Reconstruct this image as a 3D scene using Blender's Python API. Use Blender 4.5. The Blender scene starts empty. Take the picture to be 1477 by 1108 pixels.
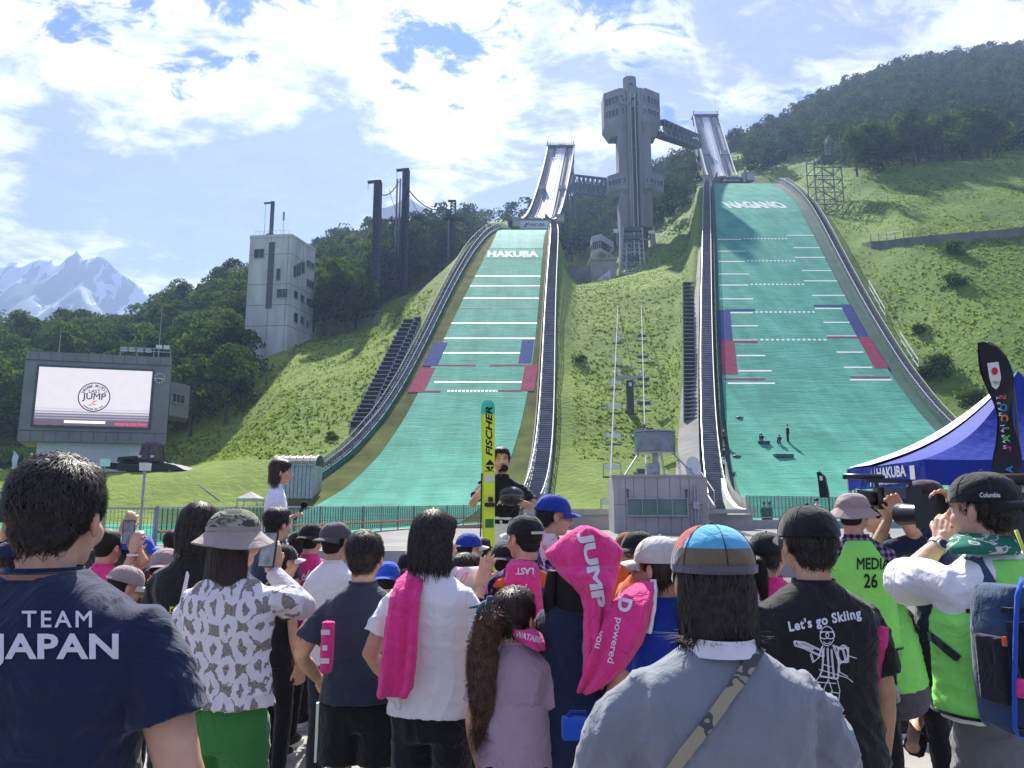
import bpy,bmesh,math,random
import numpy as np
from mathutils import Vector,Matrix,noise,Euler
from mathutils.bvhtree import BVHTree
random.seed(7);np.random.seed(7)
R=math.radians
SC=bpy.context.scene
COL=SC.collection
# camera
FPX,PITCH=1100.0,R(9.6)
CAM=(0.0,0.0,1.6)
cd=bpy.data.cameras.new('camera');cam=bpy.data.objects.new('camera',cd);COL.objects.link(cam)
cam.location=CAM;cam.rotation_euler=(R(90)+PITCH,0,0)
cd.sensor_width=36;cd.lens=36*FPX/1477;cd.clip_end=12000;cd.clip_start=.05
SC.camera=cam
CP,SP=math.cos(PITCH),math.sin(PITCH)
def ray(px,py):
 x=(px-738.5)/FPX;y=(554-py)/FPX
 return Vector((x,CP-y*SP,SP+y*CP))
def at(px,py,Y):
 d=ray(px,py);t=Y/d.y
 return Vector((d.x*t,Y,CAM[2]+d.z*t))
def atz(px,py,Z):
 d=ray(px,py);t=(Z-CAM[2])/d.z
 return Vector((d.x*t,d.y*t,Z))
def ratio(py):
 d=ray(738.5,py);return d.z/d.y
def project(P):
 X,Y,Z=P[...,0],P[...,1],P[...,2]-CAM[2]
 dep=Y*CP+Z*SP;up=-Y*SP+Z*CP
 dep=np.maximum(dep,.01)
 return 738.5+FPX*X/dep,554-FPX*up/dep
# light
SUN_EL,SUN_AZ=R(48),R(-7)
sl=bpy.data.lights.new('sun','SUN');so=bpy.data.objects.new('sun',sl);COL.objects.link(so)
sl.energy=4.2;sl.angle=R(0.9);sl.color=(1,.95,.86)
sdir=Vector((math.sin(SUN_AZ)*math.cos(SUN_EL),math.cos(SUN_AZ)*math.cos(SUN_EL),math.sin(SUN_EL)))
so.rotation_euler=(-sdir).to_track_quat('-Z','Y').to_euler()
SC.view_settings.view_transform='Standard';SC.view_settings.look='None'
SC.view_settings.exposure=1.5;SC.view_settings.gamma=1
SC.render.film_transparent=False
SC.cycles.use_denoising=True
SC.cycles.max_bounces=6;SC.cycles.diffuse_bounces=3;SC.cycles.transparent_max_bounces=12
SC.cycles.volume_bounces=0;SC.cycles.volume_step_rate=4
w=bpy.data.worlds.new('World');SC.world=w;w.use_nodes=True
def world_nodes():
 nt=w.node_tree;N=nt.nodes;L=nt.links;N.clear()
 def n(t,**k):
  o=N.new(t)
  for a,b in k.items():setattr(o,a,b)
  return o
 def mth(op,a,b=None,c=None,clamp=False):
  m=n('ShaderNodeMath',operation=op);m.use_clamp=clamp
  for i,v in enumerate((a,b,c)):
   if v is None:continue
   if isinstance(v,(int,float)):m.inputs[i].default_value=v
   else:L.new(v,m.inputs[i])
  return m.outputs[0]
 def vm(op,a,b):
  m=n('ShaderNodeVectorMath',operation=op)
  for i,v in enumerate((a,b)):
   if isinstance(v,(tuple,Vector)):m.inputs[i].default_value=v
   else:L.new(v,m.inputs[i])
  return m
 sky=n('ShaderNodeTexSky');sky.sky_type='NISHITA';sky.sun_disc=False
 sky.sun_elevation=SUN_EL;sky.sun_rotation=SUN_AZ;sky.altitude=700
 sky.air_density=1.3;sky.dust_density=.6;sky.ozone_density=2.5
 tc=n('ShaderNodeTexCoord');g=tc.outputs['Generated']
 sep=n('ShaderNodeSeparateXYZ');L.new(g,sep.inputs[0])
 z=mth('ADD',mth('MAXIMUM',sep.outputs[2],0.0),.22)
 comb=n('ShaderNodeCombineXYZ')
 L.new(mth('DIVIDE',sep.outputs[0],z),comb.inputs[0]);L.new(mth('DIVIDE',sep.outputs[1],z),comb.inputs[1])
 rot=n('ShaderNodeMapping');rot.inputs['Rotation'].default_value=(0,0,R(-30));rot.inputs['Scale'].default_value=(1.0,1.35,1)
 rot.inputs['Location'].default_value=(3.3,1.7,0)
 L.new(comb.outputs[0],rot.inputs[0])
 def fbm(scale,det,rough,dist,off=0):
  t=n('ShaderNodeTexNoise');t.inputs['Scale'].default_value=scale;t.inputs['Detail'].default_value=det
  t.inputs['Roughness'].default_value=rough;t.inputs['Distortion'].default_value=dist
  if off:
   a=vm('ADD',rot.outputs[0],(off,off*.7,off*1.3));L.new(a.outputs[0],t.inputs['Vector'])
  else:L.new(rot.outputs[0],t.inputs['Vector'])
  return t.outputs['Fac']
 d1=fbm(2.9,10,.62,.5);d2=fbm(9.5,9,.65,.9,5.1)
 shade=fbm(3.4,8,.58,.4,11.3)
 dens=mth('ADD',d1,mth('MULTIPLY',mth('SUBTRACT',d2,.5),.78))
 def lobe(px,py,width,amp):
  v=ray(px,py).normalized();dt=vm('DOT_PRODUCT',g,tuple(v))
  a=mth('MULTIPLY',mth('SUBTRACT',dt.outputs['Value'],1.0),1.0/(width*width))
  return mth('MULTIPLY',mth('EXPONENT',a),amp)
 tot=dens
 for px,py,wd,am in((265,95,.085,-.24),(345,40,.055,-.14),(640,95,.06,-.24),(520,150,.04,-.12),(905,30,.08,-.12),(640,30,.05,-.1),(60,110,.12,.16),(330,190,.10,.12),(480,170,.05,.12),(800,130,.12,.16),(400,330,.16,.22),(250,260,.1,.14),(90,330,.12,.08),(560,20,.06,.12),(1330,30,.16,.16),(1080,120,.14,.06),(620,260,.15,.15)):
  tot=mth('ADD',tot,lobe(px,py,wd,am))
 mr=n('ShaderNodeMapRange');mr.interpolation_type='SMOOTHSTEP';L.new(tot,mr.inputs[0])
 mr.inputs[1].default_value=.44;mr.inputs[2].default_value=.57
 cov=mr.outputs[0]
 cs=mth('ADD',tot,mth('MULTIPLY',mth('SUBTRACT',shade,.5),1.35))
 for px,py,wd,am in((960,60,.12,.20),(1080,110,.10,.16),(330,200,.07,.08),(760,240,.07,.06),(120,230,.09,.08),(200,60,.05,.06),(640,190,.06,-.10),(850,130,.04,-.12),(90,60,.06,-.08),(1400,20,.08,-.12)):cs=mth('ADD',cs,lobe(px,py,wd,am))
 core=n('ShaderNodeMapRange');core.interpolation_type='SMOOTHSTEP'
 L.new(cs,core.inputs[0])
 core.inputs[1].default_value=.585;core.inputs[2].default_value=.92
 tex=mth('ADD',mth('MULTIPLY',d2,.7),.65)
 glow=mth('MULTIPLY',tex,mth('ADD',lobe(640,120,.45,.40),.75))
 cc=n('ShaderNodeMix',data_type='RGBA');L.new(core.outputs[0],cc.inputs['Factor'])
 cc.inputs['A'].default_value=(2.9,2.9,2.92,1);cc.inputs['B'].default_value=(.86,.97,1.5,1)
 sc=vm('SCALE',cc.outputs['Result'],(0,0,0));L.new(glow,sc.inputs['Scale'])
 skc=n('ShaderNodeMix',data_type='RGBA',blend_type='MULTIPLY');skc.inputs['Factor'].default_value=1
 L.new(sky.outputs[0],skc.inputs['A']);skc.inputs['B'].default_value=(.07,.115,.42,1)
 mx=n('ShaderNodeMix',data_type='RGBA');L.new(mth('MULTIPLY',cov,.96),mx.inputs['Factor'])
 L.new(skc.outputs['Result'],mx.inputs['A']);L.new(sc.outputs[0],mx.inputs['B'])
 hz=n('ShaderNodeMapRange');L.new(sep.outputs[2],hz.inputs[0]);hz.inputs[1].default_value=.0;hz.inputs[2].default_value=.45
 hz.inputs[3].default_value=.35;hz.inputs[4].default_value=0
 mh=n('ShaderNodeMix',data_type='RGBA');L.new(hz.outputs[0],mh.inputs['Factor']);L.new(mx.outputs['Result'],mh.inputs['A'])
 mh.inputs['B'].default_value=(.8,1.08,1.8,1)
 bg=n('ShaderNodeBackground');bg.inputs['Strength'].default_value=.15;L.new(mh.outputs['Result'],bg.inputs['Color'])
 out=n('ShaderNodeOutputWorld');L.new(bg.outputs[0],out.inputs['Surface'])
world_nodes()
# materials
MATS={}
def mat(name,col,rough=.7,metal=0,var=.15,scale=3.,bump=.0,bscale=40.,aniso=None,spec=.3,sss=0,emit=None,col2=None,alpha=None,coord='Object',detail=5,trans=0,sheen=0):
 """procedural material: colour broken by two octaves of noise, fine relief through bump"""
 if name in MATS:return MATS[name]
 m=bpy.data.materials.new(name);m.use_nodes=True;nt=m.node_tree;N=nt.nodes;L=nt.links
 b=N['Principled BSDF'];b.inputs['Roughness'].default_value=rough;b.inputs['Metallic'].default_value=metal
 b.inputs['Specular IOR Level'].default_value=spec
 tc=N.new('ShaderNodeTexCoord');mp=N.new('ShaderNodeMapping');L.new(tc.outputs[coord],mp.inputs[0])
 if aniso:mp.inputs['Scale'].default_value=aniso
 t=N.new('ShaderNodeTexNoise');t.inputs['Scale'].default_value=scale;t.inputs['Detail'].default_value=detail
 L.new(mp.outputs[0],t.inputs['Vector'])
 cr=N.new('ShaderNodeValToRGB');L.new(t.outputs['Fac'],cr.inputs[0])
 c2=col2 if col2 else tuple(min(1,c*(1+var))for c in col)
 c1=col if col2 else tuple(c*(1-var)for c in col)
 cr.color_ramp.elements[0].position=.32;cr.color_ramp.elements[1].position=.68
 cr.color_ramp.elements[0].color=(*c1,1);cr.color_ramp.elements[1].color=(*c2,1)
 L.new(cr.outputs[0],b.inputs['Base Color'])
 if bump:
  t2=N.new('ShaderNodeTexNoise');t2.inputs['Scale'].default_value=bscale;t2.inputs['Detail'].default_value=4
  L.new(mp.outputs[0],t2.inputs['Vector'])
  bp=N.new('ShaderNodeBump');bp.inputs['Strength'].default_value=bump;bp.inputs['Distance'].default_value=.6/bscale
  L.new(t2.outputs['Fac'],bp.inputs['Height']);L.new(bp.outputs[0],b.inputs['Normal'])
 if sss:
  b.inputs['Subsurface Weight'].default_value=sss;b.inputs['Subsurface Radius'].default_value=(.02,.008,.004)
  b.inputs['Subsurface Scale'].default_value=.6
 if trans:
  b.inputs['Transmission Weight'].default_value=trans
 if sheen:
  b.inputs['Sheen Weight'].default_value=sheen;b.inputs['Sheen Roughness'].default_value=.5
 if emit:
  L.new(cr.outputs[0],b.inputs['Emission Color']);b.inputs['Emission Strength'].default_value=emit
 if alpha is not None:b.inputs['Alpha'].default_value=alpha
 MATS[name]=m;return m
# mesh helpers
class MB:
 def __init__(s):s.v=[];s.f=[];s.mi=[];s.cur=0
 def add(s,vs,fs):
  o=len(s.v);s.v+=[tuple(v)for v in vs];s.f+=[tuple(i+o for i in f)for f in fs];s.mi+=[s.cur]*len(fs);return s
 def box(s,c,d,M=None):
  c=Vector(c);hx,hy,hz=d[0]/2,d[1]/2,d[2]/2
  vs=[Vector((x*hx,y*hy,z*hz))for x in(-1,1)for y in(-1,1)for z in(-1,1)]
  if M is not None:vs=[M@v for v in vs]
  return s.add([v+c for v in vs],[(0,1,3,2),(4,6,7,5),(0,4,5,1),(2,3,7,6),(0,2,6,4),(1,5,7,3)])
 def hull8(s,lo,hi):
  return s.add(list(lo)+list(hi),[(3,2,1,0),(4,5,6,7),(0,1,5,4),(1,2,6,5),(2,3,7,6),(3,0,4,7)])
 def bar(s,a,b,w,h=None,up=(0,0,1)):
  a=Vector(a);b=Vector(b);h=h or w;d=(b-a)
  if d.length<1e-6:return s
  d.normalize();u=Vector(up)
  if abs(d.dot(u))>.98:u=Vector((0,1,0))
  x=d.cross(u).normalized()*w/2;y=x.cross(d).normalized()*h/2
  return s.hull8([a-x-y,a+x-y,a+x+y,a-x+y],[b-x-y,b+x-y,b+x+y,b-x+y])
 def tube(s,pts,r,n=8,cap=True):
  pts=[Vector(p)for p in pts];k=len(pts);rr=r if isinstance(r,(list,tuple))else[r]*k
  o=len(s.v);prev=None
  for i,p in enumerate(pts):
   t=(pts[min(i+1,k-1)]-pts[max(i-1,0)]).normalized()
   if prev is None:
    u=Vector((0,0,1))if abs(t.z)<.9 else Vector((1,0,0));x=t.cross(u).normalized()
   else:x=(prev-t*prev.dot(t)).normalized()
   prev=x;y=t.cross(x)
   for j in range(n):
    a=2*math.pi*j/n;s.v.append(tuple(p+(x*math.cos(a)+y*math.sin(a))*rr[i]))
  for i in range(k-1):
   for j in range(n):
    s.f.append((o+i*n+j,o+i*n+(j+1)%n,o+(i+1)*n+(j+1)%n,o+(i+1)*n+j));s.mi.append(s.cur)
  if cap:
   s.f.append(tuple(o+j for j in reversed(range(n))));s.f.append(tuple(o+(k-1)*n+j for j in range(n)));s.mi+=[s.cur]*2
  return s
 def rings(s,rings,cap=True,close=True):
  n=len(rings[0]);o=len(s.v)
  for r in rings:s.v+=[tuple(p)for p in r]
  for i in range(len(rings)-1):
   for j in range(n if close else n-1):
    s.f.append((o+i*n+j,o+i*n+(j+1)%n,o+(i+1)*n+(j+1)%n,o+(i+1)*n+j));s.mi.append(s.cur)
  if cap:
   s.f.append(tuple(o+j for j in reversed(range(n))));s.f.append(tuple(o+(len(rings)-1)*n+j for j in range(n)));s.mi+=[s.cur]*2
  return s
 def ball(s,c,r,n=12,m=8,M=None):
  c=Vector(c);r=(r,r,r)if isinstance(r,(int,float))else r
  vs=[];fs=[]
  for i in range(m+1):
   th=math.pi*i/m
   for j in range(n):
    ph=2*math.pi*j/n
    v=Vector((r[0]*math.sin(th)*math.cos(ph),r[1]*math.sin(th)*math.sin(ph),r[2]*math.cos(th)))
    if M is not None:v=M@v
    vs.append(v+c)
  for i in range(m):
   for j in range(n):
    fs.append((i*n+j,(i+1)*n+j,(i+1)*n+(j+1)%n,i*n+(j+1)%n))
  return s.add(vs,fs)
 def grid(s,P,close=False):
  n=len(P[0]);o=len(s.v)
  for r in P:s.v+=[tuple(p)for p in r]
  for i in range(len(P)-1):
   for j in range(n-1):s.f.append((o+i*n+j,o+i*n+j+1,o+(i+1)*n+j+1,o+(i+1)*n+j));s.mi.append(s.cur)
  return s
 def mesh(s,name,smooth=False):
  me=bpy.data.meshes.new(name);me.from_pydata(s.v,[],s.f);me.validate()
  if smooth:me.polygons.foreach_set('use_smooth',[True]*len(me.polygons))
  if any(s.mi)and len(s.mi)==len(me.polygons):me.polygons.foreach_set('material_index',s.mi)
  me.update();return me
 def build(s,name,m,parent=None,smooth=False,**tags):
  return obj(name,s.mesh(name,smooth),m,parent,**tags)
def obj(name,me,m,parent=None,loc=None,**tags):
 o=bpy.data.objects.new(name,me);COL.objects.link(o)
 if me is not None and m is not None and not me.materials:
  for q in(m if isinstance(m,(list,tuple))else[m]):me.materials.append(q)
 if parent is not None:o.parent=parent
 if loc is not None:o.location=loc
 for k,v in tags.items():o[k]=v
 return o
def thing(name,label,cat,loc=(0,0,0),rz=0,group=None):
 o=bpy.data.objects.new(name,None);COL.objects.link(o);o.empty_display_size=.1
 o.location=loc;o.rotation_euler=(0,0,rz);o['label']=label;o['category']=cat
 if group:o['group']=group
 return o
def tag(o,label,cat,group=None):
 o['label']=label;o['category']=cat
 if group:o['group']=group
 return o
def copy_tree(o,parent=None):
 c=o.copy();COL.objects.link(c);c.parent=parent
 for ch in list(o.children):copy_tree(ch,c)
 return c
def shift(o,loc,rz=0,sc=1,label=None):
 o.location=loc;o.rotation_euler=(0,0,rz);o.scale=(sc,sc,sc)if isinstance(sc,(int,float))else sc
 if label:o['label']=label
 return o
def text_mesh(s,size=1,offset=0,extrude=0,align='CENTER',shear=0,space=1,seg=None):
 cu=bpy.data.curves.new('t','FONT');cu.body=s;cu.size=size;cu.offset=offset;cu.extrude=extrude
 cu.align_x=align;cu.shear=shear;cu.space_character=space;cu.resolution_u=3;cu.fill_mode='BOTH' if extrude else 'FRONT'
 o=bpy.data.objects.new('t',cu);COL.objects.link(o);dg=bpy.context.evaluated_depsgraph_get();dg.update()
 me=bpy.data.meshes.new_from_object(o.evaluated_get(dg));bpy.data.objects.remove(o);bpy.data.curves.remove(cu)
 me.materials.clear()
 if 'M' in s and offset:
  bm=bmesh.new();bm.from_mesh(me);bm.verts.ensure_lookup_table();seen=set()
  for v in list(bm.verts):
   if not v.is_valid or v in seen:continue
   st=[v];comp={v}
   while st:
    for e in st.pop().link_edges:
     for w_ in e.verts:
      if w_ not in comp:comp.add(w_);st.append(w_)
   seen|=comp;c=sorted(comp,key=lambda q:q.index);t_=.13*size
   if len(c)==15 and(c[1].co-c[2].co).length<t_ and(c[5].co-c[6].co).length<t_:
    P=[q.co.copy()for q in c];P=[P[0],(P[1]+P[2])/2,P[3],P[4],(P[5]+P[6])/2]+P[7:];nv=[bm.verts.new(q)for q in P];bm.faces.new(nv);bm.verts.index_update();seen|=set(nv);bmesh.ops.delete(bm,geom=list(comp),context='VERTS')
  bm.to_mesh(me);bm.free()
 return me
# terrain
def prof(pts):
 a=np.array(pts,float)
 return a[:,0],a[:,1]
PL=prof([(-20,.6),(46,.6),(52,.9),(58,1.9),(64,3.6),(72,6.9),(80,11.2),(88,16.2),(96,21.6),(105,27.8),(120,38.3),(135,48.7),(145,55.0),(152,59.0),(160,63.0),(166,65.4),(172,67.3),(180,68.6),(240,70)])
PR=prof([(-20,.6),(46,.6),(52,.9),(58,2.0),(64,3.9),(72,7.4),(80,12.0),(88,17.4),(96,23.3),(105,30.0),(120,41.2),(135,52.5),(150,63.4),(160,69.9),(170,76.0),(180,81.8),(190,87.4),(197,90.7),(205,92.0),(280,96)])
def smooth_prof(p):
 y=np.arange(-20,241,.5);z=np.interp(y,*p);k=np.hanning(15);k/=k.sum()
 zz=np.convolve(np.pad(z,7,mode='edge'),k,'valid');return y,zz
PL=smooth_prof(PL);PR=smooth_prof(PR)
fL=lambda Y:np.interp(Y,*PL)
fR=lambda Y:np.interp(Y,*PR)
def ysolve(P,py):
 y,z=P;r=ratio(py);g=(z-CAM[2])-r*y
 ok=np.where((g[:-1]<0)&(g[1:]>=0)&(y[:-1]>20))[0]
 if len(ok)==0:
  m=(y>40)&(y<215);i=np.argmax(np.where(m,(z-CAM[2])/np.maximum(y,1),-9));return y[i]
 i=ok[0];t=-g[i]/(g[i+1]-g[i]);return y[i]+t*.5
EL_out=[(321,742),(328,719),(355,692),(393,665),(450,638),(491,619),(535,595),(584,567),(625,538),(654,509),(680,480),(705,440),(722,405)]
EL_in=[(331,722),(345,710),(372,700),(423,676),(449,653),(491,642),(567,604),(619,575),(668,538),(700,504),(722,474)]
ER_in=[(331,789),(372,783),(420,769),(443,777),(524,770),(567,763),(628,749),(657,740),(722,712)]
ER_in=[(331,787),(380,781),(443,776),(524,769),(567,762),(628,747),(675,730),(722,708)]
ER_out=[(321,793),(380,789),(440,783),(527,779),(628,771),(691,762),(722,752)]
QL_out=[(258,1027),(300,1028),(400,1031),(512,1034),(600,1040),(640,1042),(690,1047),(722,1062)]
QL_in=[(258,1030),(300,1032),(400,1035),(512,1040),(600,1046),(640,1049),(690,1057),(722,1078)]
QR_in=[(258,1085),(261,1109),(285,1141),(325,1165),(362,1189),(436,1221),(487,1250),(512,1266),(533,1280),(568,1305),(612,1343),(650,1378),(690,1430),(722,1480)]
QR_out=[(252,1095),(258,1117),(280,1149),(318,1176),(355,1201),(430,1235),(487,1262),(512,1281),(533,1294),(568,1320),(607,1365),(650,1400),(690,1450),(722,1510)]
def ex(e,py):
 a=np.array(e,float);return np.interp(py,a[:,0],a[:,1])
def edge_world(P,e,rows):
 out=[]
 for py in rows:
  Y=ysolve(P,py);out.append(at(float(ex(e,py)),py,Y))
 out=sorted(out,key=lambda v:v.y);y=np.array([v.y for v in out]);x=np.array([v.x for v in out])
 c=np.polyfit(y,x,4);return c,y.min(),y.max()
rowsL=np.arange(334,722,3.);rowsR=np.arange(262,722,3.)
def mkedge(P,e,rows):
 c,a,b=edge_world(P,e,rows)
 da,db=np.polyval(np.polyder(c),a),np.polyval(np.polyder(c),b)
 def f(Y):
  Y=np.asarray(Y,float);yc=np.clip(Y,a,b)
  return np.polyval(c,yc)+np.where(Y>b,(Y-b)*np.clip(db,-.2,.2),0)+np.where(Y<a,(Y-a)*np.clip(da,-.5,.5),0)
 return f
xLo,xLi,xRi,xRo=[mkedge(PL,e,rowsL)for e in(EL_out,EL_in,ER_in,ER_out)]
qLo,qLi,qRi,qRo=[mkedge(PR,e,rowsR)for e in(QL_out,QL_in,QR_in,QR_out)]
def u_of(px,py):
 d=ray(px,py);return d.x/d.y
BZ=lambda py,Y:CAM[2]+ratio(py)*Y
cols=[(u_of(-900,700),[(0,.6),(52,.6),(64,5),(95,5.5),(120,12),(200,45),(270,52),(400,10),(600,-1)]),(u_of(0,600),[(0,.6),(52,.6),(64,5.2),(95,5.8),(112,11),(150,27),(200,43),(260,50),(400,10),(600,-1)]),(u_of(200,600),[(0,.6),(52,.6),(64,5.2),(95,5.8),(112,12),(150,29),(200,46),(260,57),(400,20),(600,-1)]),(u_of(300,600),[(0,.6),(52,.6),(64,5.2),(78,6.2),(95,12),(110,18.5),(150,37),(200,54),(260,68),(400,30),(600,-1)]),(u_of(410,520),[(0,.6),(52,.6),(64,5.0),(72,7.5),(90,16),(108,24),(118,27),(150,40),(200,61),(270,89),(400,70),(600,0)]),(u_of(520,480),[(0,.6),(50,.6),(60,3.2),(75,9),(100,21.5),(128,33.6),(150,42),(200,66),(270,101),(400,80),(600,0)]),(u_of(600,440),[(0,.6),(50,.6),(60,3),(75,9),(100,23),(130,38),(150,47),(200,73),(280,111),(400,100),(600,20)]),(u_of(740,320),[(0,.6),(50,.6),(60,2.6),(75,8),(100,22.5),(130,40),(150,46),(190,60),(300,124),(400,128),(600,60)]),(u_of(870,400),[(0,.6),(50,.6),(60,2.2),(75,7.2),(100,22),(128,40),(150,48),(190,59.5),(215,72),(310,134),(400,150),(600,100)]),(u_of(970,400),[(0,.6),(50,.6),(60,2.2),(75,7.2),(100,22),(130,41.5),(165,58),(200,81),(300,142),(400,170),(600,140)]),(u_of(1050,300),[(0,.6),(50,.6),(60,2.2),(75,8),(100,25),(130,46),(165,70),(200,90),(300,150),(400,185),(600,180)]),(u_of(1180,250),[(0,.6),(50,.6),(60,3),(75,10),(100,29),(130,52),(165,76.5),(200,98),(250,128),(350,200),(450,235),(600,240)]),(u_of(1300,250),[(0,.6),(50,.6),(60,4),(75,12.5),(100,32),(130,55),(165,80),(200,101),(250,138),(350,215),(420,262),(600,270)]),(u_of(1477,250),[(0,.6),(50,.6),(60,5),(75,14),(100,34),(130,57),(165,82),(200,102),(250,141),(350,222),(430,281),(600,290)]),(u_of(2300,250),[(0,.6),(50,.6),(60,5),(75,14),(100,34),(130,57),(165,82),(200,103),(250,141),(350,224),(430,284),(600,290)]),]
CU=np.array([c[0]for c in cols]);YG=np.arange(0,601,2.)
def _sm(z,n=9):
 k=np.hanning(n+2)[1:-1];k/=k.sum();return np.convolve(np.pad(z,n//2,mode='edge'),k,'valid')
CZ=np.array([_sm(np.interp(YG,*zip(*c[1])))for c in cols])
UG=np.linspace(CU[0],CU[-1],400)
TZ=np.array([[0.]])
TZ=np.stack([np.interp(UG,CU,CZ[:,k])for k in range(len(YG))],1)
_k=np.hanning(17)[1:-1];_k/=_k.sum()
TZ=np.apply_along_axis(lambda a:np.convolve(np.pad(a,7,mode='edge'),_k,'valid'),0,TZ)
def base_z(X,Y):
 X=np.asarray(X,float);Y=np.asarray(Y,float)
 u=np.clip(X/np.maximum(Y,1),UG[0],UG[-1]);fi=(u-UG[0])/(UG[1]-UG[0]);i=np.clip(fi.astype(int),0,len(UG)-2);fi=fi-i
 gj=np.clip(Y/2.,0,len(YG)-1.001);j=gj.astype(int);gj=gj-j
 return(TZ[i,j]*(1-fi)+TZ[i+1,j]*fi)*(1-gj)+(TZ[i,j+1]*(1-fi)+TZ[i+1,j+1]*fi)*gj
def sstep(a,b,x):t=np.clip((x-a)/(b-a),0,1);return t*t*(3-2*t)
def terr(X,Y):
 X=np.asarray(X,float);Y=np.asarray(Y,float);z=base_z(X,Y)
 for(a,b,f,yend,oo,wd)in((xLo,xRo,fL,172,1.4,(11,4)),(qLo,qRo,fR,197,1.4,(3.5,12))):
  A,B=a(Y)-oo,b(Y)+oo
  if wd[0]<5:A=A-1.6
  d1=np.where(X<A,(A-X)/wd[0],np.where(X>B,(X-B)/wd[1],0))
  ww=(1-sstep(0,1,d1))*(1-sstep(yend,yend+14,Y))*sstep(44,50,Y)
  z=z*(1-ww)+(f(Y)-.35)*ww
  inn=np.clip(1-np.maximum(A-X,X-B)/.8,0,1)*(Y<yend+2)
  z=np.where((Y>=40),z-.5*np.clip(inn,0,1)*sstep(46,60,Y),z)
 return z
def T(x,y):return float(terr(x,y))
def build_terrain():
 us=np.concatenate([np.linspace(-1.5,-.85,20,endpoint=False),np.linspace(-.85,.85,520),np.linspace(.86,1.5,20)])
 ys=np.concatenate([np.arange(21.5,60,1.),np.arange(60,210,.8),np.arange(210,420,3),np.arange(425,600,10)])
 U,Y=np.meshgrid(us,ys);X=U*Y;Z=terr(X,Y)
 nz=np.array([noise.noise(Vector((x*.12,y*.12,1.3)))*.55+noise.noise(Vector((x*.4,y*.4,5.3)))*.22 for x,y in zip(X.ravel(),Y.ravel())]).reshape(X.shape)
 amp=sstep(64,90,Y)
 Z=Z+nz*amp*.8
 n=len(us);V=np.stack([X,Y,Z],-1).reshape(-1,3)
 i=np.arange(len(ys)-1)[:,None]*n+np.arange(n-1)[None,:]
 F=np.stack([i,i+1,i+1+n,i+n],-1).reshape(-1,4)
 me=bpy.data.meshes.new('hillside');me.from_pydata(V.tolist(),[],F.tolist());me.polygons.foreach_set('use_smooth',[True]*len(F));me.update()
 m=bpy.data.materials.new('hill_grass');m.use_nodes=True;nt=m.node_tree;N=nt.nodes;L=nt.links;b=N['Principled BSDF']
 b.inputs['Roughness'].default_value=.9;b.inputs['Specular IOR Level'].default_value=.15
 tc=N.new('ShaderNodeTexCoord')
 def ns(s,d,rough=.6,sc=(1,1,1)):
  mp=N.new('ShaderNodeMapping');mp.inputs['Scale'].default_value=sc;L.new(tc.outputs['Object'],mp.inputs[0])
  t=N.new('ShaderNodeTexNoise');t.inputs['Scale'].default_value=s;t.inputs['Detail'].default_value=d;t.inputs['Roughness'].default_value=rough
  L.new(mp.outputs[0],t.inputs['Vector']);return t.outputs['Fac']
 def ramp(f,st):
  r=N.new('ShaderNodeValToRGB');L.new(f,r.inputs[0]);e=r.color_ramp.elements
  while len(e)<len(st):e.new(.5)
  for k,(p,c)in enumerate(st):e[k].position=p;e[k].color=(*c,1)
  return r.outputs[0]
 big=ramp(ns(.05,4),[(.3,(.13,.20,.03)),(.5,(.18,.25,.038)),(.7,(.25,.32,.052))])
 fine=ramp(ns(1.1,8,.75,(1,.6,1)),[(.3,(.6,.62,.6)),(.5,(.95,1,.9)),(.72,(1.4,1.35,1.2))])
 mx=N.new('ShaderNodeMix');mx.data_type='RGBA';mx.blend_type='MULTIPLY';mx.inputs['Factor'].default_value=.9
 L.new(big,mx.inputs['A']);L.new(fine,mx.inputs['B'])
 sp=N.new('ShaderNodeSeparateXYZ');L.new(tc.outputs['Object'],sp.inputs[0])
 mr=N.new('ShaderNodeMapRange');L.new(sp.outputs['Z'],mr.inputs[0]);mr.inputs[1].default_value=5.6;mr.inputs[2].default_value=7.5
 mown=ramp(ns(.35,6,.7),[(.3,(.13,.20,.03)),(.7,(.22,.30,.05))])
 mo=N.new('ShaderNodeMix');mo.data_type='RGBA';L.new(mr.outputs[0],mo.inputs['Factor']);L.new(mown,mo.inputs['A']);L.new(mx.outputs['Result'],mo.inputs['B'])
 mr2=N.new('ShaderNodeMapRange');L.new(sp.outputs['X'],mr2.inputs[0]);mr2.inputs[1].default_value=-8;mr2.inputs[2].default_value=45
 m2=N.new('ShaderNodeMix');m2.data_type='RGBA';L.new(mr2.outputs[0],m2.inputs['Factor']);m2.inputs['A'].default_value=(1,1,1,1);m2.inputs['B'].default_value=(.70,.80,.88,1)  # grass darker towards the right: longer growth, and cloud shade put into the colour
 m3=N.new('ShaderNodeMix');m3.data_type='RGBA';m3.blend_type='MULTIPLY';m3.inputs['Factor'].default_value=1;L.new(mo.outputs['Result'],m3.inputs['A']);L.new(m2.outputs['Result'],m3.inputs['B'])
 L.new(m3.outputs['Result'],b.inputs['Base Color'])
 bp=N.new('ShaderNodeBump');bp.inputs['Strength'].default_value=.9;bp.inputs['Distance'].default_value=.5
 L.new(ns(1.6,7,.7),bp.inputs['Height']);L.new(bp.outputs[0],b.inputs['Normal'])
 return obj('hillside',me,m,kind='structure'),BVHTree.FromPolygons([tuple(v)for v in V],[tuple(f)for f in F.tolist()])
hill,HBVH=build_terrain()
def ground(x,y):
 h=HBVH.ray_cast(Vector((x,y,400)),Vector((0,0,-1)))
 return h[0].z if h[0]is not None else 0.
M_plaza=mat('plaza_concrete',(.27,.26,.24),.8,var=.16,scale=1.2,bump=.25,bscale=30,detail=9)
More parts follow.
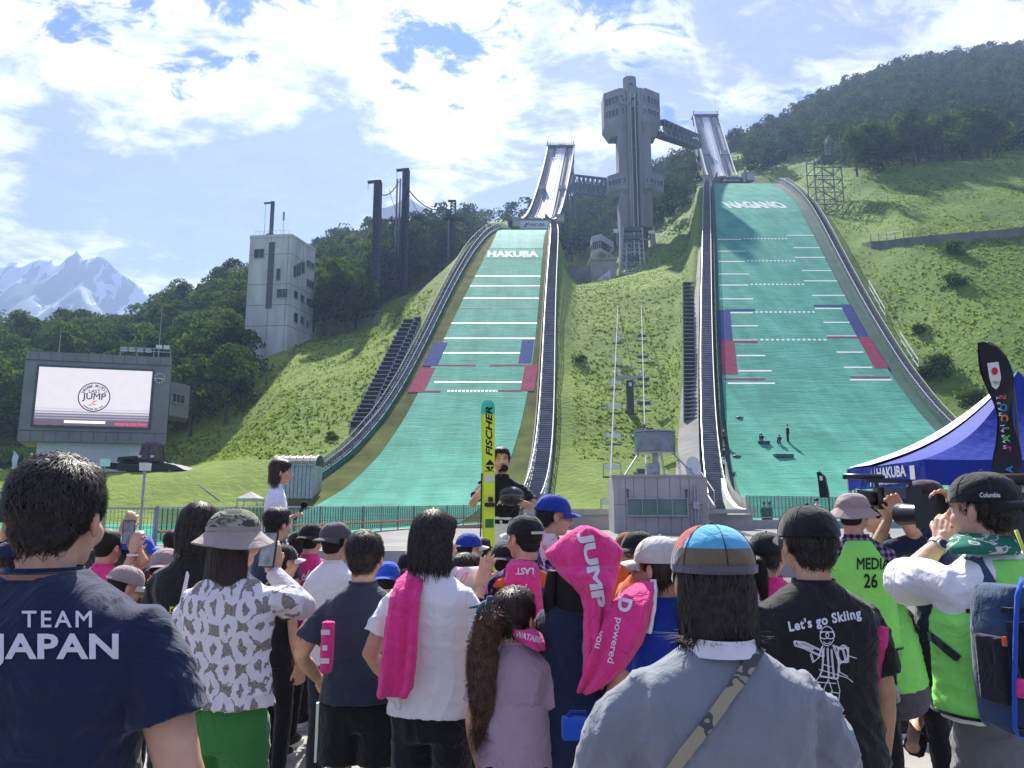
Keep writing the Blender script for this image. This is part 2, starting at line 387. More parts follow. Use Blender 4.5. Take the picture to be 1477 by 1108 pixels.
mb=MB();mb.box((0,-10,-.15),(90,60,.25));mb.build('plaza_base',mat('joint_dark',(.12,.12,.115),.9),kind='structure')
mb=MB();mb.grid([[(x,y,-1.6)for x in np.linspace(-5000,5000,9)]for y in np.linspace(-4000,6000,9)])
mb.build('valley_ground',mat('plain_grass',(.06,.11,.03),.9,scale=.02),kind='structure')
plz=obj('plaza',None,None,kind='structure');plz.empty_display_size=.1
pm=None
rnd=random.Random(3)
mbs=MB();n_t=0
for i in range(-10,11):
 for j in range(0,10):
  x0,y0=i*1.2,.6+j*1.2
  if pm is None:
   q=MB();q.hull8([(-.592,-.592,0),(.592,-.592,0),(.592,.592,0),(-.592,.592,0)],[(-.588,-.588,.03),(.588,-.588,.03),(.588,.588,.03),(-.588,.588,.03)]);pm=q.mesh('paving_slab');pm.materials.append(M_plaza)
  o=obj('paving_slab',pm,None,plz,(x0,y0,-.03+rnd.uniform(-.002,.002)))
# jumping slopes
def mat_turf(name,c1,c2,lines=.6):
 m=bpy.data.materials.new(name);m.use_nodes=True;nt=m.node_tree;N=nt.nodes;L=nt.links;b=N['Principled BSDF']
 b.inputs['Roughness'].default_value=.85;b.inputs['Specular IOR Level'].default_value=.06
 tc=N.new('ShaderNodeTexCoord')
 def ns(s,d,r,sc):
  mp=N.new('ShaderNodeMapping');mp.inputs['Scale'].default_value=sc;L.new(tc.outputs['Object'],mp.inputs[0])
  t=N.new('ShaderNodeTexNoise');t.inputs['Scale'].default_value=s;t.inputs['Detail'].default_value=d;t.inputs['Roughness'].default_value=r
  L.new(mp.outputs[0],t.inputs['Vector']);return t.outputs['Fac']
 def ramp(f,st):
  r=N.new('ShaderNodeValToRGB');L.new(f,r.inputs[0]);e=r.color_ramp.elements
  for k,(p,c)in enumerate(st):
   if k>1:e.new(p)
   e[k].position=p;e[k].color=(*c,1)
  return r.outputs[0]
 a=ramp(ns(1.0,6,.65,(.35,.16,.16)),[(.3,c1),(.7,c2)])
 s=ramp(ns(1.0,5,.6,(.25,2.2,2.2)),[(.3,(.62,)*3),(.5,(1,)*3),(.7,(1.25,)*3)])
 f=ramp(ns(9.,4,.7,(1,1,1)),[(.3,(.72,)*3),(.7,(1.2,)*3)])
 def mul(x,y,k):
  mx=N.new('ShaderNodeMix');mx.data_type='RGBA';mx.blend_type='MULTIPLY';mx.inputs['Factor'].default_value=k
  L.new(x,mx.inputs['A']);L.new(y,mx.inputs['B']);return mx.outputs['Result']
 wr_=ramp(ns(1.0,6,.6,(.55,.035,.035)),[(.35,(.68,.74,.72)),(.6,(1.08,)*3)])
 L.new(mul(mul(mul(a,s,lines),f,.8),wr_,.55),b.inputs['Base Color'])
 bp=N.new('ShaderNodeBump');bp.inputs['Strength'].default_value=.6;bp.inputs['Distance'].default_value=.15
 L.new(ns(1.0,5,.6,(.6,5,5)),bp.inputs['Height']);L.new(bp.outputs[0],b.inputs['Normal'])
 return m
M_turf=mat_turf('plastic_turf',(.058,.265,.190),(.100,.365,.275))
M_turf_low=mat_turf('plastic_turf_green',(.02,.24,.15),(.04,.33,.22))
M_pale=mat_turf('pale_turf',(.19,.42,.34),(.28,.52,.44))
M_olive=mat('olive_mat',(.085,.105,.030),.95,spec=.03,scale=.4,var=.3,bump=.3,bscale=3)
M_blueT=mat('blue_turf',(.025,.045,.17),.9,spec=.05,scale=2,var=.2,bump=.3,bscale=8)
M_redT=mat('red_turf',(.22,.035,.08),.9,spec=.05,scale=2,var=.2,bump=.3,bscale=8)
M_white=mat('white_paint',(.66,.68,.67),.6,var=.06)
M_dkgreen=mat('dark_green_side',(.012,.075,.060),.8,var=.3,scale=.5)
M_steel=mat('galvanised_steel',(.36,.38,.40),.45,.5,var=.2,scale=6)
M_dsteel=mat('dark_steel',(.085,.095,.11),.5,.3,var=.25,scale=3)
M_conc=mat('concrete',(.37,.36,.34),.85,var=.2,scale=.5,bump=.3,bscale=6,detail=10)
M_conc_d=mat('concrete_dark',(.17,.17,.165),.85,var=.25,scale=.4,bump=.3,bscale=6,detail=10)
M_net=mat('mesh_net',(.10,.12,.13),.7,alpha=.5)
M_grey=mat('grey_walkway',(.27,.28,.30),.7,var=.3,scale=.8)
M_glass=mat('window_glass',(.03,.04,.05),.15,spec=.5,var=.3,scale=.2)
M_lettering=mat('lettering_paint',(.5,.56,.53),.8,var=.1,spec=.05)
def strip(f,xa,xb,ya,yb,nx=10,step=1.0,dz=0.):
 ys=np.arange(ya,yb+step*.5,step);mb=MB()
 P=[]
 for y in ys:
  a,b=float(xa(y))if callable(xa)else xa,float(xb(y))if callable(xb)else xb
  z=float(f(y))+dz
  P.append([(a+(b-a)*k/nx,y,z)for k in range(nx+1)])
 mb.grid(P);return mb
mix=lambda a,b,t:(lambda Y:a(Y)*(1-t)+b(Y)*t)
YLt,YRt=172.,197.
def flat_edges():
 xr=lambda y:float(np.interp(y,[21,24,35,43.3,50],[-12.2,-11,-7.6,-5.0,-1.6]));g=MB();c=MB();zf=lambda y:.61+.25*float(sstep(30,50,y))
 g.grid([[(x,y,zf(y))for x in np.linspace(-70,xr(y),30)]for y in np.arange(21,50.1,1.5)]);g.grid([[(x,y,zf(y))for x in np.linspace(-70,10,30)]for y in np.arange(49.5,52.6,1.5)]);g.grid([[(x,y,zf(y))for x in np.linspace(13.2,75,30)]for y in np.arange(42.5,52.6,1.5)])
 c.grid([[(x,y,zf(y)+.004)for x in np.linspace(xr(y),75,30)]for y in np.arange(21,42.6,1.5)])
 g.build('outrun',M_turf_low,kind='structure');c.build('apron',M_conc_d,kind='structure')
flat_edges()
left=thing('ski_jump_landing_slope','narrower left-hand green ski jump landing slope with olive borders, lettered HAKUBA near its top','ski slope',(0,0,0))
strip(fL,xLo,xRo,47,YLt,12).build('border_mat',M_olive,left,True)
strip(fL,xLi,xRi,47,YLt,12,dz=.06).build('turf',M_turf,left,True)
right=thing('ski_jump_landing_slope','wider right-hand green ski jump landing slope lettered NAGANO near its top','ski slope',(0,0,0))
strip(fR,qLo,qRo,47,YRt,12,dz=-.1).build('border_mat',M_dkgreen,right,True)
strip(fR,qLi,qRi,47,YRt,14,dz=.06).build('turf',M_turf,right,True)
def band(par,P,f,xa,xb,p0,p1,t0,t1,m,name,dz=.085,hscale=None):
 """a flat painted patch between photo rows p0 > p1 and between fractions t0..t1 of the slope's width"""
 ya,yb=ysolve(P,p0),ysolve(P,p1)
 if hscale:c=(ya+yb)/2;ya,yb=c-hscale/2,c+hscale/2
 n=max(1,int((yb-ya)/1.5));nx=max(1,int(abs(t1-t0)*8));mb=MB()
 Pt=[[(lambda y,t:(float(xa(y)*(1-t)+xb(y)*t),y,float(f(y))+dz))(ya+(yb-ya)*i/n,t0+(t1-t0)*k/nx)for k in range(nx+1)]for i in range(n+1)]
 mb.grid(Pt);return mb.build(name,m,par)
for py,h in((399,.3),(413,.32),(431,.32),(467,.32),(489,.32),(510,.3),(552,.28)):
 t0,t1=((.0,1.)if py<500 else((.06,.92)if py==510 else(.1,.93)))
 band(left,PL,fL,xLi,xRi,py+1,py-1,t0,t1,M_white,'distance_line',hscale=h)
band(left,PL,fL,xLi,xRi,446,444,.0,.42,M_dkgreen,'distance_line',hscale=.36)
band(left,PL,fL,xLi,xRi,446,444,.55,1,M_dkgreen,'distance_line',hscale=.36)
band(left,PL,fL,xLi,xRi,529,527,.0,.44,M_redT,'distance_line',hscale=.36)
band(left,PL,fL,xLi,xRi,529,527,.58,1.,M_redT,'distance_line',hscale=.36)
for k in range(14):
 band(left,PL,fL,xLi,xRi,566,564,.26+k*.035,.28+k*.035,M_white,'distance_dash',hscale=.4)
band(left,PL,fL,xLi,xRi,529,495,-.09,.06,M_blueT,'blue_patch');band(left,PL,fL,xLi,xRi,525,491,.86,.99,M_blueT,'blue_patch')
band(left,PL,fL,xLi,xRi,567,531,-.1,.05,M_redT,'red_patch');band(left,PL,fL,xLi,xRi,565,527,.93,1.06,M_redT,'red_patch')
band(left,PL,fL,xLi,xRi,567,564.5,0,.2,M_redT,'distance_line',dz=.09);band(left,PL,fL,xLi,xRi,566,563.5,.72,.95,M_redT,'distance_line',dz=.09)
for py in(346,378,412,452,492,538):
 if py<530:
  band(right,PR,fR,qLi,qRi,py+1,py-1,.01,.25,M_white,'distance_line',hscale=.36);band(right,PR,fR,qLi,qRi,py-5,py-7,.72,1.,M_white,'distance_line',hscale=.36)
 for k in range(13 if py<530 else 0):
  band(right,PR,fR,qLi,qRi,py,py-2,.27+k*.035,.29+k*.035,M_white,'distance_dash',hscale=.4)
for py,a,b in((363,.01,.27),(396,.01,.27),(432,.01,.27),(471,.08,.27),(514,.1,.28),(536,.1,.3),(554,.03,.3)):
 band(right,PR,fR,qLi,qRi,py+1,py-1,a,b,M_white,'distance_line',hscale=.32);band(right,PR,fR,qLi,qRi,py-4,py-6,.74,1.-(a-.01),M_white,'distance_line',hscale=.32)
band(right,PR,fR,qLi,qRi,549,547,.01,.25,M_redT,'distance_line',hscale=.36);band(right,PR,fR,qLi,qRi,546,544,.75,.98,M_redT,'distance_line',hscale=.36)
band(right,PR,fR,qLi,qRi,449,447,.05,.27,M_blueT,'distance_line',hscale=.6);band(right,PR,fR,qLi,qRi,443,441,.72,.99,M_blueT,'distance_line',hscale=.6)
band(right,PR,fR,qLi,qRi,494.5,492.5,.08,.25,M_redT,'distance_line',hscale=.6);band(right,PR,fR,qLi,qRi,488,486,.72,.99,M_redT,'distance_line',hscale=.6)
band(right,PR,fR,qLi,qRi,493,448,-.01,.085,M_blueT,'blue_patch');band(right,PR,fR,qLi,qRi,487,440,.925,1.0,M_blueT,'blue_patch',dz=.09)
band(right,PR,fR,qLi,qRi,541,493,.0,.095,M_redT,'red_patch');band(right,PR,fR,qLi,qRi,532,487,.925,1.01,M_redT,'red_patch',dz=.09)
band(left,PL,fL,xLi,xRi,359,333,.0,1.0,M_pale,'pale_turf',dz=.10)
def slope_text(s,P,f,px0,px1,py,hpx,par,bold=.06):
 me=text_mesh(s,1,bold);co=np.array([v.co[:]for v in me.vertices]);x0,x1=co[:,0].min(),co[:,0].max();y0,y1=co[:,1].min(),co[:,1].max()
 yb=ysolve(P,py+hpx/2);yt=ysolve(P,py-hpx/2)
 for v in me.vertices:
  a=(v.co.x-x0)/(x1-x0);b=(v.co.y-y0)/(y1-y0)
  Y=yb+(yt-yb)*b
  z=float(f(Y))+.13;Xa=at(px0,py,(yb+yt)/2).x;Xb=at(px1,py,(yb+yt)/2).x
  v.co=(Xa+(Xb-Xa)*a,Y,z)
 return obj('lettering',me,M_lettering,par)
slope_text('HAKUBA',PL,fL,703,777,367.5,9.5,left);slope_text('NAGANO',PR,fR,1046,1131,296.5,10,right)
band(left,PL,fL,xLi,xRi,374,360,-.01,1.01,M_turf,'lettering_panel',dz=.09)
# trees, bushes, grass, mountains
def mat_leaf(name,dark,light,trans=.35):
 m=bpy.data.materials.new(name);m.use_nodes=True;nt=m.node_tree;N=nt.nodes;L=nt.links
 for k in list(N):N.remove(k)
 g=N.new('ShaderNodeNewGeometry')
 def ns(s,d):
  t=N.new('ShaderNodeTexNoise');t.inputs['Scale'].default_value=s;t.inputs['Detail'].default_value=d;L.new(g.outputs['Position'],t.inputs['Vector']);return t.outputs['Fac']
 a=N.new('ShaderNodeValToRGB');L.new(ns(.11,2),a.inputs[0]);a.color_ramp.elements[0].position=.35;a.color_ramp.elements[1].position=.65
 a.color_ramp.elements[0].color=(*dark,1);a.color_ramp.elements[1].color=(*light,1)
 b=N.new('ShaderNodeValToRGB');L.new(ns(2.2,2),b.inputs[0]);b.color_ramp.elements[0].position=.3;b.color_ramp.elements[1].position=.7
 b.color_ramp.elements[0].color=(.6,.6,.6,1);b.color_ramp.elements[1].color=(1.35,1.3,1.1,1)
 mx=N.new('ShaderNodeMix');mx.data_type='RGBA';mx.blend_type='MULTIPLY';mx.inputs['Factor'].default_value=1;L.new(a.outputs[0],mx.inputs['A']);L.new(b.outputs[0],mx.inputs['B'])
 oi=N.new('ShaderNodeObjectInfo');ml=N.new('ShaderNodeMath');ml.operation='MULTIPLY_ADD';ml.inputs[1].default_value=.55;ml.inputs[2].default_value=.72;L.new(oi.outputs['Random'],ml.inputs[0]);vs=N.new('ShaderNodeVectorMath');vs.operation='SCALE';L.new(mx.outputs['Result'],vs.inputs[0]);L.new(ml.outputs[0],vs.inputs['Scale'])
 d=N.new('ShaderNodeBsdfDiffuse');t=N.new('ShaderNodeBsdfTranslucent');L.new(vs.outputs[0],d.inputs[0]);L.new(vs.outputs[0],t.inputs[0])
 s=N.new('ShaderNodeMixShader');s.inputs[0].default_value=trans;L.new(d.outputs[0],s.inputs[1]);L.new(t.outputs[0],s.inputs[2])
 o=N.new('ShaderNodeOutputMaterial');L.new(s.outputs[0],o.inputs[0]);return m
M_leaf=mat_leaf('leaves',(.028,.066,.015),(.105,.165,.030),.45)
M_bush=mat_leaf('bush_leaves',(.05,.12,.02),(.12,.20,.035),.4)
M_bark=mat('bark',(.07,.055,.04),.9,scale=2)
def leaf_cloud(rng,nb,nq,size,wid,hgt,z0):
 """leaf-sized quads scattered over the skins of overlapping clumps"""
 cs=[]
 for k in range(nb):
  a=rng.uniform(0,2*math.pi);t=rng.uniform(0,1);zz=z0+hgt*(.12+.8*t)
  rr=wid*.5*math.sqrt(max(0.05,1-(2*t-.8)**2*.55))*rng.uniform(.35,.8)
  cs.append((rr*math.cos(a),rr*math.sin(a),zz,wid*rng.uniform(.16,.3)))
 cs.append((0,0,z0+hgt*.55,wid*.34));cs.append((0,0,z0+hgt*.85,wid*.22))
 cs=np.array(cs);idx=rng.integers(0,len(cs),nq)
 d=rng.normal(size=(nq,3));d/=np.linalg.norm(d,axis=1)[:,None];d[:,2]=np.where(d[:,2]<-.3,-d[:,2],d[:,2])
 p=cs[idx,:3]+d*cs[idx,3:4]*rng.uniform(.72,1.12,(nq,1))*np.array([1,1,.8])
 nrm=d*.7+rng.normal(size=(nq,3))*.55+np.array([0,0,.25]);nrm/=np.linalg.norm(nrm,axis=1)[:,None]
 t1=np.cross(nrm,rng.normal(size=(nq,3)));t1/=np.linalg.norm(t1,axis=1)[:,None];t2=np.cross(nrm,t1)
 s=size*rng.uniform(.55,1.3,(nq,1))
 V=np.stack([p-t1*s,p+t2*s*.55+nrm*s*.1,p+t1*s,p-t2*s*.55],1)
 return V.reshape(-1,3)
def quads_mesh(name,V):
 nq=len(V)//4;me=bpy.data.meshes.new(name);me.vertices.add(len(V));me.vertices.foreach_set('co',V.astype(np.float32).ravel())
 me.loops.add(len(V));me.loops.foreach_set('vertex_index',np.arange(len(V),dtype=np.int32));me.polygons.add(nq)
 me.polygons.foreach_set('loop_start',np.arange(0,len(V),4,dtype=np.int32));me.update(calc_edges=True);return me
rng=np.random.default_rng(5)
VARS=[]
for k in range(9):
 wid=rng.uniform(6.,8.5);hgt=rng.uniform(7,10);z0=rng.uniform(1.2,2.5)
 cr=quads_mesh('tree_crown',leaf_cloud(rng,16,2600,.30,wid,hgt,z0));cr.materials.append(M_leaf)
 tb=MB();tb.tube([(0,0,-1),(.1,0,z0+hgt*.3),(0,.2,z0+hgt*.7)],[.28,.18,.05],7)
 for q in range(5):
  a=q*1.3;h=z0+hgt*rng.uniform(.15,.5);tb.tube([(0,0,h),(math.cos(a)*wid*.3,math.sin(a)*wid*.3,h+hgt*.2)],[.1,.03],5)
 tm=tb.mesh('tree_trunk');tm.materials.append(M_bark);VARS.append((cr,tm,z0+hgt))
FB=np.array([(-600,640),(0,640),(60,650),(240,655),(285,645),(340,600),(395,555),(430,508),(470,488),(540,470),(590,450),(640,415),(662,388),(700,330),(790,322),(800,385),(850,372),(935,352),(960,335),(1005,300),(1030,262),(1100,250),(1108,250),(1148,229),(1180,236),(1215,264),(1283,246),(1340,237),(1477,224),(1900,214)],float)
spots=[]
def forest_spots():
 y=92.
 while y<440:
  sp=4.6 if y<160 else(5.4 if y<260 else 6.6)
  for x in np.arange(-.98*y,.98*y,sp):
   X=x+rng.uniform(-.45,.45)*sp;Y=y+rng.uniform(-.45,.45)*sp
   spots.append((X,Y))
  y+=sp*.92
 S=np.array(spots);Z=terr(S[:,0],S[:,1]);P=np.column_stack([S,Z]);px,py=project(P)
 keep=py<np.interp(px,FB[:,0],FB[:,1])
 keep&=(px>-260)&(px<1760)
 X,Y=S[:,0],S[:,1]
 keep&=~((X>xLo(Y)-4)&(X<xRo(Y)+6)&(Y<180))&~((X>qLo(Y)-5)&(X<qRo(Y)+4)&(Y<205))
 keep&=~((px>525)&(px<605)&(Y<146))&~((px>600)&(px<675)&(Y<160))&~((px>1000)&(px<1078)&(Y<292))&~((px>1150)&(px<1235)&(Y<190))
 ppx,ppy=project(np.column_stack([S,Z+10]))
 keep&=~((ppx>350)&(ppx<462)&(Y<135)&(Y>104)&(px>350))
 keep&=~((ppx>358)&(ppx<462)&(ppy<470)&(Y<120))
 keep&=~((px>868)&(px<955)&(Y<205)&(Y>160))&~((px>780)&(px<842)&(Y>165)&(Y<205))&~((px>995)&(px<1035)&(Y>190)&(Y<245))
 keep&=~((ppy<np.interp(px,[440,700,760,900,1010,1100,1200,1300,1477,1700],[330,288,285,230,195,172,108,80,50,40]))&(px>440))
 return P[keep],px[keep],py[keep]
TP,TPX,TPY=forest_spots()
vis=(TPX>-40)&(TPX<1520)
score=np.where(vis,1,0)/TP[:,1];order=np.argsort(-score)
near=order[:285];far=order[285:]
for n_,i in enumerate(near):
 x,y,z=TP[i];v=VARS[n_%9];s=rng.uniform(.72,1.12)*(1.0 if y<150 else 1.05)
 lab,grp=[v for k,*v in((250,'broadleaf tree of the dark wood behind the video screen building','trees behind the video screen'),(462,'broadleaf tree standing close round the grey tower block','trees round the grey tower block'),(760,'broadleaf tree of the wood round the wind net masts','trees round the wind net masts'),(1e9,'broadleaf tree of the wooded slope behind the elevator tower','trees behind the elevator tower'))if TPX[i]<k][0]
 t=thing('broadleaf_tree',lab,'tree',(x,y,z-.2),rng.uniform(0,6.28),grp)
 t.scale=(s,s,s*rng.uniform(.85,1.15))
 obj('crown',v[0],None,t);obj('trunk',v[1],None,t)
LV=[leaf_cloud(rng,10,230,.62,rng.uniform(6.5,9),rng.uniform(7,9.5),1.0)for k in range(12)]
acc=[]
for n_,i in enumerate(far):
 x,y,z=TP[i]
 if y>395 and rng.random()<.3:continue
 a=rng.uniform(0,6.28);c,s_=math.cos(a),math.sin(a);s=rng.uniform(.7,1.15);v=LV[n_%12]
 V=np.column_stack([(v[:,0]*c-v[:,1]*s_)*s,(v[:,0]*s_+v[:,1]*c)*s,v[:,2]*s*rng.uniform(.85,1.15)])+np.array([x,y,z-.5]);acc.append(V)
far_wood=obj('far_wood',quads_mesh('far_wood',np.concatenate(acc)),mat_leaf('far_leaves',(.018,.046,.013),(.070,.120,.026),.42),kind='stuff')
print('trees',len(near),len(acc))
def bush(px,py,wpx,label,Y=None,name='bush'):
 d=ray(px,py);h=HBVH.ray_cast(Vector(CAM)+d*40,d)
 p=h[0]if h[0]is not None else at(px,py,100)
 w_=wpx*p.y/FPX
 t=thing(name,label,'bush',(p.x,p.y,p.z-.2*w_),rng.uniform(0,6.28))
 V=leaf_cloud(rng,14,1500,w_*.05,w_*.95,w_*.62,0)
 obj('foliage',quads_mesh('foliage',V),M_bush,t)
 sb=MB()
 for k in range(4):sb.tube([(0,0,-.3),(math.cos(k*1.6)*w_*.2,math.sin(k*1.6)*w_*.2,w_*.35)],[.06,.02],5)
 sb.build('stem',M_bark,t)
bush(1350,540,58,'round light green bush beside the right slope barrier, largest on that hillside')
bush(1375,365,40,'yellowish green bush below the dark track on the right hillside, above another like it')
bush(1378,412,40,'low yellowish green bush on the right hillside, lower of the two under the dark track')
bush(1405,580,44,'dark shaggy bush on the right hillside just above the blue tent')
bush(1328,480,26,'small grassy bush on the right hillside above the round bush')
bush(15,672,46,'leafy green bush left of the video screen building')
bush(478,632,20,'small bush low on the grass slope left of the dark snow fence')
bush(838,522,20,'small light bush inside the faint fenced patch between the two slopes')
def grass():
 n=80000
 u=rng.uniform(-.8,.82,n);y=56+(rng.random(n)**1.25)*150;x=u*y
 keep=~((x>xLo(y)-3)&(x<xRo(y)+4))&~((x>qLo(y)-4.5)&(x<qRo(y)+3.5));x,y=x[keep],y[keep]
 z=np.array([ground(a,b)for a,b in zip(x,y)])
 px,py=project(np.column_stack([x,y,z]));k2=(py>np.interp(px,FB[:,0],FB[:,1])-14)&(z>6.6)&(py<745)
 x,y,z=x[k2],y[k2],z[k2];n=len(x)
 pat=np.array([noise.noise(Vector((a*.09,b*.09,9.)))for a,b in zip(x,y)])
 k3=rng.random(n)<(.62+pat*.9);x,y,z,pat=x[k3],y[k3],z[k3],pat[k3];n=len(x)
 h=.24*(.35+.45*rng.random(n)+.25*np.clip(pat,0,1));wd=rng.uniform(.08,.22,n);out=[]
 for q in range(2):
  a=rng.uniform(0,3.14,n);dx,dy=np.cos(a)*wd,np.sin(a)*wd*.6;ln=rng.normal(size=n)*.25
  b0=np.column_stack([x-dx,y-dy,z-.15]);b1=np.column_stack([x+dx,y+dy,z-.15])
  t1=np.column_stack([x+dx*.5+ln,y+dy*.5-.15,z+h]);t0=np.column_stack([x-dx*.4+ln,y-dy*.4-.15,z+h*.8]);out.append(np.stack([b0,b1,t1,t0],1).reshape(-1,3))
 me=quads_mesh('meadow_grass',np.concatenate(out));print('grass',n)
 return obj('meadow_grass',me,mat_leaf('grass_blades',(.125,.195,.030),(.20,.27,.044),.6),kind='stuff')
grass()
def mountains():
 Yd=1500.;xs=np.linspace(-1550,200,240);mb=MB();prof_px=[(-500,430),(-200,400),(0,392),(22,380),(55,388),(78,362),(100,378),(125,370),(150,392),(175,410),(215,440),(320,520),(600,650)]
 a=np.array(prof_px,float);rows=[]
 ux=738.5+FPX*(xs/(Yd*.99));top=np.interp(ux,a[:,0],a[:,1]);zt=np.array([CAM[2]+ratio(p)*Yd for p in top])
 nt_=40
 for k in range(nt_+1):
  t=k/nt_;r=[]
  for i,x in enumerate(xs):
   z=zt[i]*t;yy=Yd-(1-t)*500
   f=noise.fractal(Vector((x*.007,t*2.5,3)),.9,2.1,5)if 0<t else 0
   rdg=abs(noise.noise(Vector((x*.016+t*.8,t*1.2,7))))*70*(1-t*.6)
   r.append((x+f*30,yy-rdg*(t>0),z+f*44*(t<1)*(t>0)))
  rows.append(r)
 rows.append([(x,Yd+900,-2)for x in xs])
 mb.grid(rows)
 m=bpy.data.materials.new('mountain_rock');m.use_nodes=True;nt=m.node_tree;N=nt.nodes;L=nt.links;b=N['Principled BSDF'];b.inputs['Roughness'].default_value=.9
 tc=N.new('ShaderNodeTexCoord');mp=N.new('ShaderNodeMapping');mp.inputs['Rotation'].default_value=(0,R(28),0);mp.inputs['Scale'].default_value=(1,.4,.35);L.new(tc.outputs['Object'],mp.inputs[0])
 t=N.new('ShaderNodeTexNoise');t.inputs['Scale'].default_value=.026;t.inputs['Detail'].default_value=7;t.inputs['Distortion'].default_value=.8;L.new(mp.outputs[0],t.inputs['Vector'])
 sp=N.new('ShaderNodeSeparateXYZ');L.new(tc.outputs['Object'],sp.inputs[0]);mr=N.new('ShaderNodeMapRange');L.new(sp.outputs['Z'],mr.inputs[0]);mr.inputs[1].default_value=250;mr.inputs[2].default_value=530;mr.inputs[3].default_value=-.12;mr.inputs[4].default_value=.12
 ad=N.new('ShaderNodeMath');ad.operation='ADD';L.new(t.outputs['Fac'],ad.inputs[0]);L.new(mr.outputs[0],ad.inputs[1])
 cr=N.new('ShaderNodeValToRGB');cr.color_ramp.elements[0].position=.56;cr.color_ramp.elements[1].position=.585;cr.color_ramp.elements[0].color=(.025,.045,.065,1);cr.color_ramp.elements[1].color=(.34,.39,.47,1)
 L.new(ad.outputs[0],cr.inputs[0]);L.new(cr.outputs[0],b.inputs['Base Color'])
 mb.build('mountains',m,kind='structure',smooth=True)
mountains()
hz=MB();hz.box((0,1000,285),(4400,2600,580))
hm=bpy.data.materials.new('haze');hm.use_nodes=True;nt=hm.node_tree;nt.nodes.clear();pv=nt.nodes.new('ShaderNodeVolumePrincipled')
pv.inputs['Color'].default_value=(.44,.62,1,1);pv.inputs['Density'].default_value=.00034;pv.inputs['Anisotropy'].default_value=.3
oo=nt.nodes.new('ShaderNodeOutputMaterial');nt.links.new(pv.outputs[0],oo.inputs['Volume'])
HAZE=hz.build('haze',hm,kind='stuff')
# buildings and steelwork
def plane_hit(px,py,P0,n):
 d=ray(px,py);C=Vector(CAM);t=(P0-C).dot(n)/d.dot(n);return C+d*t
class Facet:
 def __init__(s,A,B):
  s.A=Vector(A);s.x=Vector((B.x-A.x,B.y-A.y,0));s.len=s.x.length;s.x.normalize()
  s.n=Vector((s.x.y,-s.x.x,0))
  if s.n.dot(Vector(CAM)-s.A)<0:s.n=-s.n
 def hit(s,px,py):return plane_hit(px,py,s.A,s.n)
 def sz(s,px,py):p=s.hit(px,py);return(p-s.A).dot(s.x),p.z
 def box(s,mb,a0,a1,z0,z1,d0,d1):
  o=lambda a,z,d:Vector((s.A.x,s.A.y,0))+s.x*a+s.n*d+Vector((0,0,z))
  mb.hull8([o(a0,z0,d0),o(a1,z0,d0),o(a1,z0,d1),o(a0,z0,d1)],[o(a0,z1,d0),o(a1,z1,d0),o(a1,z1,d1),o(a0,z1,d1)]);return mb
def window(par,F,p0,p1,panes=1,frame=.09,mat_f=None,name='window',glass=None,rows=1):
 a0,z1=F.sz(*p0);a1,z0=F.sz(*p1)
 if a1<a0:a0,a1=a1,a0
 if z1<z0:z0,z1=z1,z0
 mb=MB();fr=frame
 F.box(mb,a0-fr,a1+fr,z1,z1+fr,-.05,.10);F.box(mb,a0-fr,a1+fr,z0-fr*1.2,z0,-.05,.16)
 F.box(mb,a0-fr,a0,z0,z1,-.05,.1);F.box(mb,a1,a1+fr,z0,z1,-.05,.1)
 for k in range(1,panes):a=a0+(a1-a0)*k/panes;F.box(mb,a-fr*.35,a+fr*.35,z0,z1,-.05,.08)
 w_=mb.build(name,mat_f or M_steel,par)
 for k in range(panes):
  b0=a0+(a1-a0)*k/panes;b1=a0+(a1-a0)*(k+1)/panes
  g=MB();F.box(g,b0+(fr*.35 if k else 0),b1-(fr*.35 if k<panes-1 else 0),z0,z1,-.04,.02);g.build('pane',glass or M_glass,w_)
 return w_
def prism(mb,base,z0,z1):
 n=len(base);o=len(mb.v)
 mb.v+=[(p[0],p[1],z0)for p in base]+[(p[0],p[1],z1)for p in base]
 for i in range(n):mb.f.append((o+i,o+(i+1)%n,o+n+(i+1)%n,o+n+i));mb.mi.append(mb.cur)
 mb.f+=[tuple(o+i for i in reversed(range(n))),tuple(o+n+i for i in range(n))];mb.mi+=[mb.cur]*2;return mb
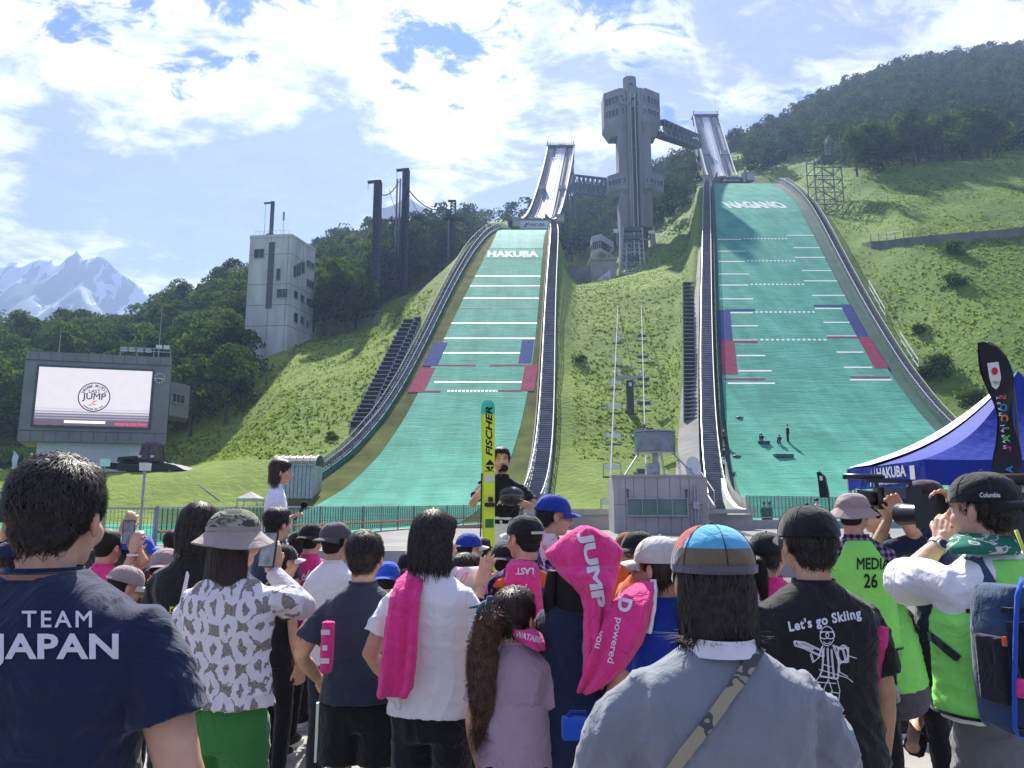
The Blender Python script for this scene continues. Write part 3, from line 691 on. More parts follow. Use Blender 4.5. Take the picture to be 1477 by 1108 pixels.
# grey tower block on the left
def grey_building():
 M=mat('pale_concrete_wall',(.50,.51,.50),.85,var=.24,scale=.35,bump=.25,bscale=5,detail=9,aniso=(1,1,.35))
 A=at(361,343,118);zt=A.z;B=atz(421,340.5,zt);C=atz(455,362,zt);D=A+(C-B);z0=21.
 t=thing('judge_tower_building','pale grey concrete tower block with dark window bands among the trees','building',(0,0,0))
 b=MB();prism(b,[A,B,C,D],z0,zt);b.build('wall',M,t)
 F1,F2=Facet(A,B),Facet(B,C)
 j=MB()
 for py in(367,410,440,470):
  for F in(F1,F2):_,z=F1.sz(390,py);F.box(j,0,F.len,z-.04,z+.04,0,.02)
 for F,s in((F1,.52),(F1,.93),(F2,.5)):F.box(j,F.len*s-.03,F.len*s+.03,z0,zt,0,.025)
 j.build('joint_line',M_conc_d,t)
 p=MB();F1.box(p,-.1,F1.len,zt-.1,zt+.35,-.3,.08);F2.box(p,0,F2.len+.1,zt-.1,zt+.35,-.3,.08);p.build('parapet',M,t)
 s=MB();a0,z1=F1.sz(388.5,350);a1,zz=F1.sz(391.5,445);F1.box(s,a0,a1,zz,z1,0,.12);s.build('duct',M_dsteel,t)
 for p0,p1,n,F in(((367.5,360),(380.5,372),2,F1),((399.5,388),(404,404),1,F1),((400,417.5),(414.5,429),2,F1),((423.8,383),(426.6,400),1,F2),((427.3,381),(430,398),1,F2),((430.8,379),(433.4,396.5),1,F2),((434.2,377),(438.5,394),1,F2),((442.5,375),(452,389),3,F2),((442.5,402.5),(452,417),3,F2),((442.5,430),(452,444.5),3,F2),((424,419.5),(428.6,431.5),1,F2),((433.5,425),(437.5,436),1,F2),((424,451),(428.5,466),1,F2),((433.5,456),(437.8,468),1,F2),((442,462),(444,474),1,F2),((450.5,468),(453,480),1,F2),((438,500),(443,508),1,F2)):
  window(t,F,p0,p1,n,.07)
 c=(A+B+C+D)/4;q=at(391,338,121);m=MB()
 m.bar((q.x,q.y,zt),(q.x,q.y,at(391,291,121).z),.55,.45);e=at(381,293,121);m.bar((q.x+.3,q.y,at(0,292,121).z),(e.x,q.y,at(0,293.5,121).z),.25);m.tube([(e.x+.3,q.y,zt+.3),(e.x+.3,q.y,e.z)],.03,5)
 m.box((q.x,q.y,zt+.9),(1.3,1,1.5));m.build('mast',M_dsteel,t)
 m=MB();q=at(408,338,121);m.tube([(q.x,q.y,zt),(q.x,q.y,at(0,306,121).z)],[.05,.03]);m.box((q.x,q.y,at(0,312,121).z),(.3,.2,1.5));m.build('antenna',M_steel,t)
 m=MB()
 for k in range(9):p_=B.lerp(A,.1+k*.1);m.tube([(p_.x,p_.y+.4,zt+.3),(p_.x,p_.y+.4,zt+1.2)],.03,5)
 m.tube([B.lerp(A,.1)+Vector((0,.4,1.2)),B.lerp(A,.9)+Vector((0,.4,1.2))],.03,5);m.build('roof_railing',M_steel,t)
grey_building()
# elevator tower with its two cabins
def lift_tower():
 Y=190.;M=mat('tower_concrete',(.235,.225,.25),.85,var=.26,scale=.25,bump=.25,bscale=4,detail=9,aniso=(1,1,.25))
 c=at(914,300,Y);X0=c.x;t=thing('elevator_tower','tall twin-shaft concrete elevator tower with jutting cabins and round cap','tower',(X0,Y,55))
 def lx(px,py=250):return at(px,py,Y).x-X0
 def lz(py,dy=0):return at(914,py,Y+dy).z-55
 def part(name,mb,m):return mb.build(name,m,t)
 zb,zt=lz(333),lz(137)
 for a,b in((891,904),(923.5,937.5)):
  q=MB();q.box(((lx(a)+lx(b))/2,0,(zb+zt)/2),(lx(b)-lx(a),5.2,zt-zb));part('shaft',q,M)
 for a,b in((904,907.6),(919.6,923.5)):
  q=MB();q.box(((lx(a)+lx(b))/2,-.1,(zb+zt)/2),(lx(b)-lx(a),6.8,zt-zb));part('column',q,M)
 q=MB();q.box((0,1.2,(zb+lz(128))/2),(lx(923)-lx(904),4.6,lz(128)-zb));part('core_wall',q,M)
 q=MB()
 for k in range(46):
  z=lz(402)+(lz(142)-lz(402))*k/46;q.box((lx(913.5),-1.3,z),(lx(919)-lx(908),.3,.95))
 part('elevator_glazing',q,M_glass)
 for a in(910.5,916.8):q=MB();q.box((lx(a),-1.75,(lz(140)+lz(395))/2),(.28,.3,lz(140)-lz(395)));part('guide_rail',q,M_white)
 q=MB();n=20;r=(lx(922)-lx(902.3))/2;cx=lx(912.2)
 q.rings([[(cx+r*math.cos(2*math.pi*j/n),.6+r*.95*math.sin(2*math.pi*j/n),z)for j in range(n)]for z in(lz(140),lz(112.5))]);part('roof_drum',q,M)
 q=MB();q.box((cx,.6-r*.95,lz(125)),(.9,.3,.55));part('vent',q,M_dsteel)
 q=MB();q.tube([(cx-.8,.6,lz(112)),(cx-.8,.6,lz(100))],.04,5)
 for a in(889,930,933,936):q.tube([(lx(a),0,lz(140)),(lx(a),0,lz(132))],.05,5)
 part('antenna',q,M_dsteel)
 q=MB();q.box((lx(926),0,lz(133)),(.9,1,2));part('roof_box',q,M_dsteel)
 def pod(sg,ze,zu,name,w1,w2,dpt,rows):
  P=[(sg*1.9,-3.2),(sg*w1,-3.6),(sg*w2,-.8),(sg*w2,4.2),(sg*1.9,4.2)]
  if sg>0:P=P[::-1]
  P=[(x+lx(913.5),y)for x,y in P]
  m=MB();prism(m,P,zu,ze);lowP=[(lx(913.5)+(x-lx(913.5))*.8,y*.7)for x,y in P]
  n=len(P);o=len(m.v);m.v+=[(p[0],p[1],zu+.004)for p in P]+[(p[0],p[1],zu-dpt)for p in lowP]
  for i in range(n):m.f.append((o+i,o+n+i,o+n+(i+1)%n,o+(i+1)%n));m.mi.append(0)
  m.f.append(tuple(o+n+i for i in range(n)));m.mi.append(0)
  pp=part(name,m,M)
  e=[(Vector((sg*w1+lx(913.5),-3.6,0)),Vector((sg*w2+lx(913.5),-.8,0)),4),(Vector((sg*2.4+lx(913.5),-3.3,0)),Vector((sg*w1+lx(913.5),-3.6,0)),2)]
  for A,B,npan in e:
   d=(B-A);L_=d.length;d.normalize();nn=Vector((d.y,-d.x,0));nn=nn if nn.y<0 else-nn
   for z0,z1 in rows:
    fr=MB();ang=Matrix.Rotation(math.atan2(d.y,d.x),3,'Z');mid=A+d*L_/2
    for zc in(z0,z1):fr.box(mid+nn*.05+Vector((0,0,zc)),(L_*.86,.22,.14),ang)
    for k in range(npan+1):fr.box(A+d*(L_*(.08+.84*k/npan))+nn*.05+Vector((0,0,(z0+z1)/2)),(.1,.22,z1-z0),ang)
    w_=fr.build('window',M_steel,t)
    for k in range(npan):
     g=MB();g.box(A+d*(L_*(.08+.84*(k+.5)/npan))+nn*.03+Vector((0,0,(z0+z1)/2)),(L_*.84/npan-.12,.1,z1-z0-.15),ang);g.build('pane',M_glass,w_)
  return pp
 for sg,w1,w2 in((-1,3.6,7.6),(1,3.3,7.5)):
  pod(sg,lz(137.5),lz(184),'cabin',w1,w2,3.2,((lz(158),lz(147)),(lz(175),lz(165))))
 for sg,w1,w2 in((-1,3.4,7.0),(1,3.3,7.8)):
  pod(sg,lz(256),lz(279),'middle_cabin',w1,w2,1.6,((lz(273),lz(264)),))
 for px,py in((908.5,160),(917.5,160),(901,156)):
  q=MB();cx,cz=lx(px),lz(py);q.tube([(cx+1.0*math.cos(a*.42),-3.75,cz+1.0*math.sin(a*.42))for a in range(16)],.12,5);part('ring',q,M_steel)
 q=MB();q.box((lx(914),1.8,(lz(333)+lz(408))/2),(lx(934)-lx(896),1.2,lz(333)-lz(408)));part('foot_void_panel',q,M_conc_d)  # dark panel put in for the shaded void between the legs
 for a0,a1,b0,b1 in((891,894.5,888,892),(934.5,938,936.5,941)):q=MB();q.bar((lx((a0+a1)/2),-1.5,lz(333)),(lx((b0+b1)/2),-2.5,lz(408)),.75,3.0);part('leg',q,M)
 q=MB()
 for py in(348,366,385):q.bar((lx(892),-1.4,lz(py)),(lx(937),-1.4,lz(py)),.35)
 part('foot_beam',q,M_conc)
 q=MB();q.box((lx(914),0,lz(408)),(lx(940)-lx(888),12,2.5));part('plinth',q,M_conc_d)
 return t
lift_tower()
# in-runs
def inrun(P,topY,rowsR_,eL,eR,tL,tR,label,sign,sign_mat,txt_mat,lab2):
 pr=P;f=lambda Y:np.interp(Y,*pr)
 t=thing('ski_jump_inrun',label,'ski jump ramp',(0,0,0))
 y0,y1=pr[0][0],topY
 def edge(e):
  rows=np.linspace(rowsR_[0],rowsR_[1],30);ys=[];xs=[]
  for py in rows:
   r=ratio(py);g=(f(np.linspace(y0,y1,400))-CAM[2])-r*np.linspace(y0,y1,400)
   k=int(np.argmin(np.abs(g)));Y=np.linspace(y0,y1,400)[k];ys.append(Y);xs.append(at(float(ex(e,py)),py,Y).x)
  c=np.polyfit(ys,xs,2);return lambda Y:np.polyval(c,Y)
 a,b,ta,tb=edge(eL),edge(eR),edge(tL),edge(tR)
 Ys=np.arange(y0,y1+.1,1.5)
 M_deck=mat('ramp_deck',(.12,.135,.17),.6,var=.2,scale=.5);M_track=mat('ramp_track',(.42,.45,.47),.35,var=.12,scale=.4,spec=.5)
 M_iron=mat('ramp_girder',(.10,.115,.15),.6,var=.15,scale=.3)
 def slab(fa,fb,top,bot,name,m,par=t):
  mb=MB();mb.rings([[(float(fa(y)),y,float(f(y))+bot),(float(fb(y)),y,float(f(y))+bot),(float(fb(y)),y,float(f(y))+top),(float(fa(y)),y,float(f(y))+top)]for y in Ys]);return mb.build(name,m,par)
 slab(a,b,0,-.5,'deck',M_deck)
 slab(ta,tb,.35,.004,'track_bed',M_track)
 w_=lambda fa,fb,k:(lambda y:fa(y)+(fb(y)-fa(y))*k)
 slab(w_(ta,tb,.36),w_(ta,tb,.47),.46,.354,'track',M_white);slab(w_(ta,tb,.56),w_(ta,tb,.66),.46,.354,'track',M_white)
 for fa,s in((a,1),(b,-1)):
  slab(lambda y,fa=fa,s=s:fa(y)-.12,lambda y,fa=fa,s=s:fa(y)+.12,1.15,-1.9,'side_wall',M_iron)
  slab(lambda y,fa=fa,s=s:fa(y)-.2,lambda y,fa=fa,s=s:fa(y)+.2,1.32,1.154,'coping',M_white)
 for k0,k1 in((.15,.6),(.62,.66)):
  slab(w_(a,ta,k0),w_(a,ta,k1),.25,.004,'stair',M_grey);slab(w_(tb,b,1-k1),w_(tb,b,1-k0),.25,.004,'stair',M_grey)
 st=MB()
 for y in np.arange(y0+2,y1-4,.9):
  for fa,fb in((a,ta),(tb,b)):
   xa,xb=float(fa(y))*.8+float(fb(y))*.2,float(fa(y))*.45+float(fb(y))*.55;st.box(((xa+xb)/2,y,float(f(y))+.35),(abs(xb-xa),.25,.12))
 o=st.build('stair_tread',M_steel,t);o['kind']='stuff'
 for k,y in enumerate(np.arange(y0+3,y1-3,4.5)):
  for fa in(a,b):
   pass
 xa,xb,zt=float(a(y1)),float(b(y1)),float(f(y1))
 q=MB();q.box(((xa+xb)/2,y1+1.5,zt+1.2),(abs(xb-xa)+.6,4,.5));q.build('start_platform',M_deck,t)
 q=MB();n=9
 q.box(((xa+xb)/2,y1+2.6,zt-.6),(abs(xb-xa)*.96,.3,3.2));q.build('start_gate_wall',M_deck,t)
 q=MB();q.tube([((xa+xb)/2+1.7*math.cos(math.pi*k/10),y1+.2,zt+.3+1.5*math.sin(math.pi*k/10))for k in range(11)],.22,6);q.build('gate_arch',M_steel,t)
 q=MB()
 for lz_ in(2.1,2.7):q.bar((xa,y1-.4,zt+lz_-.2),(xb,y1-.4,zt+lz_-.2),.1)
 for k in range(n+1):x=xa+(xb-xa)*k/n;q.bar((x,y1-.4,zt+1.3),(x,y1-.4,zt+2.5),.1)
 for x in(xa,xb):q.bar((x,y1,zt-1),(x,y1,zt+3.0),.35)
 q.build('platform_railing',M_steel,t)
 q=MB();q.tube([(xb-.8,y1,zt+2),(xb-.8,y1,zt+9)],[.08,.03],5);q.build('antenna',M_steel,t)
 for kk in(.55,):
  ym=y0+(y1-y0)*kk
  for fa,fb in((a,ta),(tb,b)):
   q=MB();x0_,x1_=float(fa(ym)),float(fb(ym));q.box(((x0_+x1_)/2,ym,float(f(ym))+1.0),(abs(x1_-x0_)*.7,.8,1.4));q.build('middle_landing',M_steel,t)
 xa,xb=float(a(y0)),float(b(y0));z0=float(f(y0))
 return t,f,a,b,ta,tb
def inprof(y0,z0,y1,z1,rise):
 ys=np.linspace(y0,y1,200);s=(ys-y0)/(y1-y0)
 k=1/(1+rise)
 c=.42;g=np.where(s<c,s*s/(2*c),s-c/2);g=g/(1-c/2)
 return ys,z0+(z1-z0)*(.22*s+.78*g)
PIL=inprof(175,CAM[2]+ratio(315.5)*175,256,CAM[2]+ratio(215)*256,0)
PIR=inprof(200,CAM[2]+ratio(255)*200,290,CAM[2]+ratio(170)*290,0)
tL_,fI,aI,bI,taI,tbI=inrun(PIL,256,(215,314),[(214,790.8),(255,780.6),(287,772.5),(302,767),(314,759)],[(214,828.7),(255,821),(287,816),(302,811.8),(314,805)],[(225,802),(310,781)],[(225,815),(310,797)],'left ski jump in-run ramp on a steel lattice with a railed start platform','HAKUBA',M_white,M_dsteel,0)
tR_,fJ,aJ,bJ,taJ,tbJ=inrun(PIR,290,(170,254),[(170,1000.3),(201,1007),(228.5,1012.5),(255,1020)],[(170,1034.8),(194.7,1043.6),(231,1053),(251.5,1062)],[(177,1013.5),(255.6,1035.5)],[(177,1024),(253,1046)],'right ski jump in-run ramp, highest on the hillside, with pale track','HAKUBA',M_dsteel,M_white,0)
def takeoff(par,Y,p0,p1,q0,q1,m_panel,m_txt,m_wall):
 A=at(p0,q1,Y);B=at(p1,q0,Y);zc=(A.z+B.z)/2
 w_=MB();w_.box(((A.x+B.x)/2,Y+1.2,zc-.5),(B.x-A.x+1.2,2,abs(B.z-A.z)+1.6));w_.build('takeoff_wall',m_wall,par)
 s=MB();s.box(((A.x+B.x)/2,Y,zc),(B.x-A.x,.2,abs(B.z-A.z)));sg=s.build('sign_board',m_panel,par)
 h=abs(B.z-A.z)*.62;me=text_mesh('HAKUBA',h,.015*h);co=[v.co.x for v in me.vertices];sx=(B.x-A.x)*.55/(max(co)-min(co));cx=(max(co)+min(co))/2
 for v in me.vertices:v.co=((A.x+B.x)/2+(v.co.x-cx)*sx+(B.x-A.x)*.1,Y-.13,zc-h*.33+v.co.y)
 obj('sign_lettering',me,m_txt,sg)
 l=MB()
 for k in(0,1):x=A.x+(B.x-A.x)*(.14+.06*k);l.hull8([(x,Y-.14,zc-h*.5),(x+.25,Y-.14,zc-h*.5),(x+.25,Y-.12,zc-h*.5),(x,Y-.12,zc-h*.5)],[(x+h*.6,Y-.14,zc+h*.5),(x+h*.6+.25,Y-.14,zc+h*.5),(x+h*.6+.25,Y-.12,zc+h*.5),(x+h*.6,Y-.12,zc+h*.5)])
 l.build('sign_emblem',m_txt,sg)
takeoff(tL_,173.6,749,791,319,330,M_white,M_dsteel,M_conc);takeoff(tR_,198.5,1038,1071,257.5,263,mat('black_board',(.03,.03,.035),.5),M_white,M_conc_d)
for px,py,Y,w_,h_,m_,par in((744,322,173,1.6,2.0,M_conc,tL_),(808,316,174,1.8,1.6,M_conc,tL_),(1082,256,198,2.0,2.2,M_steel,tR_),(1020,258,199,2.0,1.4,M_conc,tR_),(1074,258,199,1.2,2.6,M_steel,tR_)):
 p=at(px,py,Y);q=MB();q.box(p,(w_,1.5,h_));q.box(p+Vector((0,0,h_/2+.06)),(w_+.3,1.8,.12));q.build('kiosk',m_,par)
def lattice(mb,c0,c1,w0,w1,n,t=.22,up=True):
 """square lattice leg between two centres"""
 pts=[]
 for k in range(n+1):
  s=k/n;c=Vector(c0).lerp(Vector(c1),s);w_=w0+(w1-w0)*s
  pts.append([c+Vector((sx*w_/2,sy*w_/2,0))for sx,sy in((-1,-1),(1,-1),(1,1),(-1,1))])
 for j in range(4):mb.bar(pts[0][j],pts[-1][j],t)
 for k in range(n+1):
  for j in range(4):
   mb.bar(pts[k][j],pts[k][(j+1)%4],t*.6)
   if k<n:mb.bar(pts[k][j],pts[k+1][(j+1)%4],t*.5);
 return mb
M_iron=MATS['ramp_girder'];M_scaf=mat('scaffold_steel',(.14,.15,.17),.6)
for y,w_ in((192,3.0),(222,4.0),(246,4.6)):
 x=(float(aI(y))+float(bI(y)))/2;z=float(fI(y))-.6;g=T(x,y)
 m=MB()
 for xx in(float(aI(y))+.6,float(bI(y))-.6):lattice(m,(xx+(1.0 if xx>x else-1.0),y,g-1),(xx,y,z),1.6,1.2,9,.34)
 for k in range(1,5):
  zz=g+(z-g)*k/5;m.bar((float(aI(y))+.6,y,zz),(float(bI(y))-.6,y,zz),.3);m.bar((float(aI(y))+.6,y,zz),(float(bI(y))-.6,y,g+(z-g)*(k+1)/5 if k<4 else z),.22)
 m.build('lattice_leg',M_iron,tL_)
m=MB()
for fa in(aI,bI):
 for y in np.arange(178,254,5.):m.bar((float(fa(y)),y,float(fI(y))-3.6),(float(fa(y+5)),y+5,float(fI(y+5))-.8),.22);m.bar((float(fa(y)),y,float(fI(y))-.8),(float(fa(y)),y,float(fI(y))-3.6),.2)
 for y in np.arange(178,254,5.):m.bar((float(fa(y)),y,float(fI(y))-3.6),(float(fa(y+5)),y+5,float(fI(y+5))-3.6),.35)
m.build('ramp_truss',M_iron,tL_)
for y,w_ in((226,3.2),(254,3.6),(284,4.2)):
 x=(float(aJ(y))+float(bJ(y)))/2;z=float(fJ(y))-.5;g=T(x,y)
 for s in(-1,1):
  xx=x+s*(float(bJ(y))-float(aJ(y)))*.38;q=MB();q.box((xx,y,(g+z)/2-1),(1.8,3.0,z-g+2));q.build('pier',M_conc,tR_)
q=MB();
for y in np.arange(204,288,6.):
 q.hull8([(float(aJ(y))+.3,y,float(fJ(y))-3.4),(float(bJ(y))-.3,y,float(fJ(y))-3.4),(float(bJ(y+6))-.3,y+6,float(fJ(y+6))-3.4),(float(aJ(y+6))+.3,y+6,float(fJ(y+6))-3.4)],[(float(aJ(y))+.3,y,float(fJ(y))-.52),(float(bJ(y))-.3,y,float(fJ(y))-.52),(float(bJ(y+6))-.3,y+6,float(fJ(y+6))-.52),(float(aJ(y+6))+.3,y+6,float(fJ(y+6))-.52)])
q.build('box_girder',M_conc_d,tR_)
def bridge(A,B,h,w_,label,m):
 t=thing('footbridge',label,'bridge',(0,0,0));A,B=Vector(A),Vector(B);n=9;d=(B-A);s=Vector((-d.y,d.x,0)).normalized()*w_/2
 b=MB();b.bar(A,B,w_,.4);b.build('deck',m,t);b=MB();b.bar(A+Vector((0,0,h)),B+Vector((0,0,h)),w_,.35);b.build('roof',m,t)
 for k in(-1,1):
  b=MB()
  for i in range(n+1):p=A+d*i/n+s*k;b.bar(p,p+Vector((0,0,h)),.22)
  for i in range(n):
   p=A+d*i/n+s*k;q=A+d*(i+1)/n+s*k;u=Vector((0,0,h));b.bar(p,q+u,.18);b.bar(p+u,q,.18)
  b.build('truss',m,t)
  b=MB();b.bar(A+s*k*.9+Vector((0,0,h*.28)),B+s*k*.9+Vector((0,0,h*.28)),.06,h*.5);b.build('side_panel',mat('bridge_panel',(.10,.12,.17),.5),t)
p1=at(891,271,190);p0=at(829,262,222);p1.z=p0.z=(at(891,276,190).z+at(829,272,214).z)/2
A=at(890,286,190);B=at(829,277,205);bridge(A,B,5.0,3,'dark truss footbridge from the left ramp to the middle cabin of the tower',M_iron)
A=at(951,196,190);B=at(1003,214.5,205);B=at(1005,214.5,232);bridge(A,B,4.3,3,'dark truss footbridge from the tower top cabin to the right ramp',M_iron)
# walkways beside the slopes
def walkway(f,x0,x1,ya,yb,label,style,name='slope_walkway',lift=.3):
 t=thing(name,label,'walkway',(0,0,0));ys=np.arange(ya,yb,1.0);Hf=(lambda y:.5+.6*min(1,max(0,(y-55)/80)))if style=='mesh' else(lambda y:1.1);H=1.1
 z=lambda y:float(f(y))+lift
 fl=MB();fl.rings([[(float(x0(y)),y,z(y)-.9),(float(x1(y)),y,z(y)-.9),(float(x1(y)),y,z(y)),(float(x0(y)),y,z(y))]for y in ys]);fl.build('deck',M_grey,t)
 tr=MB()
 for y in np.arange(ya,yb,.5):tr.box(((float(x0(y))+float(x1(y)))/2,y,z(y)+.05),(abs(float(x1(y))-float(x0(y)))*.94,.2,.06))
 o=tr.build('tread',mat('tread_grating',(.14,.15,.17),.7),t);o['kind']='stuff'
 for s,fa in enumerate((x0,x1)):
  po=MB()
  for y in np.arange(ya,yb,2.2):po.bar((float(fa(y)),y,z(y)-.5),(float(fa(y)),y,z(y)+Hf(y)),.07)
  o=po.build('railing_post',M_steel,t);o['kind']='stuff'
  rl=MB()
  for hh in((H,.55)if style!='mesh' else(H,)):
   pts=[(float(fa(y)),y,z(y)+hh*Hf(y)/H)for y in np.arange(ya,yb+1,3.)];rl.tube(pts,.03 if hh<H else .045,5)
  rl.build('handrail',M_white if(style=='bright' and s==1)else M_steel,t)
  if style=='mesh':
   q=MB();P=[[(float(fa(y)),y,z(y)+.03),(float(fa(y)),y,z(y)+Hf(y))]for y in ys];q.grid(P);q.build('mesh_panel',M_net,t)
  elif s==0 or style=='bright':
   q=MB()
   for y in np.arange(ya,yb,.9):q.bar((float(fa(y)),y,z(y)),(float(fa(y)),y,z(y)+H),.05)
   o=q.build('baluster',M_steel,t);o['kind']='stuff'
 return t
off=lambda fa,d:(lambda y:fa(y)+d)
ybl=ysolve(PL,714)
walkway(fL,lambda y:xLo(y)-.7-.9*min(1,(y-50)/90),off(xLo,-.25),ybl,173,'narrow mesh-sided walkway down the left edge of the HAKUBA slope','mesh',lift=.55)
walkway(fL,off(xRo,.35),off(xRo,1.9),56,172,'stepped walkway with bright railing down the right edge of the HAKUBA slope','bright')
walkway(fR,off(qLo,-2.0),off(qLo,-.5),56,197,'stepped walkway down the left edge of the NAGANO slope','bright')
walkway(fR,off(qRo,.15),lambda y:qRo(y)+.8+.7*min(1,(y-50)/90),52,197,'narrow mesh-sided walkway down the right edge of the NAGANO slope','mesh',lift=.5)
def board(f,xa,ya,yb,h,m,par,name,d=.12):
 q=MB();ys=np.arange(ya,yb,1.);q.rings([[(float(xa(y))-d/2,y,float(f(y))-.5),(float(xa(y))+d/2,y,float(f(y))-.5),(float(xa(y))+d/2,y,float(f(y))+h),(float(xa(y))-d/2,y,float(f(y))+h)]for y in ys]);q.build(name,m,par)
M_teal_b=mat('side_board',(.025,.16,.13),.7,var=.3)
board(fL,xLo,ybl,172,.5,M_teal_b,left,'side_board');board(fL,xRo,56,172,.5,M_conc_d,left,'side_board')
board(fR,qRo,48,197,.7,M_dkgreen,right,'side_board');board(fR,qLo,52,197,.7,M_dkgreen,right,'side_board')
q=MB();ys=np.arange(56,130,1.);q.grid([[(float(qLo(y))-4.6+.012*(y-56),y,float(terr(float(qLo(y))-4.6,y))+.35),(float(qLo(y))-2.3,y,float(fR(y))+.2)]for y in ys]);tag(q.build('retaining_strip',M_conc_d),'grey concrete strip beside the walkway left of the NAGANO slope','concrete strip')
# stepped snow fences
def snow_fence(rows,label):
 t=thing('snow_fence',label,'snow fence',(0,0,0));k=0
 for(py,a,b)in rows:
  d=ray((a+b)/2,py);h=HBVH.ray_cast(Vector(CAM)+d*30,d)
  Y=h[0].y if h[0]is not None else 100
  A,B=at(a,py,Y),at(b,py,Y);hh=1.0
  p=MB();c=(A+B)/2;p.box(c+Vector((0,.1,.2)),((B-A).length,.12,hh));p.build('panel',mat('fence_board',(.035,.038,.042),.8),t)
  r=MB();r.box(c+Vector((0,0,.2+hh/2+.04)),((B-A).length,.35,.07));
  for x in(A.x,B.x):r.box((x,Y,c.z-.1),(.1,.12,1.5))
  r.build('rail',M_steel,t)
rows_=[]
for k in range(25):
 s=k/24;py=468+(618-468)*s;a=581+(505-581)*s;rows_.append((py,a,a+16+6*s));rows_.append((py-3,a+17+6*s,a+26+12*s))
snow_fence(rows_,'dark stepped snow fence leaning across the grass left of the HAKUBA slope')
snow_fence([(414+(612-414)*k/34,985+1.5*k/34,1000.5+5*k/34)for k in range(35)],'dark ladder-like snow fence climbing the grass left of the NAGANO slope')
# chairlift
def chairlift():
 M_d=mat('pylon_paint',(.06,.065,.08),.5,.3);zc=lambda Y:9+(Y-60)*.43 if Y>60 else 3+(Y-48)*.5
 def Ycab(py):
  Ys=np.linspace(49,184,600);Z=np.array([zc(y)for y in Ys]);g=(Z-CAM[2])/Ys-ratio(py);return float(Ys[int(np.argmin(np.abs(g)))])
 lx=lambda py:float(np.interp(py,[400,720],[893,879]));rx=lambda py:float(np.interp(py,[400,660,720],[924,931,933]))
 for fx,nm in((lx,'left'),(rx,'right')):
  pts=[];
  for py in np.arange(398,724,12):Y=Ycab(py);p=at(fx(py),py,Y);pts.append(p)
  m=MB();m.tube(pts,.05,5);tag(m.build('lift_cable',M_steel),'thin chairlift cable on the %s running up to the tower'%nm,'cable')
 base=None
 def chair(px,py,lab,dark):
  nonlocal base
  Y=Ycab(py);p=at(px,py,Y);p.z=zc(Y)
  if base is None:
   t=thing('lift_chair',lab,'lift chair',p,0,'chairs of the lift between the slopes');w_=.62
   m=MB();m.tube([(0,0,0),(0,-.1,-1.0),(-w_,0,-1.15),(-w_,0,-2.1)],.04,5);m.tube([(0,-.1,-1.0),(w_,0,-1.15),(w_,0,-2.1)],.04,5);m.build('hanger',M_steel,t)
   m=MB();m.box((0,.15,-2.1),(1.25,.5,.1));m.build('seat',M_dsteel,t)
   m=MB();m.box((0,.3,-1.35),(1.25,.08,.32));m.build('backrest',M_white if not dark else M_dsteel,t);base={dark:t};return
  if dark not in base:
   t=copy_tree(base[False]);base[True]=t
   for ch in t.children:
    if ch.name.startswith('backrest'):ch.data=ch.data.copy();ch.data.materials.clear();ch.data.materials.append(M_dsteel)
   shift(t,p,0,1,lab);return
  shift(copy_tree(base[dark]),p,0,1,lab)
 names=['topmost','second from the top','third from the top','fourth from the top','fifth from the top','sixth from the top','seventh from the top','eighth from the top','lowest']
 LY=[421,449,473,502,532,563,603,646,694]
 for i,py in enumerate(LY):chair(lx(py),py,'empty lift chair with white back on the left cable, '+names[i],False)
 RY=[419,444,470,498,528,560,600,652]
 for i,py in enumerate(RY):chair(rx(py),py,'empty dark lift chair on the right cable, '+(names[i]if i<7 else 'lowest'),True)
 def pylon(px,ptop,pbot,Y,lab,name='lift_pylon'):
  t=thing(name,lab,'lift pylon',(0,0,0));P=at(px,ptop,Y);g=at(px,pbot,Y)
  m=MB();m.rings([[(P.x+sx*w_,Y+sy*w_,z)for sx,sy in((-1,-1),(1,-1),(1,1),(-1,1))]for w_,z in((.42,g.z-3),(.36,P.z))]);m.build('mast',M_d,t)
  m=MB();A=at(lx(ptop)+1,ptop-1,Y);B=at(rx(ptop)-1,ptop-1,Y);A.z=B.z=P.z+.35;m.bar(A,B,.3,.35);m.bar((P.x-1.4,Y,P.z-.1),(P.x-1.4,Y,P.z+1.4),.12);m.bar((P.x+1.4,Y,P.z-.1),(P.x+1.4,Y,P.z+1.4),.12);m.bar((P.x-1.4,Y,P.z+1.4),(P.x+1.4,Y,P.z+1.4),.08)
  for q in(A,B):m.box(q+Vector((0,0,.35)),(.3,2.2,.4));m.bar(q+Vector((0,-1.2,.2)),q+Vector((0,1.2,.9)),.1)
  m.build('crossarm',M_steel,t)
  s=MB();s.box((P.x,Y-.45,P.z-.5),(.3,.04,.4));s.build('number_plate',M_white,t)
 pylon(908,549,614,84,'lower lift pylon, dark mast with pale crossarm half way down the grass')
 pylon(908.5,396,438,160,'upper lift pylon below the tower foot among lattice steelwork')
 t=thing('lift_top_station','lattice steel frame of the lift top station before the tower foot','steel frame',(0,0,0));Y=176
 m=MB()
 for a in(899,905,921,926):m.bar(at(a,328,Y),at(a+(a-912)*.35,400,Y-3),.3)
 for py in range(330,400,7):m.bar(at(898-(py-328)*.08,py,Y-1),at(927+(py-328)*.08,py,Y-1),.16);m.bar(at(899,py,Y-1),at(912,py+11,Y-1),.11);m.bar(at(926,py,Y-1),at(912,py+11,Y-1),.11)
 m.build('lattice',M_steel,t)
 m=MB()
 for py in(331,343,372,386):m.box(at(912,py,Y-1.5),(3.8,.8,.9))
 m.build('machinery',M_dsteel,t)
chairlift()
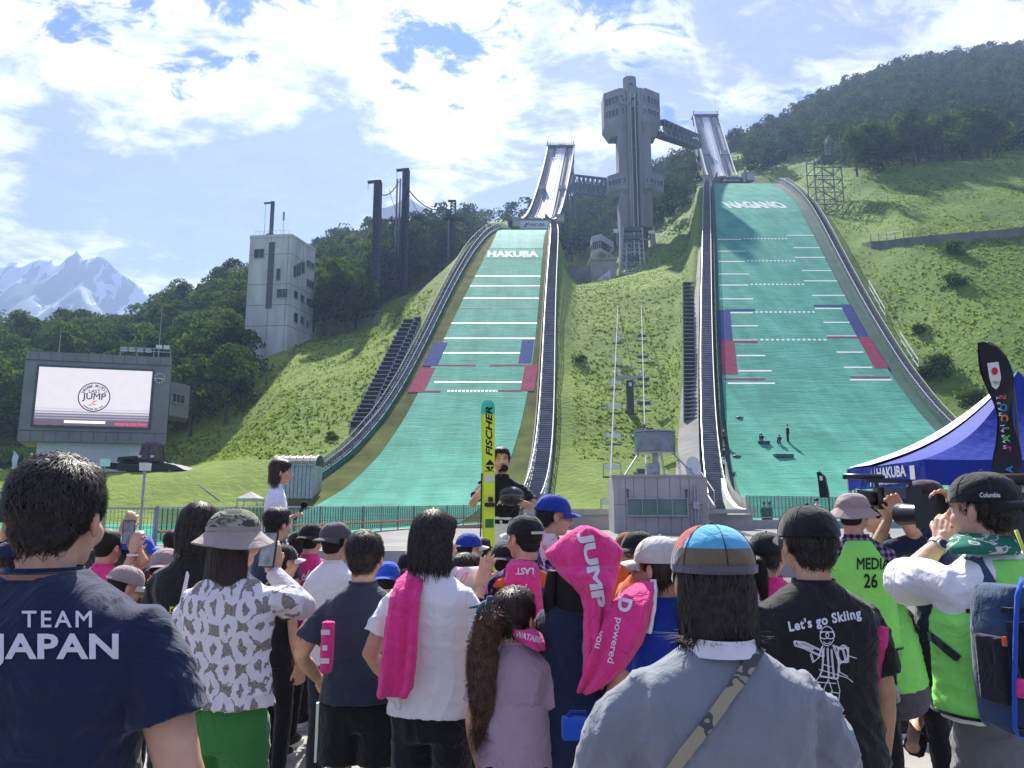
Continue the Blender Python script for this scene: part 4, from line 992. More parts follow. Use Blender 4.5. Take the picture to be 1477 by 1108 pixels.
# huts by the tower foot
def huts():
 Y=172;t=thing('control_hut','angular pale control hut on a stalk left of the tower foot','hut',(0,0,0));M=mat('hut_panel',(.45,.46,.46),.6,var=.08)
 A=at(854,346,Y);B=at(866.5,343,Y-1.5);C=at(885,335,Y+4)
 for(P,Q,z0,z1,nm,m)in((A,B,366,362,'front_wall',M),):
  pass
 zt,zm,z1,zb=at(0,344,Y).z,at(0,350,Y).z,at(0,361,Y).z,at(0,366,Y).z
 q=MB();prism(q,[A,B,C,C+Vector((-1.5,3,0)),A+Vector((0,4,0))],zb,z1);q.build('lower_wall',M,t)
 q=MB();prism(q,[A+Vector((.1,.1,0)),B+Vector((-.05,.1,0)),C+Vector((-.1,.2,0)),C+Vector((-1.5,3,0)),A+Vector((0,4,0))],z1,zm);q.build('glazing',M_glass,t)
 q=MB();prism(q,[A-Vector((.1,.1,0)),B-Vector((0,.2,0)),C,C+Vector((-1.5,3,0)),A+Vector((0,4,0))],zm,zt+.5);q.build('roof',M,t)
 q=MB()
 for k in range(5):p=A.lerp(B,k/4);q.box((p.x,p.y-.03,(z1+zm)/2),(.1,.12,zm-z1))
 q.build('mullion',M,t)
 q=MB();q.bar((at(868,366,Y).x,Y+2,zb),(at(868,366,Y).x,Y+2,zb-3),1.6);q.bar(at(874,375,Y),at(884,358,Y+2),.7,.4);q.build('stalk',M_conc,t)
 t=thing('retaining_wall','grey concrete retaining wall under the angular control hut','wall',(0,0,0))
 A=at(852,375,170);B=at(889,375,170);q=MB();prism(q,[A,B,B+Vector((0,6,0)),A+Vector((0,6,0))],at(0,402,170).z-1,A.z);q.build('wall',M_conc,t);q=MB();prism(q,[A-Vector((.3,.3,0)),B+Vector((.2,-.3,0)),B+Vector((.2,6,0)),A+Vector((-.3,6,0))],A.z,A.z+.4);q.build('coping',M_conc,t)
 t=thing('retaining_wall','dark low wall at the foot of the left ramp lattice','wall',(0,0,0))
 A=at(808,383,168);B=at(852,384,168);q=MB();prism(q,[A,B,B+Vector((0,6,0)),A+Vector((0,6,0))],at(0,408,168).z-2,A.z);q.build('wall',M_conc_d,t)
 t=thing('information_panel','tilted white pentagonal panel on the grass below the control hut','panel',(0,0,0));Y=166
 pts=[at(861.5,403.5,Y),at(870,411.5,Y),at(881,407,Y),at(880.5,388.5,Y)];q=MB();q.v=[tuple(p)for p in pts]+[tuple(p+Vector((0,.4,0)))for p in pts];q.f=[(0,1,2,3),(7,6,5,4),(0,4,5,1),(1,5,6,2),(2,6,7,3),(3,7,4,0)];q.mi=[0]*6;q.build('panel',M_white,t)
 q=MB();q.box(at(874,402,Y-.1),(1.2,.08,1.1));q.build('window',M_steel,t)
 for px,py,wd,ht,lab in((890,333,10,5.5,'white lit sign board left of the tower, above the control hut'),(940,335,9.5,4.5,'small pale sign board right of the tower shaft')):
  t=thing('sign_board',lab,'sign',(0,0,0));p=at(px,py,182);s=.176;q=MB();q.box(p,(wd*s,.2,ht*s));q.build('board',M_white,t);q=MB();q.bar(p+Vector((0,.2,0)),p+Vector((0,.2,-4)),.15);q.build('post',M_steel,t)
huts()
def notice(px,py,Y,label,wd=13,ht=11):
 t=thing('notice_board',label,'sign',(0,0,0));p=at(px,py,Y);s=Y/FPX;q=MB();q.box(p,(wd*s,.15,ht*s));b=q.build('board',M_white,t)
 for k,(dx,dz,w_,h_,c)in enumerate(((-.25,.05,.35,.5,(.55,.6,.1)),(.2,-.1,.4,.5,(.6,.12,.1)),(.2,.25,.3,.15,(.1,.2,.6)))):
  q=MB();q.box(p+Vector((dx*wd*s,-.09,dz*ht*s)),(w_*wd*s,.04,h_*ht*s));q.build('print',mat('notice_print_%d'%k,c,.6),b)
 q=MB()
 for d in(-.22,.22):q.bar(p+Vector((d*wd*s,.1,-ht*s/2)),p+Vector((d*wd*s,.1,-ht*s/2-2.6)),.16)
 q.build('post',M_steel,t)
 q=MB();c=p+Vector((2.8,.6,-1.3));q.box(c,(3.2,1.5,.12))
 for d in(-1.5,1.5,0):q.bar(c+Vector((d,-.7,0)),c+Vector((d,-.7,1.1)),.07);q.bar(c+Vector((d,0,0)),c+Vector((d,0,-2.5)),.2)
 q.bar(c+Vector((-1.6,-.7,1.1)),c+Vector((1.6,-.7,1.1)),.07);q.bar(c+Vector((-1.6,-.7,.55)),c+Vector((1.6,-.7,.55)),.05);q.build('viewing_deck',M_steel,t)
notice(597,436,132,'notice board with yellow and red print above the left snow fence');notice(1249,355,142,'notice board with yellow and red print beside the NAGANO slope')
# wind-net masts on the left
def masts():
 M=mat('mast_paint',(.05,.055,.085),.6,.2,var=.2);tops={}
 for px,pt,pb,Y,wd,lab in((545.5,262,472,138,1.3,'tall dark lattice mast with hooked top, left one of the wind net'),(586,245,410,146,1.25,'tallest dark lattice mast with hooked top, middle of the wind net')):
  t=thing('wind_net_mast',lab,'mast',(0,0,0));P=at(px,pt,Y);G=at(px,pb,Y);gz=T(P.x,Y)-1
  m=MB();lattice(m,(P.x,Y,gz),P,wd,wd*.9,34,.24)
  m.build('lattice',M,t);m=MB();m.bar((P.x,Y+.1,gz),(P.x,Y+.1,P.z),wd*.55,.3);m.build('ladder_spine',M,t)
  m=MB();m.bar(P+Vector((.6,0,.1)),P+Vector((-2.0,0,-.15)),.5,.45);m.bar(P+Vector((-1.9,0,-.2)),P+Vector((-1.9,0,-1.6)),.08);m.build('hook_arm',M,t);tops[px]=P
 for dx,lab in((573,'slim grey pole left of the tallest mast'),(577.5,'slim grey pole right against the tallest mast')):
  P=at(dx,258,148);m=MB();m.tube([(P.x,148,T(P.x,148)-1),(P.x,148,P.z)],.2,8);tag(m.build('net_pole',M_steel),lab,'pole')
 t=thing('wind_net_mast','dark mast with a bracketed platform beside the top of the HAKUBA slope','mast',(0,0,0));Y=158;P=at(654,290,Y)
 m=MB();lattice(m,(P.x,Y,T(P.x,Y)-1),P,1.2,1.0,24,.22);m.bar(P+Vector((.4,0,0)),P+Vector((-1.2,0,0)),.4);m.build('lattice',M,t)
 m=MB();q=at(648,320,Y);m.tube([(q.x,Y-1,T(q.x,Y)-1),(q.x,Y-1,q.z)],.22,8);m.build('leg',M_steel,t)
 m=MB();a=at(642,316,Y);b=at(670,316,Y);b.z=a.z;m.bar(a,b,2.2,.3);m.bar(at(646,318,Y),at(684,357,Y),.35);m.bar(at(668,318,Y),at(688,338,Y),.3);m.bar(at(665,337,Y),at(688,338,Y),.25)
 for k in range(5):u=a.lerp(b,k/4);m.bar(u,u+Vector((0,0,1.3)),.09)
 m.bar(a+Vector((0,0,1.3)),b+Vector((0,0,1.3)),.09);m.box(a+Vector((.8,0,1.2)),(1.0,.8,1.8));m.build('platform',M,t)
 tops[654]=at(650,301,Y)
 def cat(a,b,sag,r,lab):
  a,b=Vector(a),Vector(b);m=MB();m.tube([a.lerp(b,k/14)-Vector((0,0,sag*4*(k/14)*(1-k/14)))for k in range(15)],r,5);tag(m.build('stay_cable',M),lab,'cable')
 P1,P2,P3=at(551,281,138),at(575,262,147),at(589,273,146)
 cat(P1,P2,1.0,.12,'dark sagging cable between the two hooked masts');cat(P3,at(643,301,158),1.8,.14,'long dark sagging cable from the tallest mast to the right mast')
 cat(at(561,272,142),at(575,312,147),.5,.05,'thin guy wire between the hooked masts');cat(at(590,280,146),at(628,345,158),.8,.05,'thin guy wire falling right of the tallest mast')
 t=thing('wind_net','large dark translucent wind net hung between the hooked masts','net',(0,0,0))
 a,b=at(540,300,138),at(586,285,146);q=MB()
 def netsheet(A,B,z0a,z0b,zt_a,zt_b,n):
  P=[]
  for i in range(n+1):
   s=i/n;x,y=A.x+(B.x-A.x)*s,A.y+(B.y-A.y)*s;zt=zt_a+(zt_b-zt_a)*s-3.0*4*s*(1-s)*.3;zb=z0a+(z0b-z0a)*s;P.append([(x,y,zt),(x,y,zb)])
  q.grid(P)
 netsheet(a,b,at(0,440,138).z,at(0,420,146).z,at(0,300,138).z,at(0,283,146).z,12)
 c=at(655,300,158);netsheet(b,c,at(0,415,146).z,at(0,398,158).z,at(0,283,146).z,at(0,310,158).z,12)
 q.build('net_sheet',mat('wind_net',(.012,.015,.03),.95,alpha=.5),t)
masts()
def hitg(px,py):
 d=ray(px,py);return HBVH.ray_cast(Vector(CAM)+d*30,d)[0]
def stand():
 t=thing('steel_scaffold_tower','openwork grey steel tower with stepped platforms on the right hillside','scaffold tower',(0,0,0));Y=hitg(1195,303).y;m=MB();L0=at(1174,228,Y);R0=at(1216,228,Y);s=3.4
 zt=at(0,224,Y).z;z0=at(0,300,Y).z-2
 X=[at(1175,250,Y).x,at(1186,250,Y).x,at(1214,250,Y).x]
 for x in X:
  for dy in(0,4):m.bar((x,Y+dy,z0),(x,Y+dy,zt),.2)
 for k in range(5):
  z=z0+(zt-z0)*(k+1)/5;zl=z0+(zt-z0)*k/5
  for dy in(0,4):
   m.bar((X[0],Y+dy,z),(X[2],Y+dy,z),.15);m.bar((X[1],Y+dy,zl),(X[2],Y+dy,z),.1);m.bar((X[2],Y+dy,zl),(X[1],Y+dy,z),.1);m.bar((X[0],Y+dy,zl),(X[1],Y+dy,z),.1)
  m.bar((X[0],Y,z),(X[0],Y+4,z),.12);m.bar((X[2],Y,z),(X[2],Y+4,z),.12)
 m.build('frame',M_scaf,t)
 m=MB();m.box(((X[1]+X[2])/2,Y+2,zt),(X[2]-X[1],4.4,.2));m.build('platform',M_scaf,t)
 m=MB();ztt=at(0,193,Y).z;xa=at(1199,210,Y).x;xb=at(1213.5,210,Y).x
 for x in(xa,xb):
  for dy in(.5,3):m.bar((x,Y+dy,zt),(x,Y+dy,ztt),.16)
 for k in range(6):
  z=zt+(ztt-zt)*(k+1)/6;m.bar((xa,Y+.5,z),(xb,Y+.5,z),.12);m.bar((xa,Y+3,z),(xb,Y+3,z),.12);m.bar((xa,Y+.5,z-.9),(xb,Y+.5,z),.08);m.bar((xa,Y+.5,z),(xa,Y+3,z),.1)
 m.build('upper_frame',M_scaf,t)
 m=MB()
 for px in(1186,1190,1194,1198):p=at(px,224,Y);m.bar(p,p+Vector((0,0,1.1+(px-1186)*.07)),.08)
 m.bar(at(1184,222,Y),at(1198,215,Y),.1);m.build('gangway_rail',M_scaf,t);m=MB();m.box(at(1196,203,Y),(1.2,1.2,1.0));m.build('camera_box',M_scaf,t)
stand()
def track():
 t=thing('hill_track','dark retaining bank and railing crossing the right hillside','track',(0,0,0));pts=[]
 for px,py in((1254,358),(1275,357),(1300,354),(1340,350),(1390,346),(1440,342),(1477,338),(1530,333)):
  d=ray(px,py);h=HBVH.ray_cast(Vector(CAM)+d*40,d);pts.append(h[0])
 q=MB();q.rings([[p+Vector((0,-.6,-.8)),p+Vector((0,3.2,.9)),p+Vector((0,3.0,1.8)),p+Vector((0,-.7,.95))]for p in pts]);q.build('bank',M_conc_d,t)
 q=MB();
 for k in range(8):p=pts[0].lerp(pts[3],k/7);q.bar(p+Vector((0,-.7,.9)),p+Vector((0,-.7,2.2)),.09);
 for hgt in(1.5,2.2):q.tube([p+Vector((0,-.7,hgt))for p in pts[:4]],.03,5)
 q.build('railing',M_scaf,t)
 t=thing('hill_track','dark bank with a pale rail across the grass right of the grey tower block','track',(0,0,0));pts=[]
 for px,py in((456,484),(490,478),(530,470),(548,466)):
  d=ray(px,py);h=HBVH.ray_cast(Vector(CAM)+d*40,d);pts.append(h[0])
 q=MB();q.rings([[p+Vector((0,-.3,-.6)),p+Vector((0,1.2,.2)),p+Vector((0,1.2,1.4)),p+Vector((0,-.3,1.3))]for p in pts]);q.build('bank',M_conc_d,t)
 q=MB();q.tube([p+Vector((0,-.4,2.0))for p in pts],.09,5);q.build('rail',M_steel,t)
 for a,b,lab in(((1252,420),(1275,462),'white slanted guard rail beside the NAGANO slope, upper one'),((1297,497),(1323,538),'white slanted guard rail beside the NAGANO slope, lower one')):
  d=ray(*a);h1=HBVH.ray_cast(Vector(CAM)+d*40,d)[0];d=ray(*b);h2=HBVH.ray_cast(Vector(CAM)+d*40,d)[0]
  q=MB();
  for hh in(.5,1.5):q.bar(h1+Vector((0,-.5,hh)),h2+Vector((0,-.5,hh)),.07)
  for k in range(4):p=h1.lerp(h2,k/3);q.bar(p+Vector((0,-.5,-.6)),p+Vector((0,-.5,1.5)),.1)
  tag(q.build('guard_rail',M_white),lab,'guard rail')
track()
# buildings and things round the flat
def screen_building():
 M=mat('screen_cladding',(.23,.215,.22),.7,var=.12,scale=.6,bump=.15,bscale=8);Y=72.
 t=thing('video_screen_building','grey box building carrying a large lit video screen above a pale garage','building',(0,0,0))
 A=at(38.5,506,Y);zt=A.z;B=atz(248.5,516,zt);zb=at(40,636,Y).z;back=Vector((-1.0,7,0))
 F=Facet(A,B)
 q=MB();prism(q,[A,B,B+Vector((-3.2,6.5,0)),A+Vector((-3.2,6.5,0))],zb,zt);q.build('wall',M,t)
 q=MB();F.box(q,-.08,F.len+.08,zt-.9,zt-.82,0,.06);F.box(q,0,F.len,zb+1.0,zb+1.06,0,.04)
 for k in range(1,12):F.box(q,F.len*k/12-.015,F.len*k/12+.015,zb,zb+1.0,0,.03);F.box(q,F.len*k/12-.015,F.len*k/12+.015,zt-.82,zt,0,.03)
 q.build('panel_joint',M_dsteel,t)['kind']='stuff'
 a0,z1=F.sz(57,529);a1,z0=F.sz(214,615);z0=F.sz(60,613)[1]
 q=MB()
 for(x0,x1,y0,y1)in((a0-.2,a1+.2,z1,z1+.2),(a0-.2,a1+.2,z0-.2,z0),(a0-.2,a0,z0,z1),(a1,a1+.2,z0,z1)):F.box(q,x0,x1,y0,y1,-.05,.12)
 q.build('screen_frame',M_dsteel,t)
 m=bpy.data.materials.new('lit_screen');m.use_nodes=True;nt=m.node_tree;N=nt.nodes;L=nt.links;b=N['Principled BSDF'];b.inputs['Roughness'].default_value=.5;b.inputs['Base Color'].default_value=(.1,.1,.1,1)
 tc=N.new('ShaderNodeTexCoord');sp=N.new('ShaderNodeSeparateXYZ');L.new(tc.outputs['Object'],sp.inputs[0])
 wv=N.new('ShaderNodeTexWave');wv.bands_direction='Z';wv.inputs['Scale'].default_value=1.2;L.new(tc.outputs['Object'],wv.inputs[0])
 mr=N.new('ShaderNodeMapRange');L.new(sp.outputs[2],mr.inputs[0]);mr.inputs[1].default_value=z0+.9;mr.inputs[2].default_value=z0+2.1
 mm=N.new('ShaderNodeMath');mm.operation='MULTIPLY_ADD';L.new(wv.outputs['Fac'],mm.inputs[0]);mm.inputs[1].default_value=.5;L.new(mr.outputs[0],mm.inputs[2])
 cr=N.new('ShaderNodeValToRGB');cr.color_ramp.elements[0].position=.28;cr.color_ramp.elements[1].position=.8;cr.color_ramp.elements[0].color=(.16,.14,.22,1);cr.color_ramp.elements[1].color=(.80,.76,.84,1);L.new(mm.outputs[0],cr.inputs[0])
 no=N.new('ShaderNodeTexNoise');no.inputs['Scale'].default_value=1.5;L.new(tc.outputs['Object'],no.inputs[0]);mx=N.new('ShaderNodeMix');mx.data_type='RGBA';mx.blend_type='MULTIPLY';mx.inputs['Factor'].default_value=.2;L.new(cr.outputs[0],mx.inputs['A']);L.new(no.outputs['Color'],mx.inputs['B'])
 L.new(mx.outputs['Result'],b.inputs['Emission Color']);b.inputs['Emission Strength'].default_value=.40
 q=MB();F.box(q,a0,a1,z0,z1,-.02,.04);sc_=q.build('screen',m,t)
 def emi(name,c):
  mm=mat(name,c,.6,emit=.5,var=.05);return mm
 K=emi('screen_black',(.03,.03,.05));RD=emi('screen_red',(.7,.06,.1));Wh=emi('screen_white',(.8,.7,.6))
 u=lambda px,py:F.sz(px,py)
 def onwall(me,ca,cz,d=.06,par=sc_,name='logo_lettering',m=K):
  for v in me.vertices:v.co=Vector((F.A.x,F.A.y,0))+F.x*(ca+v.co.x)+F.n*d+Vector((0,0,cz+v.co.y))
  return obj(name,me,m,par)
 c=u(136,573);s=F.sz(159.5,573)[0]-c[0];s=abs(s)
 def ring(r0,r1,n=40):
  vs=[];
  for k in range(n):a=2*math.pi*k/n;vs+=[(r0*math.cos(a),r0*math.sin(a),0),(r1*math.cos(a),r1*math.sin(a),0)]
  me=bpy.data.meshes.new('logo_ring');me.from_pydata(vs,[],[(2*k,2*k+1,(2*k+3)%(2*n),(2*k+2)%(2*n))for k in range(n)]);return me
 onwall(ring(s*.93,s),c[0],c[1],name='logo_ring')
 def centred(me,w_):
  x=[v.co.x for v in me.vertices];y=[v.co.y for v in me.vertices];k=w_/(max(x)-min(x));cx,cy=(max(x)+min(x))/2,(max(y)+min(y))/2
  for v in me.vertices:v.co=((v.co.x-cx)*k,(v.co.y-cy)*k,0)
  return me
 onwall(centred(text_mesh('JUMP',1,.02),s*1.45),c[0],c[1]-.02*s);onwall(centred(text_mesh('LAST',1,.02),s*.72),c[0],c[1]+.4*s)
 def arc(txt,r,a0_,a1_,size,flip=False):
  for k,ch in enumerate(txt):
   if ch==' ':continue
   a=a0_+(a1_-a0_)*k/(len(txt)-1);me=text_mesh(ch,size,.01);xs=[v.co.x for v in me.vertices];cx=(max(xs)+min(xs))/2;rr=a-math.pi/2 if not flip else a+math.pi/2
   for v in me.vertices:
    x,y=v.co.x-cx,v.co.y-size*.35;v.co=(x*math.cos(rr)-y*math.sin(rr)+r*math.cos(a),x*math.sin(rr)+y*math.cos(rr)+r*math.sin(a),0)
   onwall(me,c[0],c[1])
 arc('WATABE AKITO\'S',s*.77,R(152),R(28),s*.26);arc('powered by you',s*.8,R(228),R(312),s*.17,True)
 me=bpy.data.meshes.new('logo_jumper');me.from_pydata([(-.32*s,-.6*s,0),(-.22*s,-.62*s,0),(.1*s,-.3*s,0),(.3*s,-.22*s,0),(.02*s,-.24*s,0),(-.1*s,-.42*s,0),(-.05*s,-.55*s,0),(.25*s,-.5*s,0),(-.02*s,-.47*s,0)],[],[(0,1,2,4,5),(2,3,4),(6,7,8)]);onwall(me,c[0],c[1],name='logo_jumper',m=RD)
 q=MB();F.box(q,a0,a1,z0,z0+.55,.041,.055);q.build('screen_strip',emi('screen_dark',(.10,.07,.10)),sc_)
 q=MB();F.box(q,a0+2.6,a0+6.2,z0+.25,z0+.5,.056,.065);q.build('screen_strip',Wh,sc_);onwall(centred(text_mesh('wearecatching',.5,.01),2.9),a1-1.6,z0+.25,.07,m=RD)
 cc=u(230.5,546);rr=abs(u(239,546)[0]-cc[0]);ck=MB()
 for k in range(12):
  a=k*math.pi/6;d0,d1=rr*.72,rr;p=[(cc[0]+math.sin(a)*d,cc[1]+math.cos(a)*d)for d in(d0,d1)]
  o=[Vector((F.A.x,F.A.y,0))+F.x*x+F.n*.08+Vector((0,0,z))for x,z in p];ck.bar(o[0],o[1],.09)
 ck.build('clock_dial',M_white,t)
 for a,l,n_ in((R(104),.62,'hour_hand'),(R(-96),.85,'minute_hand')):
  o=[Vector((F.A.x,F.A.y,0))+F.x*(cc[0]+math.sin(a)*d)+F.n*.1+Vector((0,0,cc[1]+math.cos(a)*d))for d in(-.1,rr*l)];h=MB();h.bar(o[0],o[1],.1);h.build(n_,M_white,t)
 A2=at(247,550,75.5);zt2=A2.z;B2=atz(274.5,556.5,zt2);zb2=at(247,599,75.5).z;M2=mat('side_room_wall',(.19,.185,.18),.8,var=.12)
 q=MB();prism(q,[A2,B2,B2+Vector((-1.9,4,0)),A2+Vector((-1.9,4,0))],zb2,zt2);q.build('side_room',M2,t);F2=Facet(A2,B2);window(t,F2,(248.5,567),(265,583),3,.06)
 Mb=mat('pale_base_wall',(.66,.66,.63),.85,var=.15,bump=.2,scale=.5);A3=at(53.5,640,73);B3=at(212,640,75.5);zg=4.2
 q=MB();prism(q,[A3,B3,B3+Vector((-2.6,5,0)),A3+Vector((-2.6,5,0))],zg,zb+.1);q.build('base_wall',Mb,t);F3=Facet(A3,B3)
 a,z1_=F3.sz(98,638.5);b_,z0_=F3.sz(186,685);q=MB();n=14
 for k in range(n):F3.box(q,a,b_,zg+(z1_-zg)*k/n,zg+(z1_-zg)*(k+.9)/n,.0,.06+.0*k)
 F3.box(q,a,b_,zg,z1_,0,.03);o=q.build('roller_door',mat('door_slats',(.6,.6,.6),.6,var=.05),t)
 q=MB();F3.box(q,a-.15,a,zg,z1_+.15,0,.1);F3.box(q,b_,b_+.15,zg,z1_+.15,0,.1);F3.box(q,a,b_,z1_,z1_+.15,0,.1);q.build('door_frame',Mb,t)
 window(t,F3,(61,659),(72,668),1,.06)
 q=MB();zr=zt;x0,x1=F.sz(171,512)[0],F.sz(244,515)[0]
 for k in range(4):F.box(q,x0+(x1-x0)*k/3-.03,x0+(x1-x0)*k/3+.03,zr,zr+.95,-.6,-.54)
 F.box(q,x0,x1,zr+.62,zr+.68,-.6,-.54);F.box(q,x0,x1,zr+.92,zr+.98,-.6,-.54);q.build('roof_railing',M_steel,t)
 for px in(177,188,200,212,227,238):
  q=MB();x=F.sz(px,512)[0];z=zr+(.55 if px<220 else 1.0);F.box(q,x-.25,x+.25,z,z+.3,-.7,-.3);q.build('floodlight',M_white if px>220 else M_steel,t)
 for px,pt in((66.5,472),(215,440)):
  p=F.hit(px,512);q=MB();q.tube([(p.x,p.y+2,zr-.1),(p.x,p.y+2,at(px,pt,p.y+2).z)],[.05,.02],5);q.build('antenna',M_steel,t)
screen_building()
def groomer():
 Y=68.;p=at(211,680,Y);gz=ground(p.x,Y);t=thing('snow_groomer','dark snow groomer with red-framed glass cab parked on the bank by the garage','snow groomer',(p.x,Y,gz));s=Y*1.0/FPX
 Mk=mat('groomer_black',(.025,.027,.03),.6);Mr=mat('groomer_red',(.16,.03,.05),.4);Mp=mat('groomer_purple',(.12,.07,.25),.4)
 for sy in(-1.0,.6):
  q=MB();q.rings([[(-2.3,sy+dy,.15+0),(-2.0,sy+dy,.75),(1.9,sy+dy,.8),(2.4,sy+dy,.35),(2.1,sy+dy,.0),(-2.0,sy+dy,0)]for dy in(0,.55)]);q.build('track',Mk,t)
 q=MB();q.box((0,0,.8),(3.2,2,.4));q.hull8([(-2.2,-1,.8),(-.6,-1,.8),(-.6,.8,.8),(-2.2,.8,.8)],[(-2.1,-1,1.2),(-.6,-1,1.3),(-.6,.8,1.3),(-2.1,.8,1.2)]);q.build('body',Mk,t)
 q=MB();lo=[(-.3,-.9,1.0),(1.2,-.9,1.0),(1.2,.8,1.0),(-.3,.8,1.0)];hi=[(-.15,-.75,2.3),(1.0,-.75,2.3),(1.0,.7,2.3),(-.15,.7,2.3)];q.hull8(lo,hi);q.build('cab_glass',M_glass,t)
 q=MB()
 for a,b in zip(lo,hi):q.bar(a,b,.12)
 for k in range(4):q.bar(hi[k],hi[(k+1)%4],.14);q.bar(lo[k],lo[(k+1)%4],.12)
 q.bar((.45,-.92,1),(.45,-.78,2.3),.1);q.build('cab_frame',Mr,t)
 q=MB();q.box((.4,0,2.45),(1.0,.8,.22));q.build('roof_box',Mp,t)
 q=MB();q.hull8([(2.3,-1.6,.05),(4.0,-1.5,.05),(4.0,1.5,.05),(2.3,1.5,.05)],[(2.4,-1.6,.65),(3.2,-1.5,.45),(3.2,1.5,.45),(2.4,1.5,.65)]);q.build('blade',Mk,t)
 q=MB();q.box((-2.9,0,.45),(.7,2.4,.5));q.build('tiller',Mk,t)
 for d in(-.2,.9):
  q=MB();q.box((d,-.98,.95+.3),(.3,.1,.18));q.build('headlight',M_white,t)
groomer()
def flag_plain(px,ptop,pbot,Y,wpx,m,label):
 p=at(px,pbot,Y);top=at(px,ptop,Y).z;w_=wpx*Y/FPX;gz=ground(p.x,Y)if Y>30 else 0;t=thing('feather_flag',label,'flag',(p.x,Y,0))
 q=MB();q.tube([(0,0,gz),(0,0,top-.3),(w_*.4,0,top)],.03,6);q.build('pole',M_dsteel,t)
 q=MB();n=10;lo=p.z+.4
 P=[[(0.02+0*k,-.03+.05*math.sin(k),lo+(top-lo)*k/n),(w_*(1 if k<8 else(.8 if k==8 else .55)),.05*math.sin(k+1),lo+(top-lo)*k/n-(.3 if k==n else 0))]for k in range(n+1)]
 q.grid(P);P2=[[(x,y+.02,z)for x,y,z in r]for r in P];q.grid([r[::-1]for r in P2]);q.build('cloth',m,t);return t
flag_plain(15.5,650,683,66,8,M_white,'small white feather flag at the far left by the screen building');flag_plain(27,654,683,66,4,mat('flag_black',(.02,.02,.025),.6),'small black feather flag next to the white one at the far left')
def shelter():
 Y=61.;A=at(396,690,Y);B=at(453,690,Y);z0=ground(A.x+1,Y)-.6;zw=at(0,671,Y).z;zt=at(0,656,Y).z;t=thing('arched_shelter','small shelter with ribbed translucent arched roof behind the woman speaker','shelter',(0,0,0));L=B.x-A.x
 q=MB();n=10
 for k in range(n):x=A.x+L*(k+.5)/n;q.box((x,Y,(z0+zw)/2),(L/n*.86,.1,zw-z0))
 q.build('wall_board',M_steel,t);q=MB();q.box((A.x+L/2,Y+1.4,(z0+zw)/2),(L*.98,2.6,zw-z0));q.build('wall',M_conc,t)
 q=MB();m=8;Mr=mat('shelter_roof',(.26,.23,.15),.4,var=.1)
 P=[[(A.x-.1+(L+.2)*i/6,Y+1.3-1.5*math.cos(math.pi*j/m),zw+(zt-zw)*math.sin(math.pi*j/m))for i in range(7)]for j in range(m+1)];q.grid(P);q.build('roof',Mr,t)
 q=MB()
 for i in range(7):q.tube([(A.x-.1+(L+.2)*i/6,Y+1.3-1.54*math.cos(math.pi*j/m),zw+(zt-zw+.05)*math.sin(math.pi*j/m))for j in range(m+1)],.05,5)
 q.bar((A.x-.1,Y-.22,zw),(B.x+.1,Y-.22,zw),.1);q.build('roof_rib',M_steel,t)
 Y=54;P0=at(362,709,Y);t=thing('small_canopy','small pale pyramid canopy on the grass left of the woman speaker','canopy',(P0.x,Y,0));w_=15*Y/FPX;z1=at(0,719,Y).z;q=MB()
 q.v=[(-w_,-w_,z1),(w_,-w_,z1),(w_,w_,z1),(-w_,w_,z1),(0,0,P0.z),(-w_,-w_,z1-.2),(w_,-w_,z1-.2),(w_,w_,z1-.2),(-w_,w_,z1-.2)];q.f=[(0,1,4),(1,2,4),(2,3,4),(3,0,4),(0,5,6,1),(1,6,7,2),(2,7,8,3),(3,8,5,0)];q.mi=[0]*8;q.build('canopy_cloth',mat('canopy_cloth',(.5,.47,.38),.8),t)
 q=MB();[q.tube([(sx*w_*.93,sy*w_*.93,.4),(sx*w_*.93,sy*w_*.93,z1)],.04,5)for sx in(-1,1)for sy in(-1,1)];q.build('leg',M_steel,t)
shelter()
def lamp_post(px,ptop,pbot,Y,label):
 p=at(px,ptop,Y);t=thing('speaker_post',label,'post',(p.x,Y,0));q=MB();q.tube([(0,0,max(0,ground(p.x,Y)-.5)if Y>22 else 0),(0,0,p.z)],.035,7);q.build('pole',M_steel,t)
 q=MB();b=10*Y/FPX;q.hull8([(-b/2,-.12,p.z-.02),(b/2,-.12,p.z-.02),(b/2,.15,p.z-.02),(-b/2,.15,p.z-.02)],[(-b*.55,-.14,p.z+b),(b*.55,-.14,p.z+b),(b*.55,.15,p.z+b),(-b*.55,.15,p.z+b)]);q.build('lamp_box',M_white,t)
lamp_post(151,672,700,34,'grey post with white box on the grass left of the taller thin one');lamp_post(209,678,800,20.5,'thin white-boxed post standing at the front fence, right one of two')
pts=[(273,686),(290,702),(316,722)];q=MB()
hp=[hitg(*p)for p in pts];q.tube([p+Vector((0,0,.0))for p in hp],.06,5);tag(q.build('drain_channel',M_conc_d),'thin dark drain channel running down the mown bank','drain')
